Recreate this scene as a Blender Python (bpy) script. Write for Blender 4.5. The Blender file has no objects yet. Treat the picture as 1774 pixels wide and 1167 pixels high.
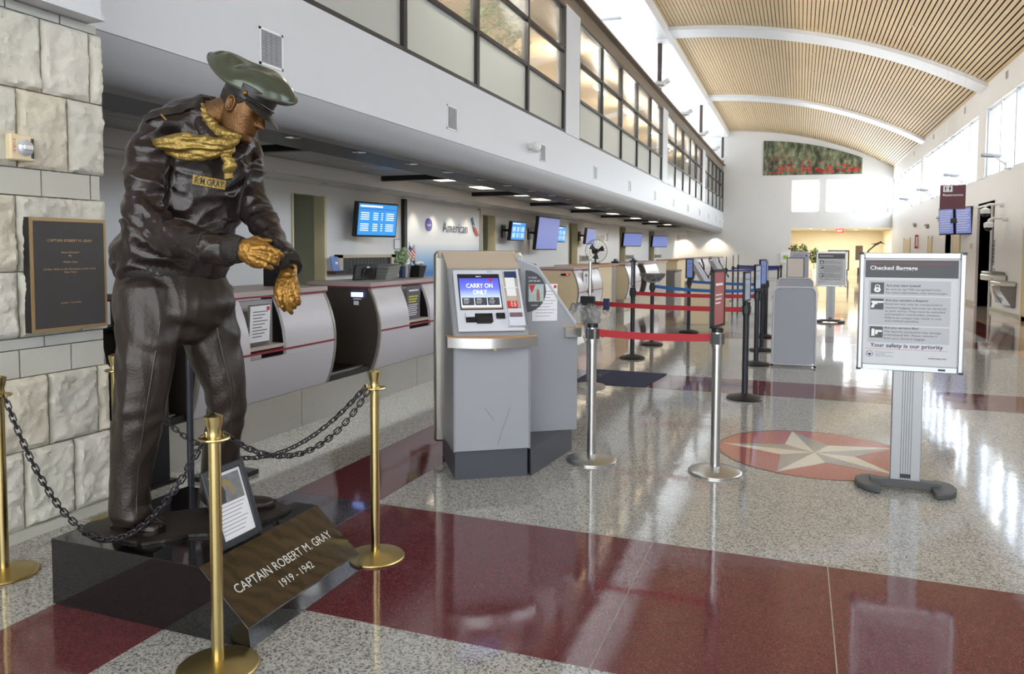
import bpy, bmesh, math, random
from mathutils import Vector, Matrix, noise
C = bpy.context.scene.collection
SC = bpy.context.scene
PI = math.pi
random.seed(7)
# ------------------------------------------------------------------ camera, sky, exposure
cam_d = bpy.data.cameras.new('camera')
cam_d.sensor_width = 36.0
cam_d.lens = 26.60
cam_d.shift_y = -0.04645
cam_d.clip_start = 0.05
cam = bpy.data.objects.new('camera', cam_d)
C.objects.link(cam)
YAW, PITCH, ROLL = 0.3621, -0.05244, 0.00406
_c, _s = math.cos(YAW), math.sin(YAW)
_F = Vector((-_s*math.cos(PITCH), _c*math.cos(PITCH), math.sin(PITCH)))
_R0 = Vector((_c, _s, 0)); _U0 = _R0.cross(_F)
_R = _R0*math.cos(ROLL) + _U0*math.sin(ROLL)
_U = -_R0*math.sin(ROLL) + _U0*math.cos(ROLL)
_m = Matrix((( _R.x, _U.x, -_F.x, 0), (_R.y, _U.y, -_F.y, 0), (_R.z, _U.z, -_F.z, 1.5), (0, 0, 0, 1)))
cam.matrix_world = _m
SC.camera = cam
cam_d.dof.use_dof = True
cam_d.dof.focus_distance = 4.0
cam_d.dof.aperture_fstop = 7.0
w = bpy.data.worlds.new('sky'); SC.world = w; w.use_nodes = True
w.node_tree.nodes['Background'].inputs[0].default_value = (0.93, 0.97, 1.0, 1)
w.node_tree.nodes['Background'].inputs[1].default_value = 2.2
SC.view_settings.view_transform = 'Standard'
SC.view_settings.look = 'None'
SC.view_settings.gamma = 1.0
SC.view_settings.use_curve_mapping = False
SC.view_settings.exposure = 1.22
SC.cycles.use_denoising = True
SC.cycles.max_bounces = 8
SC.cycles.diffuse_bounces = 5
SC.cycles.glossy_bounces = 4
SC.cycles.transmission_bounces = 6
SC.cycles.transparent_max_bounces = 12
SC.cycles.sample_clamp_indirect = 6.0
SC.cycles.caustics_reflective = False
SC.cycles.caustics_refractive = False

def area(name, loc, sx, sy, power, color, target):
    d = bpy.data.lights.new(name, 'AREA'); d.shape = 'RECTANGLE'; d.size = sx; d.size_y = sy
    d.energy = power; d.color = color
    o = bpy.data.objects.new(name, d); C.objects.link(o)
    o.location = loc
    dr = Vector(target) - Vector(loc)
    o.rotation_euler = dr.to_track_quat('-Z', 'Y').to_euler()
    return o
# daylight at the window bays of the right wall, the skylights and the end windows
DAY = (0.92, 0.97, 1.0)
for y in (7.9, 18.5, 29.3, 39.9):
    l = area('window_daylight', (5.15, y, 4.36), 10.5, 1.75, 280 if y < 25 else 400, DAY, (-2, y, 2.2)); l.rotation_euler = Vector((-1, 0, 0)).to_track_quat('-Z', 'Y').to_euler()
for y0, y1 in ((3.0, 11.0), (13.5, 21.6), (25.2, 33.4), (33.8, 43.5)):
    l = area('skylight_daylight', (-6.4, (y0+y1)/2, 8.3), 3.0, y1-y0, 330 if y0 < 20 else 520, DAY, (-6.4, (y0+y1)/2, 0))
    l.rotation_euler = (0, 0, 0)
l = area('end_window_daylight', (1.97, 45.6, 4.5), 4.8, 1.7, 160, DAY, (1.97, 0, 4.5))

# ------------------------------------------------------------------ mesh helpers
def sl(c):
    return tuple((v/255/12.92 if v/255 <= .04045 else ((v/255+.055)/1.055)**2.4) for v in c)
class MB:
    def __init__(s): s.b = bmesh.new()
    def poly(s, pts):
        vs = [s.b.verts.new(p) for p in pts]; s.b.faces.new(vs); return vs
    def hexa(s, p):  # 8 points bottom ring 0-3, top ring 4-7
        v = [s.b.verts.new(q) for q in p]
        for f in ((3,2,1,0),(4,5,6,7),(0,1,5,4),(1,2,6,5),(2,3,7,6),(3,0,4,7)):
            s.b.faces.new([v[i] for i in f])
        return v
    def box(s, x0, x1, y0, y1, z0, z1):
        s.hexa([(x0,y0,z0),(x1,y0,z0),(x1,y1,z0),(x0,y1,z0),(x0,y0,z1),(x1,y0,z1),(x1,y1,z1),(x0,y1,z1)]); return s
    def obox(s, c, h, M):   # centre, half sizes, 3x3 matrix
        c = Vector(c)
        P = [c + M @ Vector((a*h[0], b*h[1], d*h[2])) for d in (-1,1) for a,b in ((-1,-1),(1,-1),(1,1),(-1,1))]
        s.hexa(P); return s
    def bar(s, p, q, w, t=None, up=(0,0,1)):
        t = t or w; p = Vector(p); q = Vector(q); d = (q-p).normalized(); u = Vector(up)
        if abs(d.dot(u)) > .95: u = Vector((1,0,0))
        a = d.cross(u).normalized(); b = a.cross(d)
        M = Matrix((a, b, d)).transposed()
        return s.obox((p+q)/2, (w/2, t/2, (q-p).length/2), M)
    def ring_loft(s, rings, cap=True, closed=True):
        R = [[s.b.verts.new(p) for p in r] for r in rings]
        n = len(R[0])
        for i in range(len(R)-1):
            for j in range(n if closed else n-1):
                k = (j+1) % n
                s.b.faces.new((R[i][j], R[i][k], R[i+1][k], R[i+1][j]))
        if cap and closed:
            s.b.faces.new(list(reversed(R[0]))); s.b.faces.new(R[-1])
        return s
    def tube(s, pts, r, n=10, closed=False):
        pts = [Vector(p) for p in pts]; rr = r if isinstance(r, (list, tuple)) else [r]*len(pts)
        rings = []; a = None
        m = len(pts)
        for i, p in enumerate(pts):
            if closed: t = (pts[(i+1) % m]-pts[i-1]).normalized()
            else: t = (pts[min(i+1, m-1)]-pts[max(i-1, 0)]).normalized()
            if a is None:
                u = Vector((0,0,1)) if abs(t.z) < .9 else Vector((1,0,0))
                a = t.cross(u).normalized()
            else: a = (a - t*a.dot(t)).normalized()
            b = t.cross(a)
            rings.append([p + a*math.cos(2*PI*k/n)*rr[i] + b*math.sin(2*PI*k/n)*rr[i] for k in range(n)])
        if closed: rings.append(rings[0]); s.ring_loft(rings, cap=False); bmesh.ops.remove_doubles(s.b, verts=s.b.verts, dist=1e-6)
        else: s.ring_loft(rings)
        return s
    def cyl(s, p, q, r0, r1=None, n=20):
        return s.tube([p, q], [r0, r0 if r1 is None else r1], n)
    def lathe(s, prof, c=(0,0,0), n=32):
        rings = [[(c[0]+r*math.cos(2*PI*k/n), c[1]+r*math.sin(2*PI*k/n), c[2]+z) for k in range(n)] for r, z in prof]
        return s.ring_loft(rings)
    def prism(s, poly, f0, f1):  # poly 2D points, f0/f1 map 2D -> 3D for the two ends
        a = [s.b.verts.new(f0(p)) for p in poly]; b = [s.b.verts.new(f1(p)) for p in poly]
        n = len(poly)
        s.b.faces.new(list(reversed(a))); s.b.faces.new(b)
        for i in range(n): s.b.faces.new((a[i], a[(i+1)%n], b[(i+1)%n], b[i]))
        return s
    def yprism(s, poly, y0, y1): return s.prism(poly, lambda p: (p[0], y0, p[1]), lambda p: (p[0], y1, p[1]))
    def xprism(s, poly, x0, x1): return s.prism(poly, lambda p: (x0, p[0], p[1]), lambda p: (x1, p[0], p[1]))
    def zprism(s, poly, z0, z1): return s.prism(poly, lambda p: (p[0], p[1], z0), lambda p: (p[0], p[1], z1))
    def ball(s, c, r, n=12, sc=(1,1,1)):
        M = Matrix.Translation(c) @ Matrix.Diagonal((r*sc[0], r*sc[1], r*sc[2], 1))
        bmesh.ops.create_uvsphere(s.b, u_segments=n, v_segments=max(6, n*2//3), radius=1, matrix=M); return s
    def build(s, name, m, parent=None, world=False, ang=35, bevel=0):
        bmesh.ops.recalc_face_normals(s.b, faces=s.b.faces)
        if world and parent is not None: s.b.transform(frame(parent).inverted())
        me = bpy.data.meshes.new(name); s.b.to_mesh(me); s.b.free()
        if ang:
            for p in me.polygons: p.use_smooth = True
            me.set_sharp_from_angle(angle=math.radians(ang))
        if m is not None: me.materials.append(m)
        o = bpy.data.objects.new(name, me); C.objects.link(o)
        if parent is not None: o.parent = parent
        if bevel:
            md = o.modifiers.new('bevel', 'BEVEL'); md.width = bevel; md.segments = 2; md.limit_method = 'ANGLE'; md.angle_limit = math.radians(40)
        return o
FR = {}
def frame(o):
    M = Matrix.Identity(4)
    while o is not None:
        M = (Matrix.Translation(o.location) @ o.rotation_euler.to_matrix().to_4x4()) @ M
        o = o.parent
    return M
def tag(o, label=None, cat=None, group=None, kind=None):
    if label: o['label'] = label
    if cat: o['category'] = cat
    if group: o['group'] = group
    if kind: o['kind'] = kind
    return o
def thing(name, label, cat, loc=(0,0,0), rz=0, group=None, kind=None):
    o = bpy.data.objects.new(name, None); C.objects.link(o)
    o.empty_display_size = .1
    o.location = loc; o.rotation_euler = (0,0,rz)
    return tag(o, label, cat, group, kind)
KIDS = {}
def dup(root, loc, rz=0, label=None, group=None):
    def cp(o, par):
        c = o.copy(); C.objects.link(c); c.parent = par
        for k in [x for x in SC.objects if x.parent == o]: cp(k, c)
        return c
    c = cp(root, None)
    c.location = loc; c.rotation_euler = (0,0,rz)
    if label: c['label'] = label
    if group: c['group'] = group
    return c
def struct(name, mb, m, parent=None, **k):
    o = mb.build(name, m, parent, **k)
    if parent is None: o['kind'] = 'structure'
    return o
# flat panel frame: origin, right, up
class Pl:
    def __init__(s, o, r, u):
        s.o = Vector(o); s.r = Vector(r).normalized(); s.u = Vector(u).normalized(); s.n = s.r.cross(s.u); s.ox = 0.0; s.kx = 1.0
    def p(s, x, y, d=0): return s.o + s.r*(s.ox+s.kx*x) + s.u*y + s.n*d
    def rect(s, mb, x0, x1, y0, y1, d0, d1):
        mb.hexa([s.p(x0,y0,d0), s.p(x1,y0,d0), s.p(x1,y1,d0), s.p(x0,y1,d0), s.p(x0,y0,d1), s.p(x1,y0,d1), s.p(x1,y1,d1), s.p(x0,y1,d1)]); return mb
    def poly(s, mb, pts, d0, d1):
        return mb.prism(pts, lambda q: s.p(q[0], q[1], d0), lambda q: s.p(q[0], q[1], d1))
_tc = {}
def text_mesh(body, bold=False):
    cu = bpy.data.curves.new('t', 'FONT'); cu.body = body; cu.size = 1.0; cu.resolution_u = 3
    if bold: cu.offset = 0.018
    o = bpy.data.objects.new('t', cu); C.objects.link(o)
    dg = bpy.context.evaluated_depsgraph_get(); dg.update()
    me = bpy.data.meshes.new_from_object(o.evaluated_get(dg))
    bpy.data.objects.remove(o); bpy.data.curves.remove(cu)
    return me
def text(pl, items, name, m, parent, world=True, d=0.001, serif=False):
    """items: (string, x, y, height, align, width or None[, bold]); one mesh for all the lettering of a colour"""
    b = bmesh.new()
    for it in items:
        s_, x, y, h, al = it[:5]; wd = it[5] if len(it) > 5 else None; bold = it[6] if len(it) > 6 else False
        key = (s_, bold)
        if key not in _tc: _tc[key] = text_mesh(s_, bold)
        me = _tc[key]
        if not me.vertices: continue
        xs = [v.co.x for v in me.vertices]; x0, x1 = min(xs), max(xs)
        k = h/.70; kx = k if wd is None else wd/(x1-x0)
        W = (x1-x0)*kx
        ox = x - (0 if al == 'l' else W/2 if al == 'c' else W)
        n0 = len(b.verts)
        b.from_mesh(me); b.verts.ensure_lookup_table()
        for v in b.verts[n0:]:
            c = v.co.copy(); v.co = pl.p(ox + (c.x-x0)*kx, y + c.y*k, d)
    if world and parent is not None: b.transform(frame(parent).inverted())
    me = bpy.data.meshes.new(name); b.to_mesh(me); b.free(); me.materials.append(m)
    o = bpy.data.objects.new(name, me); C.objects.link(o); o.parent = parent
    return o

# ------------------------------------------------------------------ materials
M = {}
def mat(name, col=(200,200,200), rough=.5, metal=0, spec=.5, coat=0, emit=None, es=1, alpha=None, trans=0, var=0, vscale=20, bump=0, bscale=60, aniso=0):
    if name in M: return M[name]
    m = bpy.data.materials.new(name); m.use_nodes = True; nt = m.node_tree; b = nt.nodes['Principled BSDF']
    c = sl(col)
    b.inputs['Base Color'].default_value = (*c, 1); b.inputs['Roughness'].default_value = rough
    b.inputs['Metallic'].default_value = metal; b.inputs['Specular IOR Level'].default_value = spec
    b.inputs['Coat Weight'].default_value = coat
    if emit: b.inputs['Emission Color'].default_value = (*sl(emit), 1); b.inputs['Emission Strength'].default_value = es
    if trans: b.inputs['Transmission Weight'].default_value = trans
    tc = None
    if var or bump: tc = nt.nodes.new('ShaderNodeTexCoord')
    if var:
        n = nt.nodes.new('ShaderNodeTexNoise'); n.inputs['Scale'].default_value = vscale; n.inputs['Detail'].default_value = 5
        nt.links.new(tc.outputs['Object'], n.inputs['Vector'])
        mx = nt.nodes.new('ShaderNodeMix'); mx.data_type = 'RGBA'
        mx.inputs[6].default_value = (*[v*(1-var) for v in c], 1); mx.inputs[7].default_value = (*[min(1, v*(1+var)) for v in c], 1)
        nt.links.new(n.outputs[0], mx.inputs[0]); nt.links.new(mx.outputs[2], b.inputs['Base Color'])
    if bump:
        n = nt.nodes.new('ShaderNodeTexNoise'); n.inputs['Scale'].default_value = bscale; n.inputs['Detail'].default_value = 4
        nt.links.new(tc.outputs['Object'], n.inputs['Vector'])
        bp = nt.nodes.new('ShaderNodeBump'); bp.inputs['Strength'].default_value = bump; bp.inputs['Distance'].default_value = .01
        nt.links.new(n.outputs[0], bp.inputs['Height']); nt.links.new(bp.outputs[0], b.inputs['Normal'])
    M[name] = m
    return m
def ramp(nt, stops, interp='LINEAR'):
    r = nt.nodes.new('ShaderNodeValToRGB'); r.color_ramp.interpolation = interp
    e = r.color_ramp.elements
    while len(e) > 1: e.remove(e[-1])
    e[0].position = stops[0][0]; e[0].color = (*sl(stops[0][1]), 1)
    for p, c in stops[1:]:
        q = e.new(p); q.color = (*sl(c), 1)
    return r
def terrazzo(name, stops, scale=170, fine=420, rough=.07):
    m = bpy.data.materials.new(name); m.use_nodes = True; nt = m.node_tree; b = nt.nodes['Principled BSDF']
    g = nt.nodes.new('ShaderNodeNewGeometry')
    cols = []
    for sc_ in (scale, fine):
        v = nt.nodes.new('ShaderNodeTexVoronoi'); v.inputs['Scale'].default_value = sc_
        nt.links.new(g.outputs['Position'], v.inputs['Vector'])
        sp = nt.nodes.new('ShaderNodeSeparateColor'); nt.links.new(v.outputs['Color'], sp.inputs[0])
        r = ramp(nt, stops, 'CONSTANT'); nt.links.new(sp.outputs[0], r.inputs[0]); cols.append(r)
    mx = nt.nodes.new('ShaderNodeMix'); mx.data_type = 'RGBA'; mx.inputs[0].default_value = .4
    nt.links.new(cols[0].outputs[0], mx.inputs[6]); nt.links.new(cols[1].outputs[0], mx.inputs[7])
    nt.links.new(mx.outputs[2], b.inputs['Base Color'])
    n2 = nt.nodes.new('ShaderNodeTexNoise'); n2.inputs['Scale'].default_value = 3.5; n2.inputs['Detail'].default_value = 2
    nt.links.new(g.outputs['Position'], n2.inputs['Vector'])
    bp = nt.nodes.new('ShaderNodeBump'); bp.inputs['Strength'].default_value = .12; bp.inputs['Distance'].default_value = .01
    nt.links.new(n2.outputs[0], bp.inputs['Height']); nt.links.new(bp.outputs[0], b.inputs['Normal'])
    b.inputs['Roughness'].default_value = rough
    b.inputs['IOR'].default_value = 1.6
    M[name] = m
    return m
terrazzo('terrazzo_grey', [(0,(182,179,172)),(.44,(160,158,154)),(.62,(128,127,126)),(.76,(86,87,94)),(.86,(34,36,50)),(.95,(208,205,198))], 125, 300)
terrazzo('terrazzo_red', [(0,(94,44,50)),(.35,(108,54,58)),(.6,(82,36,42)),(.85,(126,78,78)),(.95,(66,28,36))], 230, 500)
terrazzo('terrazzo_navy', [(0,(58,60,72)),(.4,(44,46,60)),(.7,(78,80,92)),(.9,(112,114,122)),(.96,(34,36,48))], 200, 450)
terrazzo('terrazzo_tan', [(0,(190,150,124)),(.4,(176,136,112)),(.7,(202,164,138)),(.92,(150,116,98))], 200, 450)
terrazzo('terrazzo_cream', [(0,(214,206,190)),(.5,(200,192,176)),(.8,(224,218,204)),(.95,(160,152,140))], 200, 450)
terrazzo('terrazzo_dust', [(0,(160,154,146)),(.5,(140,134,128)),(.8,(176,170,160)),(.93,(90,88,88))], 200, 450)
terrazzo('terrazzo_rose', [(0,(166,96,92)),(.5,(150,82,80)),(.8,(178,110,104)),(.95,(190,140,130))], 200, 450)
mat('wall_white', (226,226,226), .55, var=.02, vscale=3)
mat('wall_warm', (232,224,204), .6, var=.02, vscale=3)
mat('fascia_grey', (150,152,156), .45, var=.03)
mat('strip_dark', (66,65,68), .5)
mat('black', (22,22,24), .45)
mat('black_gloss', (16,16,18), .15)
mat('bronze_frame', (52,50,50), .4, metal=.3)
mat('bronze_brown', (120,104,88), .5)
mat('tile', (180,179,175), .8, bump=.2, bscale=200)
mat('trim_white', (228,230,232), .4)
mat('wood_slat', (212,186,146), .55, var=.10, vscale=6)
mat('slat_gap', (30,22,16), .8)
mat('wood_tan', (196,150,98), .5, var=.1)
mat('steel', (190,190,188), .28, metal=1, var=.05, vscale=40)
mat('steel_brushed', (186,184,176), .36, metal=1, var=.06, vscale=30)
mat('chrome', (215,215,215), .12, metal=1)
mat('brass', (198,180,126), .22, metal=1, var=.08, vscale=12)
mat('brass_base', (182,162,108), .32, metal=1, var=.1, vscale=8)
mat('plastic_black', (26,27,30), .4)
mat('paper', (232,232,236), .6)
mat('ink', (40,42,48), .6)
mat('ink_grey', (110,112,118), .6)
mat('ink_navy', (36,52,92), .6)
mat('ink_white', (240,240,240), .6)
mat('ink_red', (196,52,50), .6)
mat('ink_gold', (160,132,92), .4, metal=.4)
def window_glass(name, tr, col, rough, refl=1.0):
    m = bpy.data.materials.new(name); m.use_nodes = True; nt = m.node_tree; nt.nodes.clear()
    out = nt.nodes.new('ShaderNodeOutputMaterial')
    t = nt.nodes.new('ShaderNodeBsdfTransparent'); t.inputs[0].default_value = (1,1,1,1)
    d = nt.nodes.new('ShaderNodeBsdfTranslucent'); d.inputs[0].default_value = (*sl(col), 1)
    df = nt.nodes.new('ShaderNodeBsdfDiffuse'); df.inputs[0].default_value = (*sl(col), 1)
    g = nt.nodes.new('ShaderNodeBsdfGlossy'); g.inputs['Roughness'].default_value = rough
    a = nt.nodes.new('ShaderNodeMixShader'); a.inputs[0].default_value = .5
    nt.links.new(d.outputs[0], a.inputs[1]); nt.links.new(df.outputs[0], a.inputs[2])
    b_ = nt.nodes.new('ShaderNodeMixShader'); b_.inputs[0].default_value = 1-tr
    nt.links.new(t.outputs[0], b_.inputs[1]); nt.links.new(a.outputs[0], b_.inputs[2])
    fr = nt.nodes.new('ShaderNodeFresnel'); fr.inputs[0].default_value = 1.5
    c_ = nt.nodes.new('ShaderNodeMixShader')
    fm = nt.nodes.new('ShaderNodeMath'); fm.operation = 'MULTIPLY'; fm.inputs[1].default_value = refl; nt.links.new(fr.outputs[0], fm.inputs[0])
    nt.links.new(fm.outputs[0], c_.inputs[0]); nt.links.new(b_.outputs[0], c_.inputs[1]); nt.links.new(g.outputs[0], c_.inputs[2])
    nt.links.new(c_.outputs[0], out.inputs[0])
    M[name] = m
window_glass('glass_mezz', .93, (230,240,240), .02, .8)
window_glass('glass_clear', .93, (230,240,240), .02, .08)
window_glass('glass_blind', .32, (225,232,240), .4, .1)
window_glass('glass_frost', .12, (228,234,232), .25)
window_glass('skylight_glass', .9, (240,244,250), .3)
window_glass('plastic_clear', .74, (238,240,244), .12)
# ================================================================== STRUCTURE
XF, XR, YE = -4.12, 4.58, 44.9
Y0 = -4.0
# ---- floor: grey terrazzo base, coloured panels set flush in it
floor = struct('floor', MB().box(-9.2, 9.0, Y0-6, 56, -.12, 0), M['terrazzo_grey'])
def inlay(name, x0, x1, y0, y1, m, h=.0012):
    g = .002
    return MB().box(x0+g, x1-g, y0+g, y1-g, -.004, h).build(name, M[m], floor, ang=0)
SX0, SX1, RX0, RX1 = -2.90, -2.31, 3.02, 3.62
bands = [(-5.1,-4.2), (2.57,3.83), (8.2,9.13), (13.42,14.32), (18.65,19.55), (23.9,24.8), (29.1,30.0), (34.3,35.2), (39.5,40.4)]
for i, (a, b_) in enumerate(bands):
    if i == 1: cuts = [SX1, -.67, .16, RX0]
    else: cuts = [SX1, -.67, .99, RX0]
    for c0, c1 in zip(cuts, cuts[1:]): inlay('terrazzo_panel', c0, c1, a, b_, 'terrazzo_red')
    for x0, x1 in ((SX0, SX1), (RX0, RX1)):
        inlay('terrazzo_panel', x0, x1, a, b_, 'terrazzo_navy')
        if i+1 < len(bands):
            inlay('terrazzo_panel', x0, x1, b_, bands[i+1][0], 'terrazzo_tan' if i in (2,4,6) else 'terrazzo_red')
    if i >= 3: inlay('terrazzo_panel', RX1, XR, a, b_, 'terrazzo_tan')
for x0, x1, a, b_ in ((SX1, -.67, 3.832, 3.836), (-.67, .99, 3.832, 3.836)):
    MB().box(x0, x1, a, b_, -.004, .0014).build('divider_strip', mat('zinc', (170,160,150), .4, metal=.6), floor, ang=0)
for x in (-.67, .16):
    MB().box(x-.0025, x+.0025, 2.572, 3.828, -.004, .0014).build('divider_strip', M['zinc'], floor, ang=0)
# star medallion
mc = Vector((.14, 6.0)); R1 = .68
md = thing('star_medallion', 'five-pointed star medallion inlaid in the grey terrazzo floor', 'floor medallion', (mc.x, mc.y, 0), kind='structure')
def circ(r, n=64, a0=0, a1=2*PI): return [(r*math.cos(a0+(a1-a0)*k/n), r*math.sin(a0+(a1-a0)*k/n)) for k in range(n)]
MB().zprism(circ(R1+.018), -.004, .0016).build('border_ring', mat('ring_dark', (80,72,66), .15), md)
MB().zprism(circ(R1), -.004, .0022).build('rose_disc', M['terrazzo_rose'], md)
rot = math.radians(32)
for k in range(5):
    a = rot + k*2*PI/5
    tip = (.665*math.cos(a), .665*math.sin(a))
    for sgn, mm in ((1, 'terrazzo_cream'), (-1, 'terrazzo_dust')):
        ai = a + sgn*PI/5; inn = (.275*math.cos(ai), .275*math.sin(ai))
        poly = [(0,0), tip, inn] if sgn > 0 else [(0,0), inn, tip]
        MB().zprism(poly, .001, .003).build('star_point', M[mm], md, ang=0)

# ---- right wall
wr = MB()
T = .4
for a, b_ in ((Y0, 22.3), (24.0, 28.05), (28.85, YE)): wr.box(XR, XR+T, a, b_, 0, 2.70)
wr.box(XR, XR+T, Y0, YE, 2.70, 3.46)
wr.box(XR, XR+T, Y0, YE, 5.27, 6.15)
cols = [(2.2, 3.1), (12.8, 13.7), (23.4, 24.35), (34.2, 35.0)]
for a, b_ in cols: wr.box(XR-.02, XR+T, a, b_, 3.46, 5.27)
wall_right = struct('wall_right', wr, M['wall_white'])
bays = [(Y0, 2.2), (3.1, 12.8), (13.7, 23.4), (24.35, 34.2), (35.0, YE)]
n_w = 0
def window(loc, parts_fn):
    global n_w; n_w += 1
    t = thing('window_%d' % n_w, None, None, loc, kind='structure'); parts_fn(t); return t
for bi, (a, b_) in enumerate(bays):
    def f(t, a=a, b_=b_, bi=bi):
        n = round((b_-a)/1.4); st = (b_-a)/n
        for k in range(n+1):
            y = a+k*st; MB().box(XR+.03, XR+.2, y-.05, y+.05, 3.47, 5.26).build('mullion', M['mullion_grey'] if 'mullion_grey' in M else mat('mullion_grey', (178,182,190), .5), t, world=True, ang=0)
        MB().box(XR+.06, XR+.24, a, b_, 3.46, 3.51).build('sill', M['trim_white'], t, world=True, ang=0)
        MB().box(XR+.08, XR+.22, a, b_, 5.20, 5.27).build('head', M['trim_white'], t, world=True, ang=0)
        for k in range(n):
            clear = (k == n-2) if bi != 3 else k in (n-2, 1) if False else (k == 1 or k == n-1)
            MB().box(XR+.14, XR+.155, a+k*st+.03, a+(k+1)*st-.03, 3.5, 5.21).build('pane', M['glass_clear' if clear else 'glass_blind'], t, world=True, ang=0)
    window((XR, (a+b_)/2, 3.46), f)
struct('baseboard_right', MB().box(XR-.03, XR, 18, 22.3, 0, .1).box(XR-.03, XR, 24.0, 28.05, 0, .1).box(XR-.03, XR, 28.85, YE, 0, .1), M['steel_brushed'])
# alcoves behind the right wall
al = MB()
for a, b_ in ((22.3, 24.0), (28.05, 28.85)):
    al.box(XR+1.6, XR+1.7, a-.1, b_+.1, 0, 2.8); al.box(XR, XR+1.7, a-.1, a, 0, 2.8); al.box(XR, XR+1.7, b_, b_+.1, 0, 2.8); al.box(XR, XR+1.7, a-.1, b_+.1, 2.7, 2.8)
struct('wall_alcove', al, mat('alcove_brown', (52,44,42), .6))
struct('trim_1', MB().box(XR-.045, XR+.02, 22.3, 22.36, 0, 2.73).box(XR-.045, XR+.02, 23.94, 24.0, 0, 2.73).box(XR-.045, XR+.02, 22.3, 24, 2.68, 2.73), M['wall_white'])
# ---- vault
ARC = [(-4.02,8.23),(-3.95,8.21),(-2.71,8.05),(-1.33,7.85),(-.83,7.72),(.32,7.53),(1.79,7.14),(2.65,6.86),(3.79,6.44),(4.6,6.09)]
# smooth circle-ish arc through the measured points
def arcz(x): return 8.235 - .0188*(x+4.6)**2 - .00093*(x+4.6)**3 + .02
def arcn(x):
    d = (arcz(x+.01)-arcz(x-.01))/.02; n = Vector((-d, 0, 1)).normalized(); return n, Vector((1,0,d)).normalized()
vb = MB()
xs = [-3.92 + i*(XR+.05+3.92)/24 for i in range(25)]
for y0, y1 in ((Y0, YE),):
    vb.ring_loft([[(x, y0, arcz(x)+.10), (x, y1, arcz(x)+.10), (x, y1, arcz(x)+.3), (x, y0, arcz(x)+.3)] for x in xs])
ceiling = struct('ceiling', vb, M['slat_gap'])
ns = 84; tot = XR+3.90
slat_me = None
for i in range(ns):
    x = -3.88 + (i+.5)*tot/ns; n, t = arcn(x)
    o = MB().obox((0,0,0), (.0405, (YE-Y0)/2, .011), Matrix.Identity(3)).build('slat', M['wood_slat'], None, ang=0) if slat_me is None else None
    if o is None: o = bpy.data.objects.new('slat', slat_me); C.objects.link(o)
    slat_me = o.data
    o.parent = ceiling; o.location = (x, (Y0+YE)/2, arcz(x)+.02); o.rotation_euler = (0, -math.atan2(t.z, t.x), 0)
# arched white ribs
n_t = 1
for a, b_ in ((2.2,3.1), (12.85,13.75), (23.45,24.4), (34.15,35.05)):
    n_t += 1
    r = MB(); xr = [-3.95 + i*(XR+3.97)/30 for i in range(31)]
    r.ring_loft([[(x, a, arcz(x)-.10), (x, b_, arcz(x)-.10), (x, b_, arcz(x)+.12), (x, a, arcz(x)+.12)] for x in xr])
    struct('trim_%d' % n_t, r, M['trim_white'])
# longitudinal white beam and the skylight strip to its left
n_t += 1
struct('trim_%d' % n_t, MB().box(-4.75, -3.86, Y0, YE, 7.92, 8.38), M['trim_white'])
for k, (a, b_) in enumerate(((11.0, 13.4), (21.7, 25.2), (33.4, 33.75), (43.6, YE))):
    n_t += 1
    struct('trim_%d' % n_t, MB().box(-8.0, -4.7, a, b_, 7.95, 8.3), M['trim_white'])
for a, b_ in ((Y0, 11.0), (13.4, 21.7), (25.2, 33.4), (33.75, 43.6)):
    def f(t, a=a, b_=b_):
        MB().box(-8.0, -4.75, a, b_, 8.10, 8.12).build('pane', M['skylight_glass'], t, world=True, ang=0)
    window((-6.4, (a+b_)/2, 8.1), f)
# mezzanine roof (bronze edge), back wall above it
n_t += 1
struct('trim_%d' % n_t, MB().box(-4.34, -4.16, Y0, YE, 5.98, 6.33).box(-4.34, -4.02, Y0, YE, 6.31, 6.35), M['bronze_brown'])
struct('ceiling_mezzanine', MB().box(-8.0, -4.34, Y0, YE, 6.02, 6.10), M['wood_slat'])
struct('trim_44', MB().box(-8.0, -4.34, Y0, YE, 6.12, 6.30), M['wall_white'])
struct('wall_mezzanine', MB().box(-8.1, -8.0, Y0, YE, 2.7, 8.4), M['wall_white'])
struct('floor_mezzanine', MB().box(-8.0, -4.2, Y0, YE, 3.0, 3.5), mat('carpet', (120,110,100), .9))
# fascia with slight droop towards the far end
def zb(y): return 2.862 if y < 24 else 2.862 - .11*((y-24)/21)**1.3
def zg(y): return 2.555 if y < 20 else 2.555-.07*((y-20)/25)
ys = [Y0, 3.14, 8, 14, 20, 25, 30, 35, 40, YE]
fb = MB(); fb.ring_loft([[(XF-.2, y, zb(y)), (XF, y, zb(y)), (XF, y, 3.69), (XF-.2, y, 3.69)] for y in ys])
for a, b_ in ((Y0, 3.45), (13.62, 14.55), (24.25, 25.2), (34.8, 35.75)): fb.box(XF-.18, XF+.02, a, b_, 3.67, 6.02)
struct('wall_left', fb, mat('fascia_white', (205,208,213), .45, var=.015, vscale=2))
gb = MB(); gb.ring_loft([[(XF-.3, y, zg(y)-.0), (XF-.10, y, zg(y)), (XF-.02, y, zg(y)+.10), (XF-.004, y, zb(y)-.003), (XF-.3, y, zb(y)-.003)] for y in ys])
struct('trim_40', gb, M['fascia_grey'], ang=60)
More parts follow.
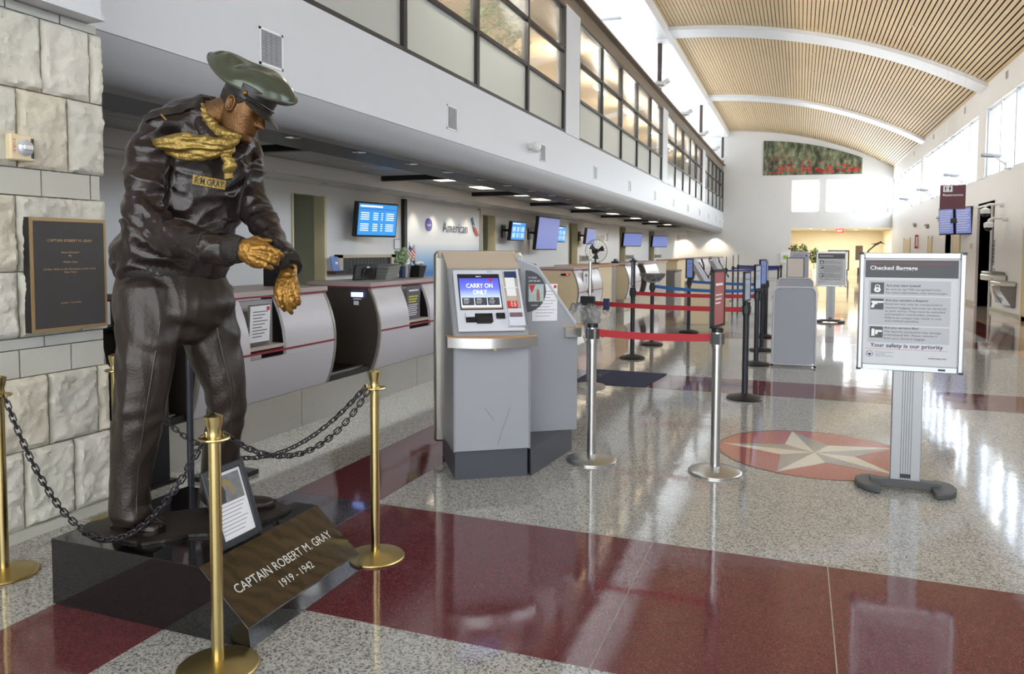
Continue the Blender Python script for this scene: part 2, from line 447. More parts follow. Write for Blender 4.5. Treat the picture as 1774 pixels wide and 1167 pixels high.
# mezzanine glazing
mbays = [(3.45, 13.62, 5, 7.73-1.97-1.97), (14.55, 24.25, 5, None), (25.2, 34.8, 5, None), (35.75, YE, 5, None)]
for a, b_, n, _ in mbays:
    def f(t, a=a, b_=b_, n=n):
        st = (b_-a)/n; x0, x1 = XF-.10, XF+.005
        for k in range(n+1):
            y = min(max(a+k*st, a+.04), b_-.04); MB().box(x0, x1, y-.04, y+.04, 3.69, 5.98).build('mullion', M['bronze_frame'], t, world=True, ang=0)
        for z in (3.70, 4.45, 5.18, 5.95):
            MB().box(x0+.01, x1-.004, a, b_, z-.025, z+.025).build('rail', M['bronze_frame'], t, world=True, ang=0)
        for k in range(n):
            for j, (z0, z1) in enumerate(((3.72,4.43),(4.47,5.16),(5.2,5.93))):
                MB().box(XF-.055, XF-.045, a+k*st+.035, a+(k+1)*st-.035, z0, z1).build('pane', M['glass_frost' if j == 0 else 'glass_mezz'], t, world=True, ang=0)
    window((XF, (a+b_)/2, 3.69), f)
# ---- end wall with three windows and the exit opening
ew = MB()
def ewb(x0, x1, z0, z1): ew.box(x0, x1, YE, YE+.4, z0, z1)
ewb(-7.6, -.46, 0, 8.6); ewb(-.46, 4.98, 2.74, 3.62); ewb(-.46, 4.98, 5.38, 8.6)
for x0, x1 in ((.99, 1.30), (2.76, 3.08)): ewb(x0, x1, 3.62, 5.38)
ewb(4.40, 4.98, 3.62, 5.38)
struct('wall_far', ew, M['wall_white'])
for x0, x1 in ((-.46, .99), (1.30, 2.76), (3.08, 4.40)):
    def f(t, x0=x0, x1=x1):
        for p in ((x0, x0+.05, 3.62, 5.38), (x1-.05, x1, 3.62, 5.38), (x0, x1, 3.62, 3.68), (x0, x1, 5.32, 5.38)):
            MB().box(p[0], p[1], YE+.2, YE+.28, p[2], p[3]).build('frame', M['trim_white'], t, world=True, ang=0)
        MB().box(x0+.05, x1-.05, YE+.23, YE+.245, 4.1, 5.32).build('pane', M['glass_clear'], t, world=True, ang=0)
        MB().box(x0+.05, x1-.05, YE+.23, YE+.245, 3.68, 4.1).build('pane', M['glass_blind'], t, world=True, ang=0)
    window(((x0+x1)/2, YE+.2, 3.62), f)
# exit corridor beyond the opening
struct('wall_corridor', MB().box(-.9, 4.9, 53.0, 53.2, 0, 2.9).box(-1.0, -.9, YE+.4, 53.2, 0, 2.9).box(4.9, 5.0, YE+.4, 53.2, 0, 2.9), M['wall_warm'])
struct('ceiling_corridor', MB().box(-1, 5, YE+.4, 53.2, 2.80, 2.9), M['wall_warm'])
# ---- ticket lobby under the mezzanine
struct('trim_41', MB().box(-5.0, XF-.12, Y0, YE, 2.56, 2.70), M['strip_dark'])
cl = struct('ceiling_lobby', MB().box(-6.2, -5.0, Y0, YE, 2.655, 2.75), mat('grid_grey', (150,150,148), .7))
y = 0.0; tile_me = {}
while y < 43.5:
    for x0 in (-6.12, -5.56):
        if y > 2 :
            if 't' not in tile_me: o = MB().box(-.272, .272, -.585, .585, -.012, .012).build('ceiling_tile', M['tile'], None, ang=0); tile_me['t'] = o.data
            else: o = bpy.data.objects.new('ceiling_tile', tile_me['t']); C.objects.link(o)
            o.parent = cl; o.location = (x0+.28, y+.6, 2.648)
    y += 1.2
struct('trim_42', MB().box(-6.7, -6.13, Y0, YE, 2.45, 2.50).box(-6.16, -6.12, Y0, YE, 2.45, 2.70), M['wall_white'])
wb = MB(); yy = 0.0
ops = [(8.9, 9.72, 2.29), (15.73, 16.56, 2.29), (22.6, 23.6, 2.33), (29.7, 30.8, 2.43), (36.0, 37.4, 2.43)]
p = Y0
for a, b_, z in ops:
    wb.box(-6.85, -6.7, p, a, 0, 2.5); wb.box(-6.85, -6.7, a, b_, z, 2.5); p = b_
wb.box(-6.85, -6.7, p, YE, 0, 2.5)
struct('wall_back', wb, M['wall_white'])
ab = MB()
for a, b_, z in ops:
    ab.box(-7.7, -7.6, a-.3, b_+.3, 0, 2.6); ab.box(-7.7, -6.85, a-.4, a-.3, 0, 2.6); ab.box(-7.7, -6.85, b_+.3, b_+.4, 0, 2.6); ab.box(-7.7, -6.85, a-.4, b_+.4, 2.5, 2.6)
struct('wall_doorways', ab, mat('doorway_green', (196,198,180), .6))
dk = MB()
for a, b_, z in ops:
    dk.box(-6.87, -6.68, a, a+.03, 0, z); dk.box(-6.87, -6.68, b_-.05, b_, 0, z)
struct('trim_43', dk, mat('frame_beige', (214,204,170), .5))
# ---- stone pier by the statue
pier = thing('stone_pier', 'pale limestone block pier holding the dark memorial plaque', 'stone pier', (-3.75, 1.2, 0), kind='structure')
MB().box(-4.3, -3.735, -.6, 3.185, 0, 2.73).build('mortar_core', mat('mortar', (196,192,180), .9), pier, world=True)
def stone_mat(name, col, b):
    m = mat(name, col, .85, var=.09, vscale=5, bump=b, bscale=24); return m
SM = [stone_mat('stone_a', (208,205,193), .9), stone_mat('stone_b', (201,198,187), .9), stone_mat('stone_c', (212,208,198), .9), stone_mat('stone_d', (208,201,184), .9)]
SS = [stone_mat('stone_smooth', (192,190,180), .15), stone_mat('stone_smooth_b', (186,186,180), .15)]
rows = [(.055,.452,1,[2.701,2.99]), (.458,.832,1,[2.849,3.150]), (.838,.977,0,[2.698,2.991]), (.983,1.036,0,[2.836]), (1.042,1.374,1,[2.70,3.06]), (1.380,1.762,1,[2.70]),
        (1.769,1.902,0,[2.844,3.137]), (1.908,2.300,1,[2.715,3.002]), (2.307,2.684,1,[2.458,2.858,3.146]), (2.690,2.735,0,[2.676,2.975])]
rows[-1] = (2.690, 2.90, 0, [2.676, 2.975])
for ri, (z0, z1, rough, js) in enumerate(rows):
    ends = [js[0]-.62, *js, 3.225 if rough else 3.195]
    ends = [ends[0]-.6] + ends
    for k, (a, b_) in enumerate(zip(ends, ends[1:])):
        if z1 > 2.75: z1 = 2.735
        g = .005; a2, b2 = a+g, b_-(g if k < len(ends)-2 else 0)
        sd = ri*31+k*7
        mb = MB(); ny, nz = (max(3, int((b2-a2)/.014)), max(3, int((z1-z0)/.014))) if rough else (2, 2)
        V = {}
        for i in range(ny+1):
            for j in range(nz+1):
                y = a2+(b2-a2)*i/ny; z = z0+(z1-z0)*j/nz
                e = min((y-a2), (b2-y), (z-z0), (z1-z))
                d = 0
                if rough:
                    nn = noise.fractal(Vector((y*9+sd, z*9, sd*1.7)), .7, 2.1, 5); n2 = abs(noise.noise(Vector((y*26+sd, z*34, sd))))
                    d = .022*min(1, e/.02) + .018*nn*min(1, e/.012) + .009*n2*min(1, e/.01)
                    jy = .004*noise.noise(Vector((z*40, sd, y))) if i in (0, ny) else 0; jz = .004*noise.noise(Vector((y*40, sd, 3))) if j in (0, nz) else 0
                    y += jy; z += jz
                V[i,j] = mb.b.verts.new((-3.706+d, y, z))
        for i in range(ny):
            for j in range(nz): mb.b.faces.new((V[i,j], V[i+1,j], V[i+1,j+1], V[i,j+1]))
        bd = [V[i,0] for i in range(ny+1)] + [V[ny,j] for j in range(1,nz+1)] + [V[i,nz] for i in range(ny-1,-1,-1)] + [V[0,j] for j in range(nz-1,0,-1)]
        bk = [mb.b.verts.new((-3.75, min(v.co.y, 3.2), v.co.z)) for v in bd]
        for q in range(len(bd)): mb.b.faces.new((bd[q], bk[q], bk[(q+1)%len(bd)], bd[(q+1)%len(bd)]))
        mb.build('stone_block', (SM if rough else SS)[(ri+k*2) % (4 if rough else 2)], pier, world=True, ang=30)
MB().box(-3.76, -3.68, .5, 3.2, 0, .052).build('base_course', SS[0], pier, world=True)
struct('wall_above_pier', MB().box(-4.3, -3.60, Y0, 3.14, 2.745, 6.0).box(-4.3, -3.585, Y0, 3.155, 2.74, 2.76), M['fascia_white'])

# ---- added unseen wall behind the viewer to dim the near hall; gap admits sky
nb = MB()
nb.box(-9, -4.0, Y0-.3, Y0, 0, 8.4).box(4.3, 5, Y0-.3, Y0, 0, 8.4).box(-4.0, 4.3, Y0-.3, Y0, 3.0, 3.4).box(-4.0, 4.3, Y0-.3, Y0, 6.6, 8.4)
struct('wall_near_added', nb, M['wall_white'])
struct('wall_lobby_near', MB().box(-6.85, -3.9, 1.0, 1.2, 0, 2.7), M['wall_white'])
ORD = ['first','second','third','fourth','fifth','sixth','seventh','eighth','ninth','tenth','eleventh','twelfth','thirteenth','fourteenth','fifteenth','sixteenth','seventeenth','eighteenth']
# ================================================================== TICKET LOBBY
mat('lam_grey', (196,194,200), .35, var=.03, vscale=30)
mat('lam_top', (176,164,164), .35, var=.06, vscale=60)
mat('lam_red', (138,46,58), .4)
mat('lam_dark', (66,60,56), .45, var=.05, vscale=40)
mat('lam_beige', (226,208,172), .5, var=.05)
mat('edge_trim', (150,144,138), .35, metal=.4)
mat('screen_blue', (40,120,190), .3, emit=(60,150,220), es=.38)
mat('screen_pale', (110,120,170), .3, emit=(110,126,190), es=.3)
mat('screen_text', (230,240,250), .3, emit=(235,245,255), es=.4)
PROF = [(-3.925,1.118),(-3.885,1.04),(-3.85,.95),(-3.825,.86),(-3.812,.76),(-3.812,.66),(-3.825,.56),(-3.848,.46),(-3.875,.38),(-3.905,.315)]
def counter(y0, y1, label, side='lam_dark', niche=True, dx=0, group='check-in counters'):
    t = thing('ticket_counter', label, 'counter', (-4.25+dx, (y0+y1)/2, 0), 0, group)
    D = dx
    pr_ = [(x+D, z) for x, z in PROF]
    inner = [(x-.03, z) for x, z in reversed(pr_)]
    ya, yb = y0+.02, y1-.02
    n0, n1 = ya+.52*(yb-ya)/1.63, ya+.95*(yb-ya)/1.63
    def pan(a, b_, z0, z1, nm):
        pp = [q for q in pr_ if z0-.001 <= q[1] <= z1+.001]
        MB().yprism(pp + [(x-.03, z) for x, z in reversed(pp)], a, b_).build(nm, M['lam_grey'], t, world=True)
    pan(ya, yb, .31, .665, 'lower_panel')
    if niche:
        pan(ya, n0, .655, 1.12, 'upper_panel'); pan(n1, yb, .655, 1.12, 'upper_panel')
        MB().box(-3.99+D, -3.945+D, n0, n1, .68, 1.10).build('niche_back', mat('niche_grey', (168,164,166), .5), t, world=True)
        MB().box(-3.96+D, -3.83+D, n0, n1, .725, .75).build('niche_ledge', mat('niche_ledge_m', (188,178,168), .5), t, world=True)
    else: pan(ya, yb, .655, 1.12, 'upper_panel')
    MB().box(-3.94+D, -3.806+D, ya, yb, .696, .712).build('red_stripe', M['lam_red'], t, world=True)
    for a, b_ in ((y0, y0+.02), (y1-.02, y1)):
        MB().yprism(pr_ + [(-4.6+D, .315), (-4.6+D, 1.118)], a, b_).build('side_panel', M[side], t, world=True)
        rim = MB(); rim.yprism([(x+.006, z) for x, z in pr_] + [(x-.018, z) for x, z in reversed(pr_)], a-.004, b_+.004); rim.build('edge_rim', M['edge_trim'], t, world=True)
    MB().box(-4.62+D, -3.905+D, y0-.01, y1+.01, 1.118, 1.132).build('red_edge', M['lam_red'], t, world=True, ang=0)
    MB().box(-4.64+D, -3.90+D, y0-.015, y1+.015, 1.132, 1.172).build('worktop', M['lam_top'], t, world=True, bevel=.004)
    return t
def kick(y0, y1, label, dx=0):
    t = thing('kick_plinth', label, 'plinth', (-4.2+dx, (y0+y1)/2, 0), 0, 'steel plinths under the counters')
    n = max(1, round((y1-y0)/1.05)); st = (y1-y0)/n
    for k in range(n):
        MB().box(-4.6+dx, -3.905+dx, y0+k*st+.003, y0+(k+1)*st-.003, 0, .312).build('steel_panel', M['steel_brushed'], t, world=True)
def well(y0, y1, label, dx=0):
    t = thing('bag_well', label, 'baggage scale', (-4.2+dx, (y0+y1)/2, .312), 0, 'dark baggage wells between counters')
    MB().box(-4.55+dx, -3.92+dx, y0+.01, y1-.01, .313, .36).build('scale_bed', M['black'], t, world=True)
    MB().box(-4.02+dx, -3.96+dx, y0+.06, y1-.06, .36, .372).build('roller_strip', M['steel'], t, world=True)
    MB().box(-4.60+dx, -4.56+dx, y0+.01, y1-.01, .36, .93).build('back_panel', M['lam_dark'], t, world=True)
    MB().box(-4.62+dx, -4.45+dx, y0+.01, y1-.01, .93, .955).build('top_rail', M['black'], t, world=True)
kick(2.2, 8.4, 'brushed steel plinth under the nearest check-in counters behind the statue')
counter(2.3, 3.95-.65, 'check-in counter behind the stone pier, mostly hidden by the pier')
well(3.30, 4.03, 'dark baggage well seen between the legs of the statue')
counter(4.03, 5.67, 'curved grey check-in counter right behind the statue with a notice in its niche')
well(5.67, 6.42, 'dark baggage well between the first two grey counters')
c2 = counter(6.42, 8.3, 'curved grey check-in counter with flags and planter, left of the kiosk')
# lit tag on the dark end of counter 2
P2 = Pl((-4.14, 6.41, .9), (1,0,0), (0,0,1))
mb = MB(); P2.rect(mb, .02, .15, .13, .175, 0, .012); mb.build('lit_display', mat('disp_blue', (170,180,230), .3, emit=(150,165,255), es=1.2), c2, world=True)
mb = MB(); P2.rect(mb, .04, .13, .105, .115, 0, .006); mb.build('tag_strip', M['paper'], c2, world=True)
mb = MB(); P2.rect(mb, .045, .10, .05, .09, 0, .004); mb.build('tag_sticker', M['paper'], c2, world=True)
t = thing('notice_holder', 'white paper notice in the niche of the counter behind the statue', 'notice', (-3.84, 4.72, .752))
pl = Pl((-3.875, 4.59, .755), (0,1,0), (.06,0,1))
mb = MB(); pl.rect(mb, 0, .27, 0, .32, 0, .006); mb.build('acrylic', M['plastic_clear'], t, world=True)
mb = MB(); pl.rect(mb, .02, .25, .03, .31, .007, .009); mb.build('sheet', M['paper'], t, world=True)
ln = MB()
for k in range(9): pl.rect(ln, .05, .22-.03*(k % 3), .26-k*.024, .268-k*.024, .009, .0095)
ln.build('print', M['ink_grey'], t, world=True)
mb = MB(); pl.rect(mb, .205, .24, .27, .30, .009, .010); mb.build('red_mark', M['ink_red'], t, world=True)
t = thing('notice_holder', 'dark notice with yellow lines in the niche left of the kiosk', 'notice', (-3.84, 7.22, .752))
pl = Pl((-3.875, 7.05, .755), (0,1,0), (.06,0,1))
mb = MB(); pl.rect(mb, 0, .30, 0, .36, 0, .006); mb.build('sheet', mat('notice_dark', (92,92,100), .5), t, world=True)
mb = MB(); pl.rect(mb, .04, .25, .30, .315, .006, .007)
for k in range(6): pl.rect(mb, .04, .25-.02*(k % 2), .15-k*.022, .158-k*.022, .006, .007)
mb.build('print', M['ink_white'], t, world=True)
mb = MB()
for k in range(3): pl.rect(mb, .04, .25-.02*k, .235-k*.028, .25-k*.028, .006, .007)
mb.build('yellow_print', mat('ink_yellow', (196,196,60), .6), t, world=True)
# things on counter 1 and 2
t = thing('card_printer', 'small black printer box on the counter behind the bronze hand', 'printer', (-4.2, 5.80-.05, 1.172))
def tb(nm, x0,x1,y0,y1,z0,z1,m,par,b=.004): return MB().box(x0,x1,y0,y1,z0,z1).build(nm, M[m] if isinstance(m,str) else m, par, world=True, bevel=b)
t.location = (-4.3, 5.55, 1.172)
tb('housing', -4.40,-4.22,5.44,5.66,1.172,1.33,'plastic_black',t); tb('side_cover', -4.41,-4.21,5.655,5.68,1.172,1.335,mat('plum', (90,66,86), .5),t); tb('paper_slot', -4.218,-4.212,5.48,5.62,1.25,1.262,'steel',t,0)
t = thing('paper_tray', 'black curved tray at the left end of the counter behind the statue', 'tray', (-4.35, 4.75, 1.172))
mb = MB(); mb.xprism([(4.62,1.172),(4.90,1.172),(4.86,1.19),(4.76,1.203),(4.66,1.19)], -4.45, -4.25); mb.build('tray_body', M['plastic_black'], t, world=True); tb('front_lip', -4.25,-4.244,4.63,4.89,1.172,1.178,'black',t,0)
t = thing('sign_board', 'pinkish leaning sign holder on the counter beside the statue waist', 'sign', (-4.25, 4.42, 1.172))
pl = Pl((-4.28, 4.30, 1.173), (.35,1,0), (0,-.32,1))
mb = MB(); pl.rect(mb, 0, .035, 0, .28, 0, .16); mb.build('holder', mat('pinkwood', (206,184,180), .5), t, world=True)
mb = MB(); pl.rect(mb, .034, .037, .02, .27, .01, .15); mb.build('card', M['paper'], t, world=True)
t = thing('monitor', 'black monitor seen from behind on the counter left of the kiosk', 'monitor', (-4.25, 6.95, 1.172))
pl = Pl((-4.28, 6.72, 1.175), (.0,1,0), (-.0,.25,1))
mb = MB(); pl.rect(mb, 0, .42, .0, .165, -.04, .0); mb.build('casing', M['plastic_black'], t, world=True, bevel=.012)
mb = MB(); pl.rect(mb, .12, .30, .03, .13, 0, .02); mb.build('vent_hump', M['black_gloss'], t, world=True, bevel=.01)
mb = MB(); pl.rect(mb, .17, .22, .13, .145, .02, .023); mb.build('badge', M['paper'], t, world=True)
for k in range(7):
    tag(MB().obox((-4.28, 7.27+k*.012, 1.184+k*.021), (.12,.14,.0085), Matrix.Rotation(.12,3,'X')).build('document_tray', mat('tray_grey', (128,130,128), .4), None, bevel=.004),
        ['lowest','second from bottom','third from bottom','middle','third from top','second from top','topmost'][k]+' grey tray in the stack beside the black monitor', 'tray', 'stacked grey trays on the counter')
t = thing('flower_vase', 'clear vase with flag cloth, small flags and white flowers on the counter', 'vase', (-4.2, 7.62, 1.172))
MB().lathe([(.0,0),(.055,0),(.07,.10),(.085,.16),(.08,.16),(.05,.01),(0,.01)], (-4.2,7.62,1.172)).build('glass', M['plastic_clear'], t, world=True)
mb = MB()
for k in range(5): mb.tube([(-4.2+.02*k-.04,7.62,1.19), (-4.2+.03*k-.06,7.60+.03*k,1.42+.02*(k%3))], .003, 6)
mb.build('stems', mat('stem_green', (70,110,60), .6), t, world=True)
mb = MB()
for k in range(34):
    a = k*2.4; r = .02+.06*((k*37)%10)/10
    mb.ball((-4.2+r*math.cos(a), 7.57+r*math.sin(a), 1.35+.16*((k*13)%11)/11), .014+.008*(k%3), 6)
mb.build('leaf_sprays', mat('leaf_pale', (138,160,120), .7), t, world=True)
mb = MB()
for k in range(9): mb.ball((-4.17, 7.64+.02*math.cos(k*2), 1.33+.022*(k%5)), .022, 8)
mb.build('white_flowers', M['paper'], t, world=True)
for nm, m_, a in (('blue_cloth', 'ink_navy', 7.57), ('white_cloth', 'paper', 7.61), ('red_cloth', 'ink_red', 7.66)):
    MB().lathe([(.0,.01),(.03,.01),(.036,.14),(0,.14)], (-4.19, a+.005, 1.172), 10).build(nm, M[m_], t, world=True)
t = thing('flag', 'small striped flag on a stick between the vase and the planter', 'flag', (-4.18, 7.70, 1.30))
MB().tube([(-4.18,7.74,1.33),(-4.18,7.70,1.58)], .003, 6).build('stick', M['wood_tan'], t, world=True)
pl = Pl((-4.18, 7.71, 1.55), (0,.75,-.45), (0,.45,.75))
for k in range(7):
    mb = MB(); pl.rect(mb, .0 if k < 4 else .07, .17, -.13+k*.018, -.113+k*.018, 0, .002); mb.build('stripe', M['ink_red' if k % 2 == 0 else 'paper'], t, world=True, ang=0)
mb = MB(); pl.rect(mb, 0, .07, -.13+4*.018, -.004, 0, .003); mb.build('canton', M['ink_navy'], t, world=True, ang=0)
t = thing('planter', 'black square planter with white silk blooms on the counter end', 'planter', (-4.2, 7.92, 1.172))
MB().hexa([(-4.26,7.86,1.172),(-4.14,7.86,1.172),(-4.14,7.98,1.172),(-4.26,7.98,1.172),(-4.29,7.83,1.31),(-4.11,7.83,1.31),(-4.11,8.01,1.31),(-4.29,8.01,1.31)])
mb = MB(); mb.hexa([(-4.26,7.86,1.172),(-4.14,7.86,1.172),(-4.14,7.98,1.172),(-4.26,7.98,1.172),(-4.29,7.83,1.31),(-4.11,7.83,1.31),(-4.11,8.01,1.31),(-4.29,8.01,1.31)]); mb.build('pot', M['black'], t, world=True, bevel=.004)
mb = MB(); mb.tube([(-4.2,7.92,1.3),(-4.2,7.83,1.37),(-4.2,7.78,1.42)], [.012,.016,.004], 8); mb.build('stem', M['stem_green'], t, world=True)
for k in range(3):
    MB().ball((-4.17, 7.88+.05*k, 1.335+.01*(k%2)), .035, 8, (1,1,.6)).build('bloom', M['paper'], t, world=True)
MB().tube([(-4.2,7.90,1.33),(-4.22,7.88,1.48),(-4.2,7.86,1.55)], [.012,.03,.01], 8).build('feather_spray', mat('feather', (214,206,210), .7), t, world=True)
# more counters towards the far end
kick(9.4, 11.5, 'steel plinth hidden behind the kiosk'); counter(9.5, 11.4, 'check-in counter hidden behind the grey kiosk')
t4 = counter(13.55, 15.4, 'white fronted counter with red stripes behind the queue belts', side='lam_beige'); kick(13.4, 15.5, 'steel plinth of the white fronted counter behind the queue')
pl = Pl((-4.15, 13.54, 1.0), (1,0,0), (0,0,1))
mb = MB(); pl.rect(mb, .0, .16, .02, .06, 0, .02); mb.build('display_bar', M['plastic_black'], t4, world=True)
mb = MB(); pl.rect(mb, .11, .15, .028, .052, .02, .024); mb.build('red_light', mat('led_red', (255,40,50), .4, emit=(255,50,60), es=2.5), t4, world=True)
t = thing('notice_holder', 'white notice on the front of the striped counter', 'notice', (-3.84, 14.1, .75))
pl = Pl((-3.83, 13.95, .76), (0,1,0), (-.02,0,1))
mb = MB(); pl.rect(mb, 0, .38, 0, .33, 0, .006); mb.build('sheet', M['paper'], t, world=True)
mb = MB(); pl.rect(mb, .1, .28, .22, .28, .006, .007); pl.rect(mb, .17, .21, .1, .2, .006, .007); mb.build('print', M['ink_grey'], t, world=True)
t = thing('service_wall', 'cream laminated low wall between two groups of counters', 'low wall', (-4.5, 16.6, 0))
MB().box(-4.8, -4.0, 15.5, 17.0, 0, 1.14).build('cream_panel', M['lam_beige'], t, world=True)
MB().box(-4.8, -4.02, 17.0, 17.55, 0, 1.14).build('grey_panel', mat('lam_mid', (158,152,146), .45), t, world=True)
MB().box(-4.9, -3.96, 15.45, 17.6, 1.14, 1.175).build('worktop', M['wood_tan'], t, world=True, bevel=.005)
counter(18.0, 19.5, 'curved white counter just past the cream low wall', side='lam_beige', niche=False)
kick(17.9, 22.5, 'steel plinth past the cream low wall')
well(19.5, 20.3, 'dark baggage gap past the cream low wall')
counter(20.3, 22.3, 'curved white counter with dark gap at its near end', niche=False)
t = thing('service_wall', 'warm grey low wall beyond the white curved counters', 'low wall', (-4.4, 23.8, 0))
MB().box(-4.9, -4.05, 22.6, 24.9, 0, 1.12).build('grey_panel', mat('lam_warm', (190,182,172), .45), t, world=True)
MB().box(-4.95, -4.0, 22.55, 24.95, 1.12, 1.16).build('worktop', M['lam_top'], t, world=True)
t = thing('steel_cabinet', 'dark steel cabinet front beside the warm grey low wall', 'cabinet', (-4.0, 26.3, 0))
tb('body', -4.6,-3.9,25.6,27.2,.05,.82,mat('cab', (120,118,116), .4),t); tb('frame', -3.9,-3.87,25.6,27.2,.76,.82,'black',t,0); tb('door', -3.9,-3.88,25.66,27.14,.1,.75,mat('cab2', (136,134,130), .4),t)
kick(30.5, 43.4, 'long steel plinth of the farthest counters')
for k, (a, b_, lb) in enumerate(((30.6,33.0,'curved pale counter, first of the far group'),(33.6,36.0,'curved pale counter, second of the far group'),(37.6,40.2,'curved pale counter, third of the far group'),(40.8,43.2,'farthest curved pale counter by the end wall'))):
    counter(a, b_, lb, niche=False)
for k, (a, b_, lb) in enumerate(((33.0,33.6,'dark gap between first and second far counters'),(40.2,40.8,'dark gap between third and farthest counters'))): well(a, b_, lb)
t = thing('service_wall', 'tan low wall between the far counter groups', 'low wall', (-4.3, 29.0, 0))
MB().box(-4.8, -4.1, 27.6, 30.4, 0, 1.12).build('panel', M['lam_beige'], t, world=True); MB().box(-4.85, -4.05, 27.55, 30.45, 1.12, 1.16).build('worktop', M['wood_tan'], t, world=True)
# desk fan
t = thing('desk_fan', 'round black desk fan standing on the wooden ledge', 'fan', (-4.5, 18.2-.9, 1.175))
FC = Vector((-4.45, 17.3, 1.175+.30)); fx = Vector((.55,-.83,0)).normalized(); fr_ = Vector((.83,.55,0)).normalized(); U3 = Vector((0,0,1))
mb = MB()
for r in (.27,.24,.18,.12,.06):
    for d in (0,): mb.tube([FC+fx*(.08-.25*r*r/.09*.3)+fr_*r*math.cos(a)+U3*r*math.sin(a) for a in [2*PI*k/28 for k in range(28)]], .006 if r > .25 else .003, 5, closed=True)
for k in range(20):
    a = 2*PI*k/20; mb.tube([FC+fx*.1, FC+fx*.06+fr_*.18*math.cos(a)+U3*.18*math.sin(a), FC+fr_*.27*math.cos(a)+U3*.27*math.sin(a)], .0022, 4)
mb.build('grille', M['plastic_black'], t, world=True)
MB().cyl(FC-fx*.12, FC+fx*.03, .07, .05, 16).build('motor', M['plastic_black'], t, world=True)
for k in range(3):
    mb = MB(); a0 = 2*PI*k/3
    pts = []
    for j in range(7):
        a = a0 + j*.13; r = .19
        pts.append((FC+fx*(.02+.03*(j/6))+fr_*r*math.cos(a)+U3*r*math.sin(a)))
    base = FC+fx*.03
    vs = [mb.b.verts.new(base)]+[mb.b.verts.new(q) for q in pts]; mb.b.faces.new(vs)
    bmesh.ops.solidify(mb.b, geom=list(mb.b.faces), thickness=.004)
    mb.build('blade', mat('blade_grey', (80,84,88), .3), t, world=True)
MB().cyl(FC-fx*.05-U3*.29, FC-fx*.05-U3*.05, .02, .02).build('neck', M['plastic_black'], t, world=True)
MB().lathe([(0,0),(.13,0),(.13,.015),(.04,.03),(0,.03)], tuple(FC-fx*.05-U3*.299)).build('base', M['plastic_black'], t, world=True)
# clips / small things on further counters
for (x,y,z,lb) in ((-4.3,18.7,1.172,'left small grey phone on the counter past the cream wall'),(-4.3,20.9,1.172,'right small grey phone on the counter past the cream wall')):
    t = thing('desk_phone', lb, 'phone', (x,y,z))
    tb('base', x-.09,x+.09,y-.11,y+.11,z,z+.05,'plastic_black',t); tb('handset', x-.03,x+.03,y-.12,y+.12,z+.05,z+.11,mat('slate',(60,70,86),.4),t,.012)
# ---- back wall of the lobby
WB = -6.70
bw = thing('wall_panel', 'tall white wall panel with airline name and blue fade at the bottom', 'sign panel', (WB+.06, 13.8, 1.2))
def grad_panel():
    m = bpy.data.materials.new('panel_blue_fade'); m.use_nodes = True; nt = m.node_tree; b = nt.nodes['Principled BSDF']
    g = nt.nodes.new('ShaderNodeNewGeometry'); s = nt.nodes.new('ShaderNodeSeparateXYZ'); nt.links.new(g.outputs['Position'], s.inputs[0])
    mr = nt.nodes.new('ShaderNodeMapRange'); mr.inputs[1].default_value = 1.05; mr.inputs[2].default_value = 1.62
    nt.links.new(s.outputs[2], mr.inputs[0]); r = ramp(nt, [(0,(70,130,205)),(.45,(150,192,232)),(1,(236,238,240))]); nt.links.new(mr.outputs[0], r.inputs[0]); nt.links.new(r.outputs[0], b.inputs['Base Color'])
    b.inputs['Roughness'].default_value = .35; return m
MB().box(WB, WB+.05, 12.15, 15.5, .9, 2.37).build('face', grad_panel(), bw, world=True)
MB().box(WB, WB+.07, 12.05, 12.15, .9, 2.40).build('black_edge', M['black'], bw, world=True)
MB().box(WB, WB+.06, 15.5, 15.56, .9, 2.40).build('side_strip', M['edge_trim'], bw, world=True)
pl = Pl((WB+.053, 12.15, 0), (0,1,0), (0,0,1))
text(pl, [('American', 1.47, 1.845, .20, 'l', 1.20)], 'lettering', mat('letter_slate', (62,78,92), .5), bw, d=.01)
mb = MB(); pl.poly(mb, [(2.86,2.16),(2.95,2.20),(3.06,2.02),(2.97,2.02)], 0, .012); mb.build('tail_mark_blue', mat('mark_blue', (40,120,170), .4), bw, world=True)
mb = MB(); pl.poly(mb, [(2.97,2.0),(3.08,2.0),(3.30,1.80),(3.16,1.79),(3.02,1.90)], 0, .012); mb.build('tail_mark_red', mat('mark_red', (214,66,52), .4), bw, world=True)
mb = MB(); pl.poly(mb, [(2.93,2.03),(3.05,2.03),(3.10,1.98),(2.99,1.98)], 0, .014); mb.build('tail_mark_white', mat('mark_white', (200,206,214), .4), bw, world=True)
mb = MB(); pl.poly(mb, [(.87+.14*math.cos(2*PI*k/28), 1.97+.125*math.sin(2*PI*k/28)) for k in range(28)], 0, .01); mb.build('round_emblem', mat('emblem', (96,84,170), .4), bw, world=True)
text(pl, [('one', .87, 1.945, .055, 'c', .17)], 'emblem_lettering', M['ink_white'], bw, d=.012)
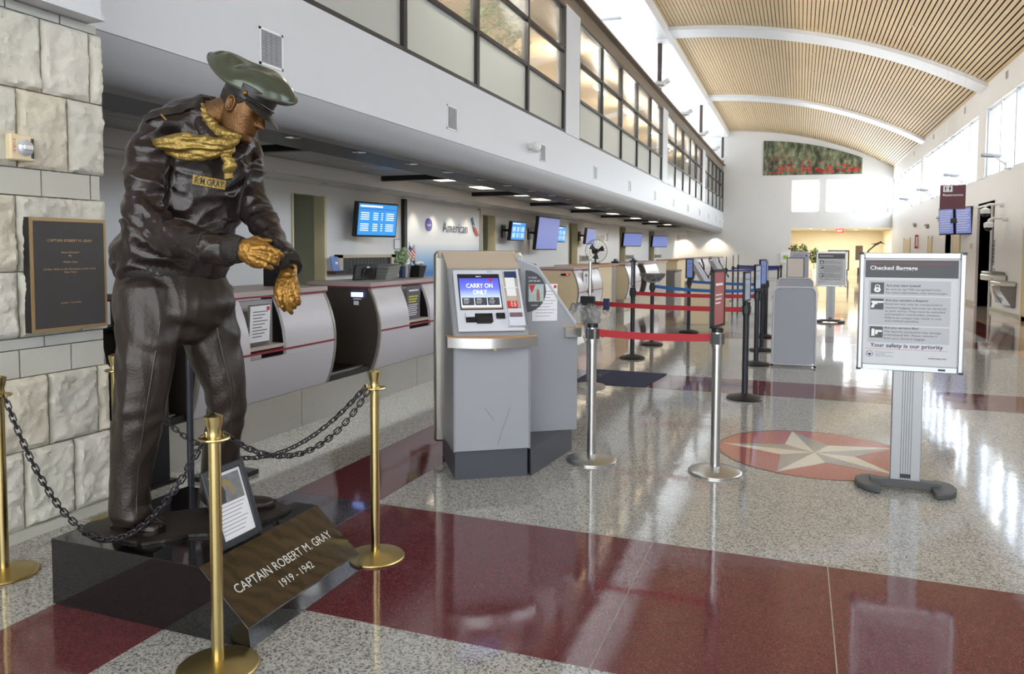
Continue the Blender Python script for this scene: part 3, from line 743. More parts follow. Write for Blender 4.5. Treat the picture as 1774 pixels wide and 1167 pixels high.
# frame with dark slats below the first screen
t = thing('baggage_hatch', 'beige framed hatch with dark strips below the blue departures screen', 'hatch', (WB+.02, 10.8, 1.17))
mb = MB(); mb.box(WB, WB+.06, 9.95, 11.75, 1.36, 1.41).box(WB, WB+.06, 9.95, 10.1, 1.17, 1.41).box(WB, WB+.06, 11.6, 11.75, 1.17, 1.41); mb.build('frame', mat('hatch_beige', (196,184,166), .5), t, world=True)
for k in range(14): MB().box(WB+.01, WB+.03, 10.1+k*.107+.004, 10.1+(k+1)*.107-.004, 1.17, 1.36).build('rubber_strip', M['plastic_black'], t, world=True, ang=0)
t = thing('wall_ledge', 'dark wooden ledge along the lobby back wall', 'ledge', (WB+.1, 10.9, 1.12))
tb('board', WB,WB+.16,9.72,12.0,1.13,1.165,mat('ledge_wood',(96,78,70),.5),t); tb('edge', WB+.16,WB+.165,9.72,12.0,1.125,1.168,'black',t,0)
t = thing('leaflet_stand', 'blue leaflet board leaning on the ledge under the screen', 'leaflet', (WB+.1, 9.8, 1.165))
pl = Pl((WB+.12, 9.72, 1.167), (0,1,0), (-.15,-.12,1))
mb = MB(); pl.rect(mb, 0, .2, 0, .22, 0, .01); mb.build('board', mat('leaf_blue', (98,134,206), .5), t, world=True); mb = MB(); pl.rect(mb, .1, .17, .1, .14, .01, .012); mb.build('white_patch', M['paper'], t, world=True)
for a, b_, z0, z1, lb in ((23.9,24.9,1.12,1.32,'beige hatch under the slim screen past the kiosk'),(30.9,32.4,1.12,1.3,'small dark hatch, second from the far end'),(37.6,39.4,1.12,1.28,'small dark hatch nearest the far end')):
    t = thing('baggage_hatch', lb, 'hatch', (WB, (a+b_)/2, z0))
    tb('frame', WB,WB+.04,a,b_,z0,z1,mat('hatch_beige2',(170,160,148),.5),t,0); tb('opening', WB+.04,WB+.05,a+.1,b_-.1,z0+.03,z1-.03,mat('hatch_dark',(96,90,84),.5),t,0)
# screens on brackets
def screen(y, z, w_, h, x, ang, label, lines=True, m='screen_blue', parent_wall=WB, tilt=.12, group='screens over the counters'):
    t = thing('screen', label, 'screen', (x, y, z), 0, group)
    r = Vector((math.sin(ang), math.cos(ang), 0)); u = Vector((0,0,1)); n = r.cross(u)
    u = (u + n*tilt).normalized()
    pl = Pl(Vector((x,y,z))-r*w_/2-u*h/2, r, u)
    if n.x < 0 and parent_wall < 0: raise ValueError
    mb = MB(); pl.rect(mb, 0, w_, 0, h, -.09, 0); mb.build('casing', M['plastic_black'], t, world=True, bevel=.008)
    mb = MB(); pl.rect(mb, .025, w_-.025, .03, h-.025, 0, .004); mb.build('display', M[m], t, world=True, ang=0)
    if lines:
        mb = MB(); pl.rect(mb, .05, w_*.6, h*.86, h*.91, .004, .005)
        for blk in (.68, .36):
            for k in range(4):
                for c0, c1 in ((.08,.28),(.38,.5),(.58,.62),(.7,.9)): pl.rect(mb, c0*w_, c1*w_, (blk-k*.06)*h, (blk-k*.06+.025)*h, .004, .005)
        mb.build('display_text', M['screen_text'], t, world=True, ang=0)
        mb = MB(); pl.rect(mb, .03, w_-.03, h*.8, h*.82, .004, .0048); mb.build('header_rule', mat('scr_dark', (20,70,140), .3, emit=(40,90,180), es=.5), t, world=True, ang=0)
    MB().bar(pl.p(w_/2, h/2, -.09), (parent_wall+.04, y, z+.03), .09, .06).build('bracket', M['plastic_black'], t, world=True)
    MB().box(parent_wall+.002, parent_wall+.04, y-.1, y+.1, z-.15, z+.15).build('wall_plate', M['plastic_black'], t, world=True)
    return t
screen(10.62, 1.965, .92, .55, -6.33, .22, 'blue departures screen on the wall left of the airline panel')
screen(17.05, 1.94, .85, .46, -6.3, .05, 'left small blue screen beside the big screen')
screen(18.9, 1.92, 1.55, .86, -6.15, .05, 'biggest wall screen, mauve picture, right of the airline name', lines=False, m='screen_pale')
screen(20.5, 1.94, .85, .46, -6.3, .05, 'right small blue screen beside the big screen')
screen(23.8, 1.94, 1.1, .52, -6.3, .0, 'slim screen above the desk fan', m='screen_pale', lines=False)
screen(30.4, 1.92, 1.2, .55, -6.3, .45, 'tilted pale screen, second from the far end', m='screen_pale', lines=False)
screen(36.8, 1.92, 1.2, .55, -6.3, .45, 'farthest wall screen over the counters', m='screen_pale', lines=False)
t = thing('wall_sign', 'small grey airline name lettering on the cream wall above the fan', 'sign', (WB, 26.8, 1.9))
pl = Pl((WB+.005, 26.0, 1.85), (0,1,0), (0,0,1)); text(pl, [('UNITED', 0, 0, .16, 'l', 1.3)], 'lettering', mat('letter_grey', (150,146,136), .5), t, d=.01)
mb = MB(); pl.poly(mb, [(1.45,-.02),(1.7,-.02),(1.75,.3),(1.5,.22)], 0, .012); mb.build('globe_mark', M['letter_grey'], t, world=True)
t = thing('notice_holder', 'small white framed card on the wall beside the blue screen', 'notice', (WB, 11.9, 1.5)); tb('frame', WB,WB+.01,11.78,12.0,1.5,1.68,'ink_grey',t,0); tb('card', WB+.01,WB+.012,11.79,11.99,1.51,1.67,'paper',t,0)
# ---- ceiling baffles, troffers, downlights
for k in range(9):
    y = 6.92 + 3.5*k
    tag(MB().box(-6.12, -4.98, y-.045, y+.045, 2.56, 2.655).build('ceiling_baffle', M['black'], None, ang=0),
        '%s black baffle bar under the lobby ceiling counting from the statue' % ['first','second','third','fourth','fifth','sixth','seventh','eighth','farthest'][k], 'ceiling bar', 'black ceiling baffles')
mat('lamp_warm', (255,240,214), .5, emit=(255,236,205), es=1.6)
mat('lamp_cool', (255,250,240), .5, emit=(255,250,240), es=4)
fr0 = None
for li, y in enumerate((7.6, 9.3, 11.1, 12.8, 14.7, 16.2, 18.2, 19.7, 21.7, 23.2, 25.2, 26.7, 28.7, 30.2, 32.2, 33.7)):
    if y < 10: lit = 'lamp_off'; mat('lamp_off', (150,154,158), .4)
    else: lit = 'lamp_warm'
    t = thing('ceiling_light', '%s rectangular light in the lobby ceiling from the statue, %s' % (ORD[li], 'unlit' if y < 10 else 'lit warm'), 'ceiling light', (-5.32, y, 2.63), 0, 'unlit lobby ceiling lights' if y < 10 else 'lit lobby ceiling lights')
    MB().box(-5.62, -5.02, y-.31, y+.31, 2.628, 2.640).build('frame', M['wall_white'], t, world=True, ang=0)
    MB().box(-5.58, -5.06, y-.27, y+.27, 2.622, 2.63).build('diffuser', M[lit], t, world=True, ang=0)
DLN = 0
def downlight(x, y, z, spot=0, lab='round recessed downlight in the dark soffit strip', grp='downlights in the dark soffit strip', lens='lamp_warm', r=.075):
    t = thing('downlight', lab, 'downlight', (x, y, z), 0, grp)
    MB().lathe([(r*.72,-.0),(r,-.0),(r*1.05,-.006),(r*.72,-.01)], (x,y,z), 16).build('trim_ring', M['chrome'], t, world=True)
    MB().lathe([(0,-.003),(r*.72,-.003),(r*.72,.0),(0,.0)], (x,y,z), 16).build('lens', M[lens], t, world=True)
    if spot:
        d = bpy.data.lights.new('downlight_lamp', 'SPOT'); d.energy = spot; d.color = (1,.86,.66); d.spot_size = 1.5; d.spot_blend = .6; d.shadow_soft_size = .05
        o = bpy.data.objects.new('downlight_lamp', d); C.objects.link(o); o.parent = t; o.location = (0,0,-.03)
for li, y in enumerate((4.9, 6.05, 7.2, 8.4, 9.45, 10.6, 11.7, 12.9, 14.1, 15.3, 16.5, 17.7, 18.9, 21.3, 23.7, 26.1, 28.5, 31)):
    downlight(-4.52, y, 2.56, 0, '%s downlight from the statue in the dark soffit strip' % ORD[li], lens='lamp_off' if y < 9 else 'lamp_warm')
for li, y in enumerate((9.3, 10.8, 12.4, 13.2, 14.0, 14.8, 16.2, 18.9, 23.1, 24.2, 25.3, 26.4, 27.5, 31.6, 34, 38.6)):
    downlight(-6.42, y, 2.45, 8 if y > 11 else 5, '%s small round downlight washing the lobby back wall from the left' % ORD[li], 'downlights along the lobby back wall', r=.06)
for x in (-6.3, -4.5):
    t = thing('downlight', 'wall washer lighting the %s warm pool on the far end wall' % ('left' if x < -6 else 'right'), 'downlight', (x, YE-.35, 2.44 if x < -6 else 2.50))
    MB().lathe([(0,-.01),(.08,-.01),(.08,.0),(0,.0)], tuple(t.location), 16).build('lens', M['lamp_warm'], t, world=True)
    MB().lathe([(.08,-.012),(.1,-.012),(.1,.0),(.08,.0)], tuple(t.location), 16).build('trim_ring', M['chrome'], t, world=True)
    d = bpy.data.lights.new('washer_lamp', 'SPOT'); d.energy = 60; d.color = (1,.84,.6); d.spot_size = 1.9; d.spot_blend = .5; d.shadow_soft_size = .04
    o = bpy.data.objects.new('washer_lamp', d); C.objects.link(o); o.parent = t; o.location = (0,0,-.05)
# ================================================================== STANCHIONS
mat('belt_red', (176,32,44), .6, var=.05, vscale=200)
mat('belt_blue', (36,104,176), .6)
mat('belt_navy', (36,44,112), .6)
mat('post_black', (38,42,50), .42)
def stanchion(x, y, label, style='black', sign=None, rz=0, top=.98, group='belt queue posts', cat='queue post'):
    t = thing('queue_stanchion', label, cat, (x, y, 0), rz, group)
    pm = M['post_black'] if style == 'black' else M['steel']
    hd = M['plastic_black'] if style == 'black' else M['steel']
    if style == 'black': MB().lathe([(0,0),(.175,0),(.18,.012),(.165,.026),(.09,.045),(.036,.056),(0,.056)], n=36).build('base', M['plastic_black'], t)
    else:
        MB().lathe([(0,0),(.178,0),(.178,.012),(.17,.020),(.1,.034),(.034,.05),(0,.05)], n=40).build('base', M['steel'], t)
        MB().lathe([(.174,.0),(.181,.0),(.181,.008),(.174,.008)], n=40).build('base_rim', M['chrome'], t)
    MB().cyl((0,0,.05), (0,0,top-.12), .031, n=20).build('pole', pm, t)
    MB().lathe([(.031,top-.13),(.036,top-.125),(.036,top-.03),(.0,top-.03)] if 0 else [(0,top-.13),(.038,top-.13),(.038,top-.025),(0,top-.025)], n=20).build('head', hd, t)
    MB().lathe([(0,top-.025),(.040,top-.025),(.040,top),(.036,top+.004),(0,top+.004)], n=20).build('cap', M['plastic_black'], t)
    for k in range(4):
        a = k*PI/2; c = Vector((math.cos(a), math.sin(a), 0))*.040
        MB().obox(c+Vector((0,0,top-.07)), (.006,.018,.035), Matrix.Rotation(a,3,'Z')).build('belt_slot', M['plastic_black'], t)
    if sign:
        kind, ang, w_, h_, face = sign
        r = Vector((math.cos(ang), math.sin(ang), 0)); pl = Pl(Vector((0,0,top+.01))-r*w_/2, r, (0,0,1))
        fm = M['plastic_black']
        for q in ((0,.018,0,h_),(w_-.018,w_,0,h_),(0,w_,0,.018),(0,w_,h_-.018,h_)):
            mb = MB(); pl.rect(mb, q[0], q[1], q[2], q[3], -.012, .012); mb.build('sign_frame', fm, t, ang=0)
        mb = MB(); pl.rect(mb, .016, w_-.016, .016, h_-.016, -.007, .007); mb.build('sign_face', M[face], t, ang=0)
        mb = MB(); 
        for d0, d1 in ((.0072,.0082), (-.0082,-.0072)):
            pl.rect(mb, w_*.2, w_*.8, h_*.72, h_*.76, d0, d1)
            for k in range(3): pl.rect(mb, w_*.2, w_*.75-.02*k, h_*(.55-.07*k), h_*(.57-.07*k), d0, d1)
        mb.build('print', M['ink_white' if face == 'sign_red' else 'ink_grey'], t, ang=0)
    return t
mat('sign_red', (172,92,96), .3); mat('sign_pale', (176,192,216), .25); mat('sign_blueface', (128,150,214), .25)
s1 = stanchion(-1.355, 5.19, 'brushed steel queue post just right of the grey kiosk', 'silver')
s2 = stanchion(-.50, 5.21, 'steel queue post carrying the framed red sign, front right', 'silver', sign=('f', math.radians(80), .28, .385, 'sign_red'))
s3 = stanchion(-2.13, 8.03, 'steel queue post behind the kiosk with plastic bags hung on it', 'silver')
b1 = stanchion(-.485, 7.96, 'nearest black queue post, behind the red sign', sign=('f', math.radians(82.5), .30, .30, 'sign_pale'))
b2 = stanchion(-.50, 10.4, 'second black queue post in the right row, touching the grey board', sign=('f', math.radians(75), .24, .33, 'sign_pale'))
b3 = stanchion(-.50, 11.92, 'third black queue post in the right row, half behind the second', sign=('f', math.radians(73), .27, .38, 'sign_blueface'))
b4 = stanchion(-.52, 13.87, 'fourth black queue post in the right row with edge-on sign', sign=('f', math.radians(86), .25, .33, 'sign_pale'))
l1 = stanchion(-2.14, 10.38, 'black queue post with tall pale sign right of the dark blue mat', sign=('f', math.radians(115), .16, .36, 'sign_pale'))
l2 = stanchion(-2.16, 11.98, 'black queue post holding the clear candy bowl')
l3 = stanchion(-1.87, 14.1, 'black queue post with small blue sign before the white kiosks', sign=('f', math.radians(35), .15, .36, 'sign_blueface'))
f1 = stanchion(-2.02, 23.3, 'far queue post, leftmost, with edge-on sign', sign=('f', math.radians(95), .2, .33, 'sign_pale'))
f2 = stanchion(-2.04, 26.1, 'far queue post, middle of the left three', sign=('f', math.radians(95), .2, .36, 'sign_pale'))
f3 = stanchion(-2.1, 29.2, 'far queue post, rear of the left three', sign=('f', math.radians(95), .2, .36, 'sign_pale'))
f4 = stanchion(-.62, 26.1, 'far queue post at the right end of the lower navy belt')
f5 = stanchion(-.60, 29.2, 'far queue post at the right end of the upper navy belt')
def belt(a, b_, z0, z1, m, label, h=.05, sag=.012):
    a = Vector((a[0], a[1], 0)); b_ = Vector((b_[0], b_[1], 0)); d = (b_-a).normalized(); a = a+d*.044; b_ = b_-d*.044
    n = Vector((-d.y, d.x, 0))*.0012; rings = []
    for k in range(13):
        s = k/12; p = a.lerp(b_, s); z = z0+(z1-z0)*s - sag*4*s*(1-s)
        rings.append([p-n+Vector((0,0,z-h/2)), p+n+Vector((0,0,z-h/2)), p+n+Vector((0,0,z+h/2)), p-n+Vector((0,0,z+h/2))])
    return tag(MB().ring_loft(rings).build('queue_belt', M[m], None), label, 'queue belt', 'queue belts')
belt((-1.355,5.19), (-.50,5.21), .918, .915, 'belt_red', 'front red belt from the steel post to the red sign post')
belt((-2.13,8.03), (-.485,7.96), .92, .905, 'belt_red', 'second red belt ending at the nearest black post')
belt((-2.14,10.38), (-.50,10.4), .905, .90, 'belt_red', 'third red belt, highest in view of the red ones')
belt((-2.16,11.98), (-.50,11.92), .93, .91, 'belt_blue', 'lower bright blue belt behind the red ones', sag=.04)
belt((-1.87,14.1), (-.52,13.87), .93, .91, 'belt_blue', 'upper bright blue belt passing the white kiosks')
belt((-2.02,23.3), (-.62,26.1), .90, .90, 'belt_navy', 'lower navy belt among the far queue posts')
belt((-2.04,26.1), (-.62,26.1), .92, .92, 'belt_navy', 'short navy belt between the middle far posts')
belt((-2.1,29.2), (-.60,29.2), .92, .92, 'belt_navy', 'upper navy belt farthest back', h=.08)
# sign post pole + bags on s3
MB().cyl((0,0,.98), (0,0,1.38), .018, n=10).build('upper_pole', M['steel'], s3)
t = thing('bag_dispenser', 'black clip holding crumpled clear plastic bags on the post behind the kiosk', 'plastic bags', (-2.13, 8.03, .95))
MB().obox((0,-.085,.0), (.08,.03,.05), Matrix.Identity(3)).build('clip', M['plastic_black'], t, bevel=.01)
for k in range(4):
    mb = MB(); bm_ = mb.b; bmesh.ops.create_icosphere(bm_, subdivisions=4, radius=1)
    cx, cy, cz, sx, sz = [(-.10,-.05,-.20,.12,.17), (.05,-.08,-.17,.10,.14), (.16,-.02,-.22,.12,.17), (.02,-.06,-.32,.07,.12)][k]
    for v in bm_.verts:
        d = 1+.35*noise.noise(v.co*3+Vector((k*9,0,0)))+.15*noise.noise(v.co*9); v.co = Vector((cx+v.co.x*sx*d, cy-.06+v.co.y*.06*d, cz+v.co.z*sz*d))
    mb.build('bag', M['plastic_clear'], t)
MB().obox((.21,-.10,-.03), (.03,.03,.06), Matrix.Identity(3)).build('navy_tag', M['ink_navy'], t)
t = thing('candy_bowl', 'clear plastic bowl with wrapped sweets on top of a black queue post', 'bowl', (-2.16, 11.98, .985))
MB().lathe([(0,0),(.05,.0),(.12,.03),(.19,.10),(.21,.15),(.195,.15),(.11,.05),(0,.015)], n=28).build('bowl', M['plastic_clear'], t)
mb = MB()
for k in range(26):
    a = k*2.4; r = .12*math.sqrt(k/26); mb.ball((r*math.cos(a), r*math.sin(a), .055+.012*(k % 3)), .02, 6, (1,1.3,.6))
tag(mb.build('sweets', mat('sweets', (206,198,206), .4), t), kind='stuff')
# ================================================================== GREY CHECK-IN KIOSKS
mat('kiosk_grey', (160,163,170), .38, metal=.15, var=.04, vscale=200)
mat('kiosk_side', (140,142,148), .4, metal=.2)
mat('kiosk_base', (74,76,84), .45, var=.05, vscale=60)
mat('kiosk_tan', (190,176,156), .4)
mat('kiosk_white', (206,210,220), .35)
mat('kiosk_alu', (186,182,172), .25, metal=.9)
def kiosk(x, y, rz, label, detail):
    t = thing('check_in_kiosk', label, 'kiosk', (x, y, 0), rz)
    W = .505
    if not detail:
        full = [(-.004,.188),(.455,.188),(.455,1.434),(.30,1.372),(.02,.96),(-.004,.94)]
        MB().xprism(full, -.004, .012).build('side_panel', M['kiosk_grey'], t)
        MB().xprism([(.0,.19),(.42,.19),(.42,1.40),(.30,1.365),(.02,.955),(0,.94)], .012, W-.10).build('body', M['kiosk_grey'], t, bevel=.003)
        MB().xprism([(.02,.955),(.30,1.365),(.30,1.40),(-.01,.97)], .03, W-.13).build('fascia', M['kiosk_white'], t)
        MB().xprism([(-.002,.935),(.02,.955),(.31,1.372),(.455,1.434),(.455,1.446),(.30,1.384),(.012,.967),(-.010,.945)], -.010, .014).build('edge_trim', M['alu_frame'] if 'alu_frame' in M else mat('alu_frame', (188,192,198), .3, metal=.55), t)
        arc = [(-.045,.10)] + [(-.045+(W-.02)*k/16, -.02-.09*math.sin(PI*k/16)) for k in range(17)] + [(W-.065,.10)]
        MB().zprism(arc, .872, .936).build('shelf_band', M['steel'], t, ang=25)
        MB().zprism([(px_, py_+.006) for px_, py_ in arc], .936, .941).build('shelf_top', M['wood_tan'], t)
        return t
    X = lambda poly, a, b_: MB().xprism(poly, a, b_)
    # body profile in (v, z)
    prof = [(0,.19),(.64,.19),(.64,1.475),(.58,1.475),(.30,1.365),(.02,.955),(0,.94)]
    X(prof, .004, W-.004).build('body', M['kiosk_grey'], t, bevel=.003)
    for a, b_ in ((-.004,.006),(W-.006,W+.004)): X([(-.004,.188),(.64,.188),(.64,1.482),(.58,1.482),(.30,1.372),(.02,.96),(-.004,.94)], a, b_).build('side_panel', M['kiosk_side'], t)
    X([(.02,.19),(.62,.19),(.62,0),(.02,0)], .01, W-.01).build('plinth', M['kiosk_base'], t)
    # tan sloping brow and aluminium spine plate
    X([(.30,1.368),(.58,1.478),(.58,1.488),(.296,1.378)], .0, W).build('brow', M['kiosk_tan'], t)
    mb = MB(); poly = [(-.05,.11),(W+.09,.11),(W+.09,1.46),(W+.075,1.492),(-.03,1.492),(-.05,1.46)]
    mb.prism(poly, lambda p: (p[0], .60, p[1]), lambda p: (p[0], .665, p[1])); mb.build('spine_plate', M['kiosk_alu'], t, bevel=.015)
    MB().box(-.03, W+.03, .565, .60, 1.44, 1.488).build('top_cap', M['kiosk_tan'], t, bevel=.006)
    # steel fronted shelf, wooden top
    arc = [(-.045,.10)] + [(-.045+(W+.09)*k/16, -.02-.10*math.sin(PI*k/16)) for k in range(17)] + [(W+.045,.10)]
    MB().zprism(arc, .872, .936).build('shelf_band', M['steel'], t, ang=25)
    MB().zprism([(px_, py_+.006) for px_, py_ in arc], .936, .941).build('shelf_top', M['wood_tan'], t)
    MB().cyl((W*.53,-.001,.85),(W*.53,-.012,.85),.010,n=12).build('lock', M['brass'], t)
    if not detail: return t
    # screen fascia on the slope
    pl = Pl((.03, .02, .962), (1,0,0), (0,.275,.405))
    H = .475; PW = W-.06
    def R(nm, m, x0, x1, y0, y1, d0, d1, bevel=0, ang=35):
        mb = MB(); pl.rect(mb, x0, x1, y0, y1, d0, d1); return mb.build(nm, M[m], t, bevel=bevel, ang=ang)
    R('fascia', 'kiosk_white', .0, PW, .0, H-.005, .004, .022, bevel=.006)
    sx0, sx1, sy0, sy1 = .035, .305, .165, .425
    R('screen_bezel', 'plastic_black', sx0-.008, sx1+.008, sy0-.008, sy1+.008, .022, .025)
    m = bpy.data.materials.new('screen_sky'); m.use_nodes = True; nt = m.node_tree; b = nt.nodes['Principled BSDF']
    g = nt.nodes.new('ShaderNodeNewGeometry'); s = nt.nodes.new('ShaderNodeSeparateXYZ'); nt.links.new(g.outputs['Position'], s.inputs[0])
    mr = nt.nodes.new('ShaderNodeMapRange'); mr.inputs[1].default_value = 1.10; mr.inputs[2].default_value = 1.33; nt.links.new(s.outputs[2], mr.inputs[0])
    r = ramp(nt, [(0,(150,130,110)),(.08,(160,140,124)),(.12,(206,220,236)),(.35,(176,196,240)),(.6,(98,110,216)),(1,(56,58,170))]); nt.links.new(mr.outputs[0], r.inputs[0])
    nt.links.new(r.outputs[0], b.inputs['Base Color']); nt.links.new(r.outputs[0], b.inputs['Emission Color']); b.inputs['Emission Strength'].default_value = .30; b.inputs['Roughness'].default_value = .2
    M['screen_sky'] = m
    R('screen', 'screen_sky', sx0, sx1, sy0, sy1, .025, .027)
    R('screen_header', 'plastic_black', sx0, sx1, sy1-.026, sy1, .027, .028)
    for k in range(3): R('menu_tile', 'scr_tile' if 'scr_tile' in M else mat('scr_tile', (54,54,62), .4, emit=(60,60,70), es=.25).name, sx0+.008+k*.086, sx0+.088+k*.086, sy0+.024, sy0+.082, .027, .028)
    text(pl, [('CARRY ON', (sx0+sx1)/2+.0, sy0+.158, .034, 'c', .178), ('ONLY', (sx0+sx1)/2+.0, sy0+.108, .034, 'c', .095),
              ('INSERT', sx0+.02, sy0+.066, .008, 'l'), ('SCAN', sx0+.108, sy0+.066, .008, 'l'), ('TYPE', sx0+.196, sy0+.066, .008, 'l')] +
             [('ID or card here'[:14-2*j], sx0+.02+k*.086, sy0+.054-.009*j, .0045, 'l') for k in range(3) for j in range(3)] +
             [('DELTA', (sx0+sx1)/2, sy1-.018, .008, 'c')], 'screen_lettering', mat('scr_white', (245,245,250), .4, emit=(250,250,255), es=.5), t, world=False, d=.0285)
    mb = MB(); pl.poly(mb, [(sx1-.075,sy1-.030),(sx1-.040,sy1-.030),(sx1-.052,sy1-.062)], .027, .028); mb.build('red_triangle', M['ink_red'], t)
    text(pl, [('SITA', .235, .447, .014, 'l')], 'maker_lettering', mat('ink_blue', (40,80,180), .5), t, world=False, d=.0225)
    # printer mouth and card reader
    R('printer_block', 'kiosk_white', .055, .115, .098, .130, .022, .04, bevel=.003)
    R('printer_mouth', 'black_gloss', .055, .235, .062, .128, .0215, .027)
    R('printer_lip', 'black', .125, .225, .052, .105, .022, .034, bevel=.002)
    R('reader_block', 'black_gloss', .258, .318, .085, .128, .022, .034, bevel=.004)
    R('key_plate', 'kiosk_white', .285, .312, .058, .072, .022, .026)
    # right hand pocket with papers
    R('pocket_back', 'kiosk_tan', .335, .435, .03, .455, .022, .0235)
    R('pocket_rim', 'kiosk_white', .432, .445, .02, .46, .022, .045)
    R('pocket_rim', 'kiosk_white', .326, .336, .02, .46, .022, .03)
    R('card_navy', 'ink_navy', .35, .428, .40, .445, .0235, .04, bevel=.002)
    R('tag_strips', 'paper', .35, .415, .255, .40, .0235, .032)
    R('tag_strips', 'paper', .338, .43, .315, .322, .032, .037)
    R('help_card', 'ink_red', .346, .412, .165, .215, .0235, .036, bevel=.001)
    text(Pl(pl.p(.40,.21,.0), -pl.u, pl.r), [('NEED', .0, -.012, .014, 'l', .04), ('HELP', .0, -.034, .014, 'l', .04)], 'help_lettering', M['ink_white'], t, world=False, d=.0365)
    R('shelf_tray', 'kiosk_white', .335, .443, .02, .15, .022, .05, bevel=.003)
    m2 = mat('mag_print', (120,90,96), .5, var=.8, vscale=120)
    R('leaflet_pile', 'mag_print', .345, .43, .085, .115, .05, .055)
    # scratches low on the body
    mb = MB()
    mb.tube([(.20,-.0005,.47),(.235,-.0005,.425),(.265,-.0005,.38)], .0011, 4)
    mb.tube([(.37,-.0005,.47),(.35,-.0005,.40),(.315,-.0005,.31),(.29,-.0005,.22)], .0010, 4)
    mb.build('scratch', mat('scratch_m', (92,94,102), .6), t)
    return t
uA = math.atan2(.555, .831)
kA = kiosk(-2.06, 4.39, uA, 'grey check-in kiosk with lit screen reading CARRY ON ONLY', True)
kB = kiosk(-1.502, 5.303, math.atan2(.82, -.575), 'grey check-in kiosk turned away behind the lit one, side panel with poster', False)
t = thing('kiosk_plinth', 'charcoal wedge plinth joining the two grey kiosks', 'plinth', (-1.75, 5.0, 0))
MB().zprism([(-1.632,4.675),(-1.568,5.425),(-1.86,5.68),(-1.995,5.245)], 0, .186).build('block', M['kiosk_base'], t, world=True, bevel=.003)
# poster and notice on the side of kiosk B
sp = Pl((-1.779, 5.105, 0), (.82,.575,0), (0,0,1))
t = thing('round_poster', 'half-round dark poster with red emblem on the side of the rear kiosk', 'poster', tuple(sp.p(.0,1.05,.01)))
R0 = .150
mb = MB(); sp.poly(mb, [(-.05,1.204+R0)] + [(-.05+R0*math.sin(PI*k/24), 1.204+R0*math.cos(PI*k/24)) for k in range(1,24)] + [(-.05,1.204-R0)], .006, .010); mb.build('disc', mat('poster_dark', (72,76,84), .4), t, world=True)
mb = MB(); sp.rect(mb, -.03, .082, 1.13, 1.255, .010, .0115); mb.build('picture', mat('poster_pic', (176,190,190), .4, var=.35, vscale=60), t, world=True)
mb = MB(); sp.poly(mb, [(-.03,1.25),(.02,1.25),(-.005,1.19)], .0115, .0125); mb.build('red_emblem', M['ink_red'], t, world=True)
mb = MB(); sp.poly(mb, [(.03,1.135),(.055,1.135),(.052,1.19),(.042,1.225),(.034,1.22),(.028,1.18)], .0115, .0125); mb.build('figure_shape', mat('fig_tan', (150,112,90), .6), t, world=True)
text(sp, [('FLY NOW', -.03, 1.295, .013, 'l', .06), ('JOIN THE LINE', -.03, 1.272, .012, 'l', .085), ('MEMBERS', -.01, 1.10, .008, 'l', .05)], 'lettering', M['ink_white'], t, d=.0112)
t = thing('paper_notice', 'white printed notice behind the round poster on the rear kiosk', 'notice', tuple(sp.p(.1,.99,.005)))
mb = MB(); sp.rect(mb, .0, .187, .99, 1.255, .002, .0035); mb.build('sheet', M['paper'], t, world=True)
mb = MB()
for k in range(9): sp.rect(mb, .02, .175-.02*(k % 3), 1.20-k*.022, 1.203-k*.022, .0035, .004)
mb.build('print', M['ink_grey'], t, world=True)
mb = MB(); sp.rect(mb, .16, .18, 1.225, 1.247, .0035, .0045); mb.build('red_mark', M['ink_red'], t, world=True)
# white kiosks further back
for k, (x, y, lb) in enumerate(((-1.95, 15.9, 'cream kiosk stand with tilted white head, left, behind the blue belts'), (-1.62, 16.6, 'cream kiosk stand with tilted white head, right, behind the blue belts'))):
    t = thing('self_service_kiosk', lb, 'kiosk', (x, y, 0), .35)
    MB().box(-.20,.20,-.25,.25,0,.86).build('stand', M['lam_beige'], t, bevel=.01)
    for sx in (-.205,.195): MB().box(sx,sx+.01,-.25,.25,0,.86).build('edge_strip', M['steel'], t)
    Mx = Matrix.Rotation(math.radians(35),3,'Y')
    MB().obox((.02,-.05,1.08), (.05,.2,.27), Matrix.Rotation(math.radians(-32),3,'Y')).build('head', M['kiosk_white'], t, bevel=.01)
    MB().obox((.08,-.05,1.10), (.012,.17,.2), Matrix.Rotation(math.radians(-32),3,'Y')).build('screen', M['black_gloss'], t)
    MB().obox((.16,-.05,.93), (.06,.06,.06), Matrix.Identity(3)).build('printer', M['plastic_black'], t, bevel=.01)
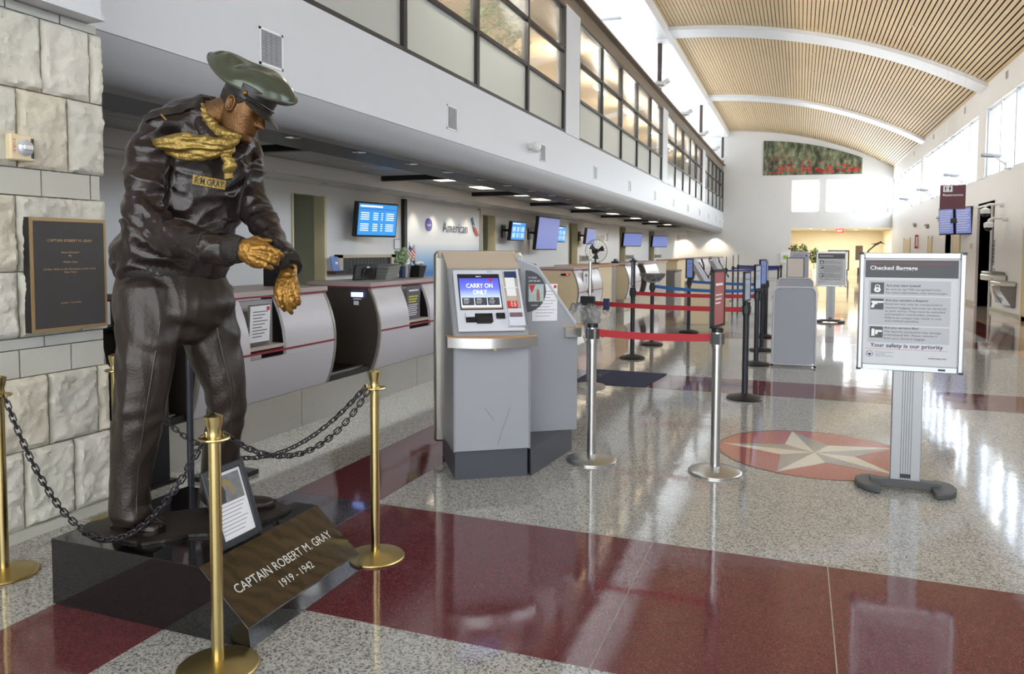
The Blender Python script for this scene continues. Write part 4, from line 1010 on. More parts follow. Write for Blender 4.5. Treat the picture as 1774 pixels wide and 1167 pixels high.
# ================================================================== TSA SIGNS
mat('alu_frame', (188,192,198), .3, metal=.55)
mat('alu_post', (160,163,166), .35, metal=.4)
mat('sign_paper', (206,208,212), .4); mat('sign_dark', (66,67,72), .4); mat('sign_box', (182,184,190), .4); mat('acrylic_shine', (200,200,200), .1)
def baggage_sign(x, y, label, detail=True):
    t = thing('security_sign', label, 'sign stand', (x, y, 0))
    Wd, z0, z1 = .58, .752, 1.49
    pl = Pl((-Wd/2, -.035, z0), (1,0,0), (0,0,1)); Hh = z1-z0
    def R(nm, m, x0, x1, y0, y1, d0, d1, bevel=0):
        mb = MB(); pl.rect(mb, x0, x1, y0, y1, d0, d1); return mb.build(nm, M[m], t, bevel=bevel)
    R('back_board', 'alu_post', .02, Wd-.02, .0+.01, Hh-.01, -.055, .0)
    for q in ((-.004,.024,0,Hh),(Wd-.026,Wd+.004,0,Hh)): R('frame_rail', 'alu_frame', *q, -.06, .012, .006)
    for q in ((.024,Wd-.026,Hh-.036,Hh),(.024,Wd-.026,0,.036)): R('frame_rail', 'alu_frame', *q, -.06, .008, .004)
    for q in ((.024,.029,.036,Hh-.036),(Wd-.031,Wd-.026,.036,Hh-.036),(.024,Wd-.026,Hh-.041,Hh-.036),(.024,Wd-.026,.036,.041)): R('inner_lip', 'alu_post', *q, .0, .005)
    for q in ((-.006,.018,Hh-.012,Hh+.004),(Wd-.018,Wd+.006,Hh-.012,Hh+.004),(-.006,.018,-.004,.010),(Wd-.018,Wd+.006,-.004,.010)): R('corner_cap', 'plastic_black', *q, -.062, .014)
    R('maker_plate', 'plastic_black', Wd-.13, Wd-.09, .012, .024, .008, .010)
    R('poster_sheet', 'sign_paper', .029, Wd-.031, .041, Hh-.041, 0, .002)
    pl.ox = .052-.083*1.132; pl.kx = 1.132
    R('header_band', 'sign_dark', .062, Wd-.062, Hh-.155, Hh-.046, .002, .003)
    bx = [( .472,.565), (.285,.464), (.175,.277)]
    for a, b_ in bx: R('text_box', 'sign_box', .083, Wd-.095, a, b_, .002, .003)
    R('header_rule', 'ink_red', .09, Wd-.09, Hh-.068, Hh-.065, .003, .0036)
    R('footer_rule', 'ink_red', .07, Wd-.10, .133, .1345, .002, .0028)
    body = [('Are your bags locked?', .182, .528, .0125, 'l', .19, True), ('Be sure to use TSA-recognized locks.', .182, .505, .0115, 'l', .30), ('For more information, visit www.tsa.gov.', .182, .484, .0115, 'l', .335),
            ('Are you carrying a firearm?', .180, .436, .0125, 'l', .235, True), ('Firearms may only be transported in', .180, .413, .0115, 'l', .31), ('checked baggage and must be declared', .180, .390, .0115, 'l', .33),
            ('to your airline. They must be unloaded', .180, .369, .0115, 'l', .325), ('and locked in a hard-sided container.', .180, .348, .0115, 'l', .305), ('Failure to comply may result in civil', .180, .327, .0115, 'l', .305), ('and criminal penalties.', .180, .307, .0115, 'l', .19),
            ('Are you carrying film?', .178, .263, .0125, 'l', .19, True), ('The security equipment may damage', .178, .240, .0115, 'l', .31), ('undeveloped film. Please remove it', .178, .219, .0115, 'l', .29), ('from your checked baggage.', .178, .197, .0115, 'l', .23),
            ('www.tsa.gov', Wd-.105, .083, .010, 'r', .09, True)]
    if not detail: pass
    body = [(q[0], q[1]-.013, q[2], q[3], q[4], q[5]*.90, *q[6:]) if q[4] == 'l' else q for q in body]
    text(pl, body, 'body_lettering', M['ink'], t, world=False, d=.0035)
    text(pl, [('Checked Baggage', .087, Hh-.106, .024, 'l', .235, True)], 'title_lettering', M['ink_white'], t, world=False, d=.0035)
    text(pl, [('Your safety is our priority', .097, .146, .024, 'l', .36, True)], 'slogan_lettering', M['ink_navy'], t, world=False, d=.0025)
    text(pl, [('Transportation', .125, .110, .0085, 'l', .09), ('Security', .125, .098, .0085, 'l', .05), ('Administration', .125, .086, .0085, 'l', .09)], 'agency_lettering', M['ink_grey'], t, world=False, d=.0025)
    mb = MB(); pl.poly(mb, [(.095+.018*math.cos(2*PI*k/20), .101+.018*math.sin(2*PI*k/20)) for k in range(20)], .002, .003); mb.build('seal_disc', M['ink_navy'], t)
    mb = MB(); pl.poly(mb, [(.095+.015*math.cos(2*PI*k/20), .101+.015*math.sin(2*PI*k/20)) for k in range(20)], .003, .0034); mb.build('seal_ring', M['paper'], t)
    mb = MB(); pl.poly(mb, [(.083,.108),(.090,.104),(.095,.106),(.100,.104),(.107,.108),(.102,.096),(.095,.089),(.088,.096)], .0034, .004); mb.build('seal_eagle', M['ink_navy'], t)
    # pictogram tiles
    for (a, b_, c) in ((.485,.548,0), (.386,.446,1), (.208,.27,2)):
        x0, x1 = .093, .159
        R('icon_tile', 'sign_dark', x0, x1, a-.004, b_+.004, .003, .004)
        cx, cy = (x0+x1)/2, (a+b_)/2
        mb = MB()
        if c == 0:
            pl.poly(mb, [(cx+.017*math.cos(2*PI*k/20), cy-.010+.016*math.sin(2*PI*k/20)) for k in range(20)], .004, .0048)
            n = 12
            for k in range(n):
                a0, a1 = PI*k/n, PI*(k+1)/n
                pl.poly(mb, [(cx+.013*math.cos(a0), cy+.010+.013*math.sin(a0)), (cx+.013*math.cos(a1), cy+.010+.013*math.sin(a1)), (cx+.008*math.cos(a1), cy+.010+.008*math.sin(a1)), (cx+.008*math.cos(a0), cy+.010+.008*math.sin(a0))], .004, .0048)
            pl.rect(mb, cx-.013, cx-.008, cy, cy+.010, .004, .0048); pl.rect(mb, cx+.008, cx+.013, cy, cy+.010, .004, .0048)
            mb.build('padlock_shape', M['ink_white'], t)
            mb = MB(); pl.poly(mb, [(cx+.005*math.cos(2*PI*k/12), cy-.010+.005*math.sin(2*PI*k/12)) for k in range(12)], .0048, .0054); mb.build('keyhole', M['sign_dark'], t)
        elif c == 1:
            pl.poly(mb, [(cx-.030,cy+.018),(cx-.022,cy+.020),(cx+.033,cy+.019),(cx+.033,cy+.009),(cx+.003,cy+.006),(cx-.002,cy-.002),(cx-.010,cy-.002),(cx-.016,cy-.024),(cx-.032,cy-.022),(cx-.022,cy+.004),(cx-.028,cy+.010)], .004, .0048); mb.build('pistol_shape', M['ink_white'], t)
        else:
            pl.rect(mb, cx-.024, cx-.008, cy-.022, cy+.018, .004, .0048); pl.rect(mb, cx-.026, cx-.006, cy-.025, cy-.021, .004, .0048); pl.rect(mb, cx-.020, cx-.012, cy+.018, cy+.022, .004, .0048)
            pl.poly(mb, [(cx-.005,cy-.014),(cx-.005,cy+.014),(cx+.030,cy+.014),(cx+.028,cy+.0),(cx+.008,cy+.002),(cx+.006,cy-.014)], .004, .0048); mb.build('film_shape', M['ink_white'], t)
    # grooved post, cross bar, feet
    MB().box(-.085, .085, -.03, .02, .05, z0+.01).build('post', M['alu_post'], t, bevel=.004)
    mb = MB()
    for k in range(-2, 3): mb.box(k*.014-.0015, k*.014+.0015, -.032, -.0295, .06, z0)
    mb.build('post_groove', M['alu_dark'] if 'alu_dark' in M else mat('alu_dark', (112,114,118), .4), t, ang=0)
    MB().box(-.03,.03,-.034,-.030,.075,.10).build('maker_plate', M['plastic_black'], t)
    MB().box(-.20,.20,-.05,.02,.012,.062).build('cross_bar', mat('foot_grey', (78,80,82), .5), t, bevel=.005)
    for s in (-1, 1):
        P = [(.14,.10)] + [(.14+.155*math.sin(PI*k/14), .0-.015+ .135*math.cos(PI*k/14)) for k in range(1,14)] + [(.15,-.17),(.165,-.03)]
        P = [(.15,-.165),(.175,-.165),(.235,-.13),(.275,-.07),(.29,.0),(.28,.07),(.25,.12),(.20,.15),(.17,.14),(.14,.03)]
        MB().zprism([(s*a, b_-.02) for a, b_ in P], .0, .042).build('foot', M['foot_grey'], t, bevel=.012)
    return t
baggage_sign(.655, 5.30, 'large Checked Baggage sign on a grey post, front right')
baggage_sign(.64, 17.25, 'smaller-looking distant Checked Baggage sign beyond the grey boards')
# ================================================================== A-BOARDS AND OTHER SIGN STANDS
mat('board_grey', (150,154,164), .5, bump=.1, bscale=300); mat('tube_grey', (196,198,206), .3, metal=.3)
def a_board(x, y, w_, h, label):
    t = thing('a_board', label, 'sign board', (x, y, 0), 0, 'grey A-boards standing in the aisle')
    for s, nm in ((-1,'front'), (1,'rear')):
        y0_, y1_ = s*.20, s*.02
        r = .03; pts = []
        def P(px, pz): return (px, y0_+(y1_-y0_)*pz/h, pz)
        hw = w_/2
        pts = [P(-hw,.0), P(-hw,h-.08)] + [P(-hw+.08-.08*math.cos(a), h-.08+.08*math.sin(a)) for a in [PI/2*k/6 for k in range(1,7)]] + [P(hw-.08+.08*math.sin(a), h-.08+.08*math.cos(a)) for a in [PI/2*k/6 for k in range(0,7)]] + [P(hw,.0)]
        MB().tube(pts, .013, 8).build('tube_frame', M['tube_grey'], t)
        MB().cyl(P(-hw,.035), P(hw,.035), .011, n=8).build('bottom_rail', M['tube_grey'], t)
        mb = MB(); a = Vector(P(-hw+.012,.05)); d = Vector(P(-hw+.012,h-.015))-a; q = .006*s
        poly = [(-hw+.012,.05),(hw-.012,.05),(hw-.012,h-.08)] + [(hw-.085+.073*math.cos(k), h-.085+.073*math.sin(k)) for k in [PI/2*j/5 for j in range(6)]] + [(-hw+.085-.073*math.sin(k), h-.085+.073*math.cos(k)) for k in [PI/2*j/5 for j in range(6)]] + [(-hw+.012,h-.08)]
        mb.prism(poly, lambda p_: (p_[0], P(0,p_[1])[1]-.004, p_[1]), lambda p_: (p_[0], P(0,p_[1])[1]+.004, p_[1])); mb.build('board_panel', M['board_grey'], t)
        for hx in (-hw, hw): MB().ball((hx, y0_, .018), .018, 8).build('rubber_foot', M['plastic_black'], t)
    return t
a_board(-.04, 10.55, .52, 1.02, 'nearest grey blank A-board with rounded tube frame')
a_board(-.05, 13.2, .55, 1.05, 'second grey A-board just behind the nearest one')
t = thing('poster_stand', 'blank cream poster in a thin dark frame on a stand', 'sign stand', (-.06, 15.6, 0))
for q in ((-.16,-.145,.98,1.37),(.145,.16,.98,1.37),(-.16,.16,.98,.995),(-.16,.16,1.355,1.37)): MB().box(q[0],q[1],-.01,.01,q[2],q[3]).build('frame', M['bronze_frame'], t)
MB().box(-.146,.146,-.006,.006,.994,1.356).build('sheet', mat('blank_cream', (214,206,198), .5), t)
MB().cyl((0,0,.02),(0,0,.985),.015).build('pole', M['bronze_frame'], t); MB().lathe([(0,0),(.17,0),(.17,.012),(.02,.03),(0,.03)]).build('base', M['bronze_frame'], t)
t = thing('airline_board', 'lavender grey airline notice board behind the cream poster', 'sign board', (.02, 19.3, 0))
MB().box(-.2,.2,-.02,.02,.3,1.48).build('board', mat('board_lav', (176,178,196), .5), t, bevel=.004)
pl = Pl((-.2,-.021,.3), (1,0,0), (0,0,1)); text(pl, [('UNITED', .04, 1.06, .05, 'l', .24), ('Welcome', .04, .98, .035, 'l', .18)], 'lettering', mat('ink_lav', (110,112,160), .5), t, world=False, d=.001)
MB().ball((.145,-.022,1.385), .022, 10, (1,.2,1)).build('globe_mark', M['ink_navy'], t)
for s in (-1,1): MB().box(s*.16-.02,s*.16+.02,-.15,.15,0,.3).build('leg', M['tube_grey'], t)
# dark blue mat
t = thing('floor_mat', 'dark blue floor mat with grey lettering right of the kiosks', 'mat', (-1.93, 8.68, 0))
MB().zprism([(-2.38,8.17),(-1.55,8.20),(-1.46,9.18),(-2.36,9.20)], .001, .009).build('pile', mat('mat_navy', (40,46,74), .9, bump=.4, bscale=300), t, world=True, bevel=.004)
pl = Pl((-2.16,8.22,.0095), (.02,1,0), (-1,.02,0)); text(pl, [('AIRPORTS', .02, -.0, .09, 'l', .80)], 'lettering', mat('ink_matgrey', (104,110,124), .8), t, d=.0005)
# ================================================================== FIXTURES ON THE WALLS
mat('grille_grey', (140,142,148), .4)
VY = [5.23, 8.72, 12.32, 15.87, 19.41, 23.09, 26.71, 30.37, 34.06, 37.6, 41.0]
for k, y in enumerate(VY):
    t = thing('air_grille', ['air grille above the statue cap','second square air grille on the white fascia','third square air grille, right of the round camera','fourth square air grille from the statue','fifth square air grille from the statue','sixth square air grille from the statue','seventh square air grille from the statue','eighth square air grille from the statue','ninth square air grille from the statue','tenth square air grille from the statue','farthest square air grille on the fascia'][k], 'air grille', (XF, y, 3.145), 0, 'square air grilles on the white fascia')
    s = .15
    for q in ((-s,-s+.02,-s,s),(s-.02,s,-s,s),(-s,s,-s,-s+.02),(-s,s,s-.02,s)): MB().box(0,.008,q[0],q[1],q[2],q[3]).build('frame', M['trim_white'], t, ang=0)
    MB().box(0,.001,-s+.02,s-.02,-s+.02,s-.02).build('backing', M['fascia_grey'], t, ang=0)
    if k < 3:
        for j in range(12): MB().box(.001,.006,-s+.02,s-.02,-s+.024+j*.0215,-s+.036+j*.0215).build('louvre', M['grille_grey'], t, ang=0)
        for j in range(1,4): MB().box(.001,.007,-s+.02+j*.065-.002,-s+.02+j*.065+.002,-s+.02,s-.02).build('divider', M['grille_grey'], t, ang=0)
    else:
        mb = MB()
        for j in range(8): mb.box(.001,.006,-s+.02,s-.02,-s+.026+j*.032,-s+.044+j*.032)
        mb.build('louvres', M['grille_grey'], t, ang=0)
def cctv(x, y, z, nx, label, drop=False):
    t = thing('security_camera', label, 'camera', (x, y, z))
    MB().cyl((0,0,0),(nx*.10,0,0),.055,n=16).build('mount', M['trim_white'], t)
    if drop:
        MB().tube([(0,0,.02),(nx*.3,0,.02),(nx*.38,0,-.02),(nx*.38,0,-.08)], .028, 8).build('arm', M['trim_white'], t)
        MB().lathe([(0,-.20),(.10,-.20),(.11,-.10),(.04,-.06),(0,-.06)], (nx*.38,0,0), 16).build('housing', M['trim_white'], t)
        MB().ball((nx*.38,0,-.20), .085, 14).build('dome', M['black_gloss'], t)
    else:
        MB().ball((nx*.12,0,-.01), .085, 16).build('housing', M['trim_white'], t)
        MB().ball((nx*.15,.05,-.02), .05, 12).build('lens_dome', M['black_gloss'], t)
    return t
cctv(XF, 11.64, 3.16, 1, 'small round security camera on the white fascia')
cctv(XF, 42.9, 3.1, 1, 'tiny far security camera near the end of the fascia')
cctv(XR, 21.3, 2.62, -1, 'upper dome camera on an arm above the dark doorway', True)
cctv(XR, 20.9, 2.27, -1, 'lower dome camera on an arm beside the drinking fountain', True)
# uplights and poles at the mezzanine edge
for k, y in enumerate((13.1, 23.9, 29.1, 34.3, 39.3, 43.6)):
    t = thing('flood_light', '%s twin floodlight bracket along the bronze roof edge' % ['nearest','second','third','fourth','fifth','farthest'][k], 'floodlight', (-4.10, y-1.0, 6.36), 0, 'floodlights on the mezzanine roof edge')
    MB().box(-.22,.10,-.25,.25,0,.10).build('bracket', M['trim_white'], t, bevel=.01)
    MB().obox((.22,.15,.14), (.16,.14,.05), Matrix.Rotation(-.5,3,'Y')).build('lamp_head', mat('lamp_shell', (214,214,214), .4), t, bevel=.01)
    MB().obox((.16,-.2,.05), (.14,.10,.05), Matrix.Rotation(.2,3,'Y')).build('lamp_head', M['lamp_shell'], t, bevel=.01)
for k, y in enumerate((13.4, 23.75, 34.3, 44.3)):
    t = thing('roof_post', '%s dark steel post between roof edge and white beam' % ['nearest','second','third','farthest'][k], 'post', (-4.15, y, 6.35), 0, 'dark roof posts')
    MB().box(-.06,.06,-.06,.06,.012,1.55).build('shaft', M['bronze_brown_dark'] if 'bronze_brown_dark' in M else mat('bronze_brown_dark', (66,54,50), .5), t)
    MB().box(-.12,.12,-.12,.12,0,.012).build('foot_plate', M['bronze_brown_dark'], t)
    MB().box(-.10,.3,-.25,.25,1.50,1.57).build('bearing', M['trim_white'], t)
for k, (y, lb) in enumerate(((10.4,'off to the near right'),(15.6,'second'),(20.85,'right of the Restrooms sign top'),(25.9,'just left of the Restrooms sign'),(31.7,'small, left of the Restrooms sign'),(37.0,'far small'))):
    t = thing('wall_uplight', 'slanted white uplight below the high windows, %s' % lb, 'wall light', (XR, y, 3.56), 0, 'uplights under the high windows')
    MB().box(-.10,.0,-.09,.09,-.12,.06).build('mount', M['trim_white'], t, bevel=.01)
    MB().bar((-.06,0,-.02), (-.30,.10,.18), .09, .05).build('arm', M['lamp_shell'], t, bevel=.01)
    MB().obox((-.36,.14,.22), (.20,.12,.035), Matrix.Rotation(.12,3,'Y')).build('lamp_head', M['fascia_grey'], t, bevel=.008)
for k, y in enumerate((11, 16.2, 21.43, 26.37, 32.0, 37.1)):
    t = thing('wall_vent', 'small grey vent high on the right wall, %s' % ['out near the viewer','second','third, nearest in view','fourth','fifth','sixth, farthest'][k], 'vent', (XR, y, 5.74), 0, 'small vents under the vault')
    MB().box(-.012,0,-.12,.12,-.11,.11).build('frame', M['trim_white'], t, ang=0); MB().box(-.016,-.012,-.10,.10,-.09,.09).build('grille', M['grille_grey'], t, ang=0)
for k, (x, y) in enumerate(((-2.6,19),(-2.6,21.5),(-2.6,28),(-2.5,30.5),(-2.6,32),(.3,17.6),(.35,20.4),(.3,26),(.3,28.5),(.35,31),(.3,33),(2.6,17.5),(2.5,21),(2.6,27),(2.6,30),(.35,37),(-2.6,38),(2.2,38))):
    n, tt = arcn(x)
    o = MB().lathe([(0,0),(.05,0),(.05,.03),(0,.03)], n=14).build('spot_ring', M['kiosk_tan'], None); o.name = 'ceiling_spot'
    o.location = (x, y, arcz(x)-.012); tag(o, 'tiny round spot fitting set flush in the slatted vault', 'spotlight', 'tiny spots in the slatted vault')
# mezzanine tubes seen through the glass
for k, y in enumerate((9.0, 11.0, 16.5, 19.6, 23.0, 27.0, 31.0, 36.5)):
    t = thing('tube_light', '%s glowing tube light from the left inside the mezzanine windows' % ORD[k], 'tube light', (-4.95, y, 5.66), 0, 'tube lights in the mezzanine')
    MB().cyl((0,-.6,0),(0,.6,0),.045,n=12).build('tube', M['lamp_cool'], t); d = bpy.data.lights.new('tube_lamp', 'POINT'); d.energy = 190; d.color = (1,.95,.86); d.shadow_soft_size = .04; o = bpy.data.objects.new('tube_lamp', d); C.objects.link(o); o.parent = t; o.location = (0,0,-.15); MB().cyl((0,-.4,.04),(0,-.4,.32),.006,n=6).build('hanger', M['black'], t); MB().cyl((0,.4,.04),(0,.4,.32),.006,n=6).build('hanger', M['black'], t)
# added tree inside the first mezzanine bay, stands in for a reflection in the glass
t = thing('tree_reflection', 'added green tree standing in for a reflection in the mezzanine glass', 'tree', (-5.2, 12.6, 3.5))
MB().tube([(0,0,0),(.03,.02,.7),(-.02,0,1.3)], [.05,.04,.02], 8).build('trunk', mat('bark', (90,70,54), .8), t)
MB().lathe([(0,0),(.2,0),(.26,.4),(0,.4)]).build('pot', mat('clay', (120,90,74), .7), t)
def leaf_cloud(name, par, c, r, n, sz, m, seed=1, sq=(1,1,1)):
    rnd = random.Random(seed); mb = MB()
    for k in range(n):
        v = Vector((rnd.gauss(0,1), rnd.gauss(0,1), rnd.gauss(0,1))).normalized()*r*(.35+.65*rnd.random()**.5)
        p = Vector(c)+Vector((v.x*sq[0], v.y*sq[1], v.z*sq[2])); a = Vector((rnd.gauss(0,1),rnd.gauss(0,1),rnd.gauss(0,.6))).normalized(); b_ = a.cross(Vector((rnd.random(),rnd.random(),1))).normalized()
        mb.poly([p-a*sz, p+b_*sz*.35, p+a*sz, p-b_*sz*.35])
    o = mb.build(name, m, par, ang=0); o['kind'] = 'stuff'; return o
leaf_cloud('foliage', t, (0,0,1.7), .75, 900, .06, mat('leaf_green', (76,104,52), .6, var=.3, vscale=8), 3)
# ================================================================== END WALL AND CORRIDOR
# poppy field picture
t = thing('wall_picture', 'long poppy field picture with slanted top edge on the end wall', 'picture', (.55, YE-.03, 5.72))
pts = [(-1.98,5.70),(3.06,5.65),(3.06,6.46)] + [(x_, 0) for x_ in ()]
top = [(-1.98+5.04*k/20) for k in range(21)]
poly = [(-1.98,5.70),(3.06,5.64)] + [(x_, 7.62-.037*(x_+1.98)-.0365*(x_+1.98)**2) for x_ in reversed(top)]
m = bpy.data.materials.new('meadow'); m.use_nodes = True; nt = m.node_tree; b = nt.nodes['Principled BSDF']
g = nt.nodes.new('ShaderNodeNewGeometry')
mp = nt.nodes.new('ShaderNodeMapping'); mp.inputs['Scale'].default_value = (2.2, 1, 1.1); nt.links.new(g.outputs['Position'], mp.inputs[0])
n1 = nt.nodes.new('ShaderNodeTexNoise'); n1.inputs['Scale'].default_value = 2.2; n1.inputs['Detail'].default_value = 8; nt.links.new(mp.outputs[0], n1.inputs['Vector'])
r1 = ramp(nt, [(.34,(46,52,42)),(.47,(84,96,72)),(.58,(124,134,104)),(.72,(164,166,140))]); nt.links.new(n1.outputs[0], r1.inputs[0])
nt.links.new(r1.outputs[0], b.inputs['Base Color']); b.inputs['Roughness'].default_value = .5
mb = MB(); mb.prism(poly, lambda p_: (p_[0], YE-.04, p_[1]), lambda p_: (p_[0], YE-.002, p_[1])); mb.build('print', m, t, world=True)
rnd = random.Random(5); mbr = MB(); mbd = MB()
for k in range(190):
    x_ = rnd.uniform(-1.9, 3.0); f = rnd.random()**1.6; zt = 7.55-.037*(x_+1.98)-.0365*(x_+1.98)**2
    z_ = 5.82 + f*(zt-5.95); big = max(.022, (.12 if rnd.random() < .16+.1*(x_ > 1) else .06)*(1-f)**1.2)
    n_ = 7; mb_ = mbr if rnd.random() < .7 else mbd
    mb_.prism([(x_+big*(1+.3*rnd.random())*math.cos(2*PI*j/n_), z_+big*.8*(1+.3*rnd.random())*math.sin(2*PI*j/n_)) for j in range(n_)], lambda p_: (p_[0], YE-.0415-k*.0001, p_[1]), lambda p_: (p_[0], YE-.040, p_[1]))
mbr.build('poppy_print', mat('poppy', (190,74,62), .5), t, world=True, ang=0)['kind'] = 'stuff'; mbd.build('dark_poppy_print', mat('poppy_d', (140,44,36), .5), t, world=True, ang=0)['kind'] = 'stuff'
t = thing('exit_sign', 'small red glowing EXIT sign over the corridor opening', 'exit sign', (2.08, YE+.7, 2.62))
MB().box(-.19,.19,-.03,.03,-.12,.12).build('box', mat('exit_body', (250,70,60), .4, emit=(255,60,50), es=1.4), t, bevel=.005)
text(Pl((-.19,-.031,-.12),(1,0,0),(0,0,1)), [('EXIT', .19, .06, .12, 'c', .26)], 'lettering', mat('exit_let', (255,190,180), .4, emit=(255,180,170), es=1.6), t, world=False)
MB().cyl((0,0,.12),(0,0,.18),.012,n=8).build('stem', M['black'], t)
t = thing('aed_cabinet', 'white wall box with a green window left of the corridor', 'cabinet', (-.72, YE, .92))
MB().box(-.26,.2,-.10,0,-.1,.45).build('box', M['trim_white'], t, bevel=.01); MB().box(-.1,.12,-.105,-.10,.12,.32).build('green_window', mat('aed_green', (150,190,70), .4), t)
t = thing('fire_alarm', 'small red alarm dot above the airline board', 'alarm', (-.08, YE-.01, 1.6)); t.location = (-.5, YE, 1.62)
MB().cyl((0,0,0),(0,-.04,0),.06,n=12).build('bell', M['ink_red'], t)
def plant(x, y, label, h, seed, pot=.22):
    t = thing('potted_plant', label, 'plant', (x, y, 0))
    MB().lathe([(0,0),(pot*.7,0),(pot,.4),(pot*.9,.4),(0,.36)], n=18).build('pot', M['trim_white'], t)
    MB().tube([(0,0,.36),(.02,0,h*.8)], [.02,.01], 6).build('stem', M['bark'], t)
    leaf_cloud('foliage', t, (0,0,h*.72), h*.3, 260, .11, M['leaf_green'], seed, (.6,.6,1)); return t
plant(.86, 49.8, 'tall dark green plant in the corridor beside the distant sign', 1.65, 4)
plant(-.35, 47.0, 'light plant at the left of the corridor opening', 1.9, 5); plant(.2, 47.6, 'light plant right of the airline board', 1.85, 6)
t = thing('display_board', 'large black-framed board in the corridor behind the distant sign', 'board', (2.25, 50.4, 0))
for q in ((1.65,1.72,.32,1.55),(2.78,2.86,.32,1.55),(1.65,2.86,1.48,1.55),(1.65,2.86,.32,.38)): MB().box(q[0],q[1],50.35,50.42,q[2],q[3]).build('frame', M['black'], t, world=True, ang=0)
MB().box(1.72,2.78,50.37,50.40,.38,1.48).build('face', M['wall_warm'], t, world=True); MB().box(1.72,1.80,50.3,50.5,0,.32).build('leg', M['black'], t, world=True); MB().box(2.7,2.78,50.3,50.5,0,.32).build('leg', M['black'], t, world=True)
t = thing('wall_plaque', 'narrow dark plaque on the corridor wall left of the sculpture', 'plaque', (3.6, 52.97, 1.4)); MB().box(-.22,.16,0,.03,-.45,.42).build('plate', mat('plaque_dark', (84,70,62), .5), t); MB().box(-.24,.18,.02,.03,-.47,.44).build('border', M['bronze_frame'], t)
t = thing('bird_sculpture', 'dark metal bird sculpture with spread wings on a curved stem', 'sculpture', (3.6, 50, 0))
MB().lathe([(0,0),(.3,0),(.3,.5),(0,.5)]).build('stand', M['black'], t)
MB().tube([(0,0,.5),(.05,0,1.0),(.3,0,1.55),(.62,0,1.85),(.85,0,1.95)], [.06,.055,.05,.05,.03], 8).build('stem', M['black'], t)
MB().tube([(.4,-.05,1.93),(.65,0,1.93),(.9,.0,2.02),(1.2,.05,1.92)], [.01,.035,.05,.01], 8).build('wing', M['black'], t)
MB().tube([(.82,0,1.93),(.93,0,2.08),(1.0,0,2.03)], [.04,.035,.01], 8).build('head', M['black'], t)
for k, (x, y) in enumerate(((.6,47.5),(2.1,47.5),(3.7,47.5),(1.4,50.5),(3.2,50.5))):
    d = bpy.data.lights.new('corridor_lamp', 'AREA'); d.energy = 38; d.size = .6; d.color = (1,.9,.72)
    t = thing('downlight', 'recessed light in the corridor ceiling beyond the opening', 'downlight', (x, y, 2.79), 0, 'corridor ceiling lights')
    MB().lathe([(0,-.01),(.09,-.01),(.09,.0),(0,.0)], n=14).build('lens', M['lamp_warm'], t); o = bpy.data.objects.new('corridor_lamp', d); C.objects.link(o); o.parent = t; o.location = (0,0,-.03)
# ================================================================== RIGHT WALL THINGS
t = thing('hanging_sign', 'maroon hanging Restrooms sign with white figures', 'sign', (2.79, 17, 2.33))
MB().box(-.22,.22,-.02,.02,0,.47).build('panel', mat('maroon', (92,34,44), .45), t, bevel=.004)
pl = Pl((-.22,-.021,0), (1,0,0), (0,0,1))
text(pl, [('Restrooms', .05, .255, .042, 'l', .345, True)], 'lettering', M['ink_white'], t, world=False, d=.002)
mb = MB(); pl.rect(mb, .05, .21, .335, .455, 0, .002); mb.build('figure_tile', M['ink_white'], t)
mb = MB()
for cx, sk in ((.09,0),(.165,1)):
    pl.poly(mb, [(cx+.009*math.cos(2*PI*k/10), .437+.009*math.sin(2*PI*k/10)) for k in range(10)], .002, .003)
    pl.poly(mb, [(cx-.014,.425),(cx+.014,.425),(cx+(.020 if sk else .012),.385),(cx+.006,.385),(cx+.006,.347),(cx-.006,.347),(cx-.006,.385),(cx-(.020 if sk else .012),.385)], .002, .003)
mb.build('figures', M['ink'], t); mb = MB(); pl.rect(mb, .123, .126, .342, .45, .002, .003); mb.build('figure_rule', M['ink'], t)
for sx in (-.15,.15): MB().cyl((sx,0,.47),(sx,0,4.3),.0012,n=5).build('hanging_wire', M['steel'], t)
t = thing('wall_screens', 'pair of tilted flight screens on the right wall', 'screen', (XR, 25.2, 2.35))
for k, off in enumerate((-.0, .78)):
    r = Vector((-.93,-.30,0)).normalized()
    r = Vector((.42,-.91,0)).normalized()
    base = Vector((-.62,.95,-.36)) + r*off*1.0
    pl = Pl(base, r, (-.06,-.10,1)); pl.n = pl.r.cross(pl.u)
    mb = MB(); pl.rect(mb, 0, .70, 0, .80, -.09, 0); c_ = mb.build('casing', M['plastic_black'], t, bevel=.01)
    mb = MB(); pl.rect(mb, .03, .67, .04, .77, 0, .005); mb.build('display', M['screen_pale'], t)
    mb = MB()
    for j in range(9): pl.rect(mb, .08, .62-.05*(j % 3), .68-j*.07, .70-j*.07, .005, .006)
    mb.build('display_text', M['ink_white'], t)
MB().bar((0,0,.05),(-.4,.3,.05),.14,.14).build('bracket', M['plastic_black'], t); MB().box(-.04,0,-.2,.2,-.2,.3).build('wall_plate', M['plastic_black'], t)
t = thing('drinking_fountain', 'steel drinking fountain on the right wall', 'fountain', (XR, 20.9, 0))
MB().box(-.32,-.003,-.2,1.05,.80,.95).build('basin', M['steel_brushed'], t, bevel=.03)
MB().box(-.30,-.003,.0,1.05,.90,1.02).build('rear_basin', mat('steel_dk', (120,116,112), .35, metal=.8), t, bevel=.03)
mb = MB(); mb.yprism([(-.30,.62),(-.30,.78),(-.003,.80),(-.003,.25),(-.08,.25)], -1.0, -.22); mb.build('lower_apron', M['steel_dk'], t, bevel=.01)
MB().box(-.34,-.003,-1.05,-.15,.70,.82).build('low_basin', M['steel_brushed'], t, bevel=.03)
mb = MB(); mb.yprism([(-.22,.30),(-.30,.68),(-.1,.68),(-.04,.28)], -.18, .1); mb.build('drain_cover', M['steel'], t)
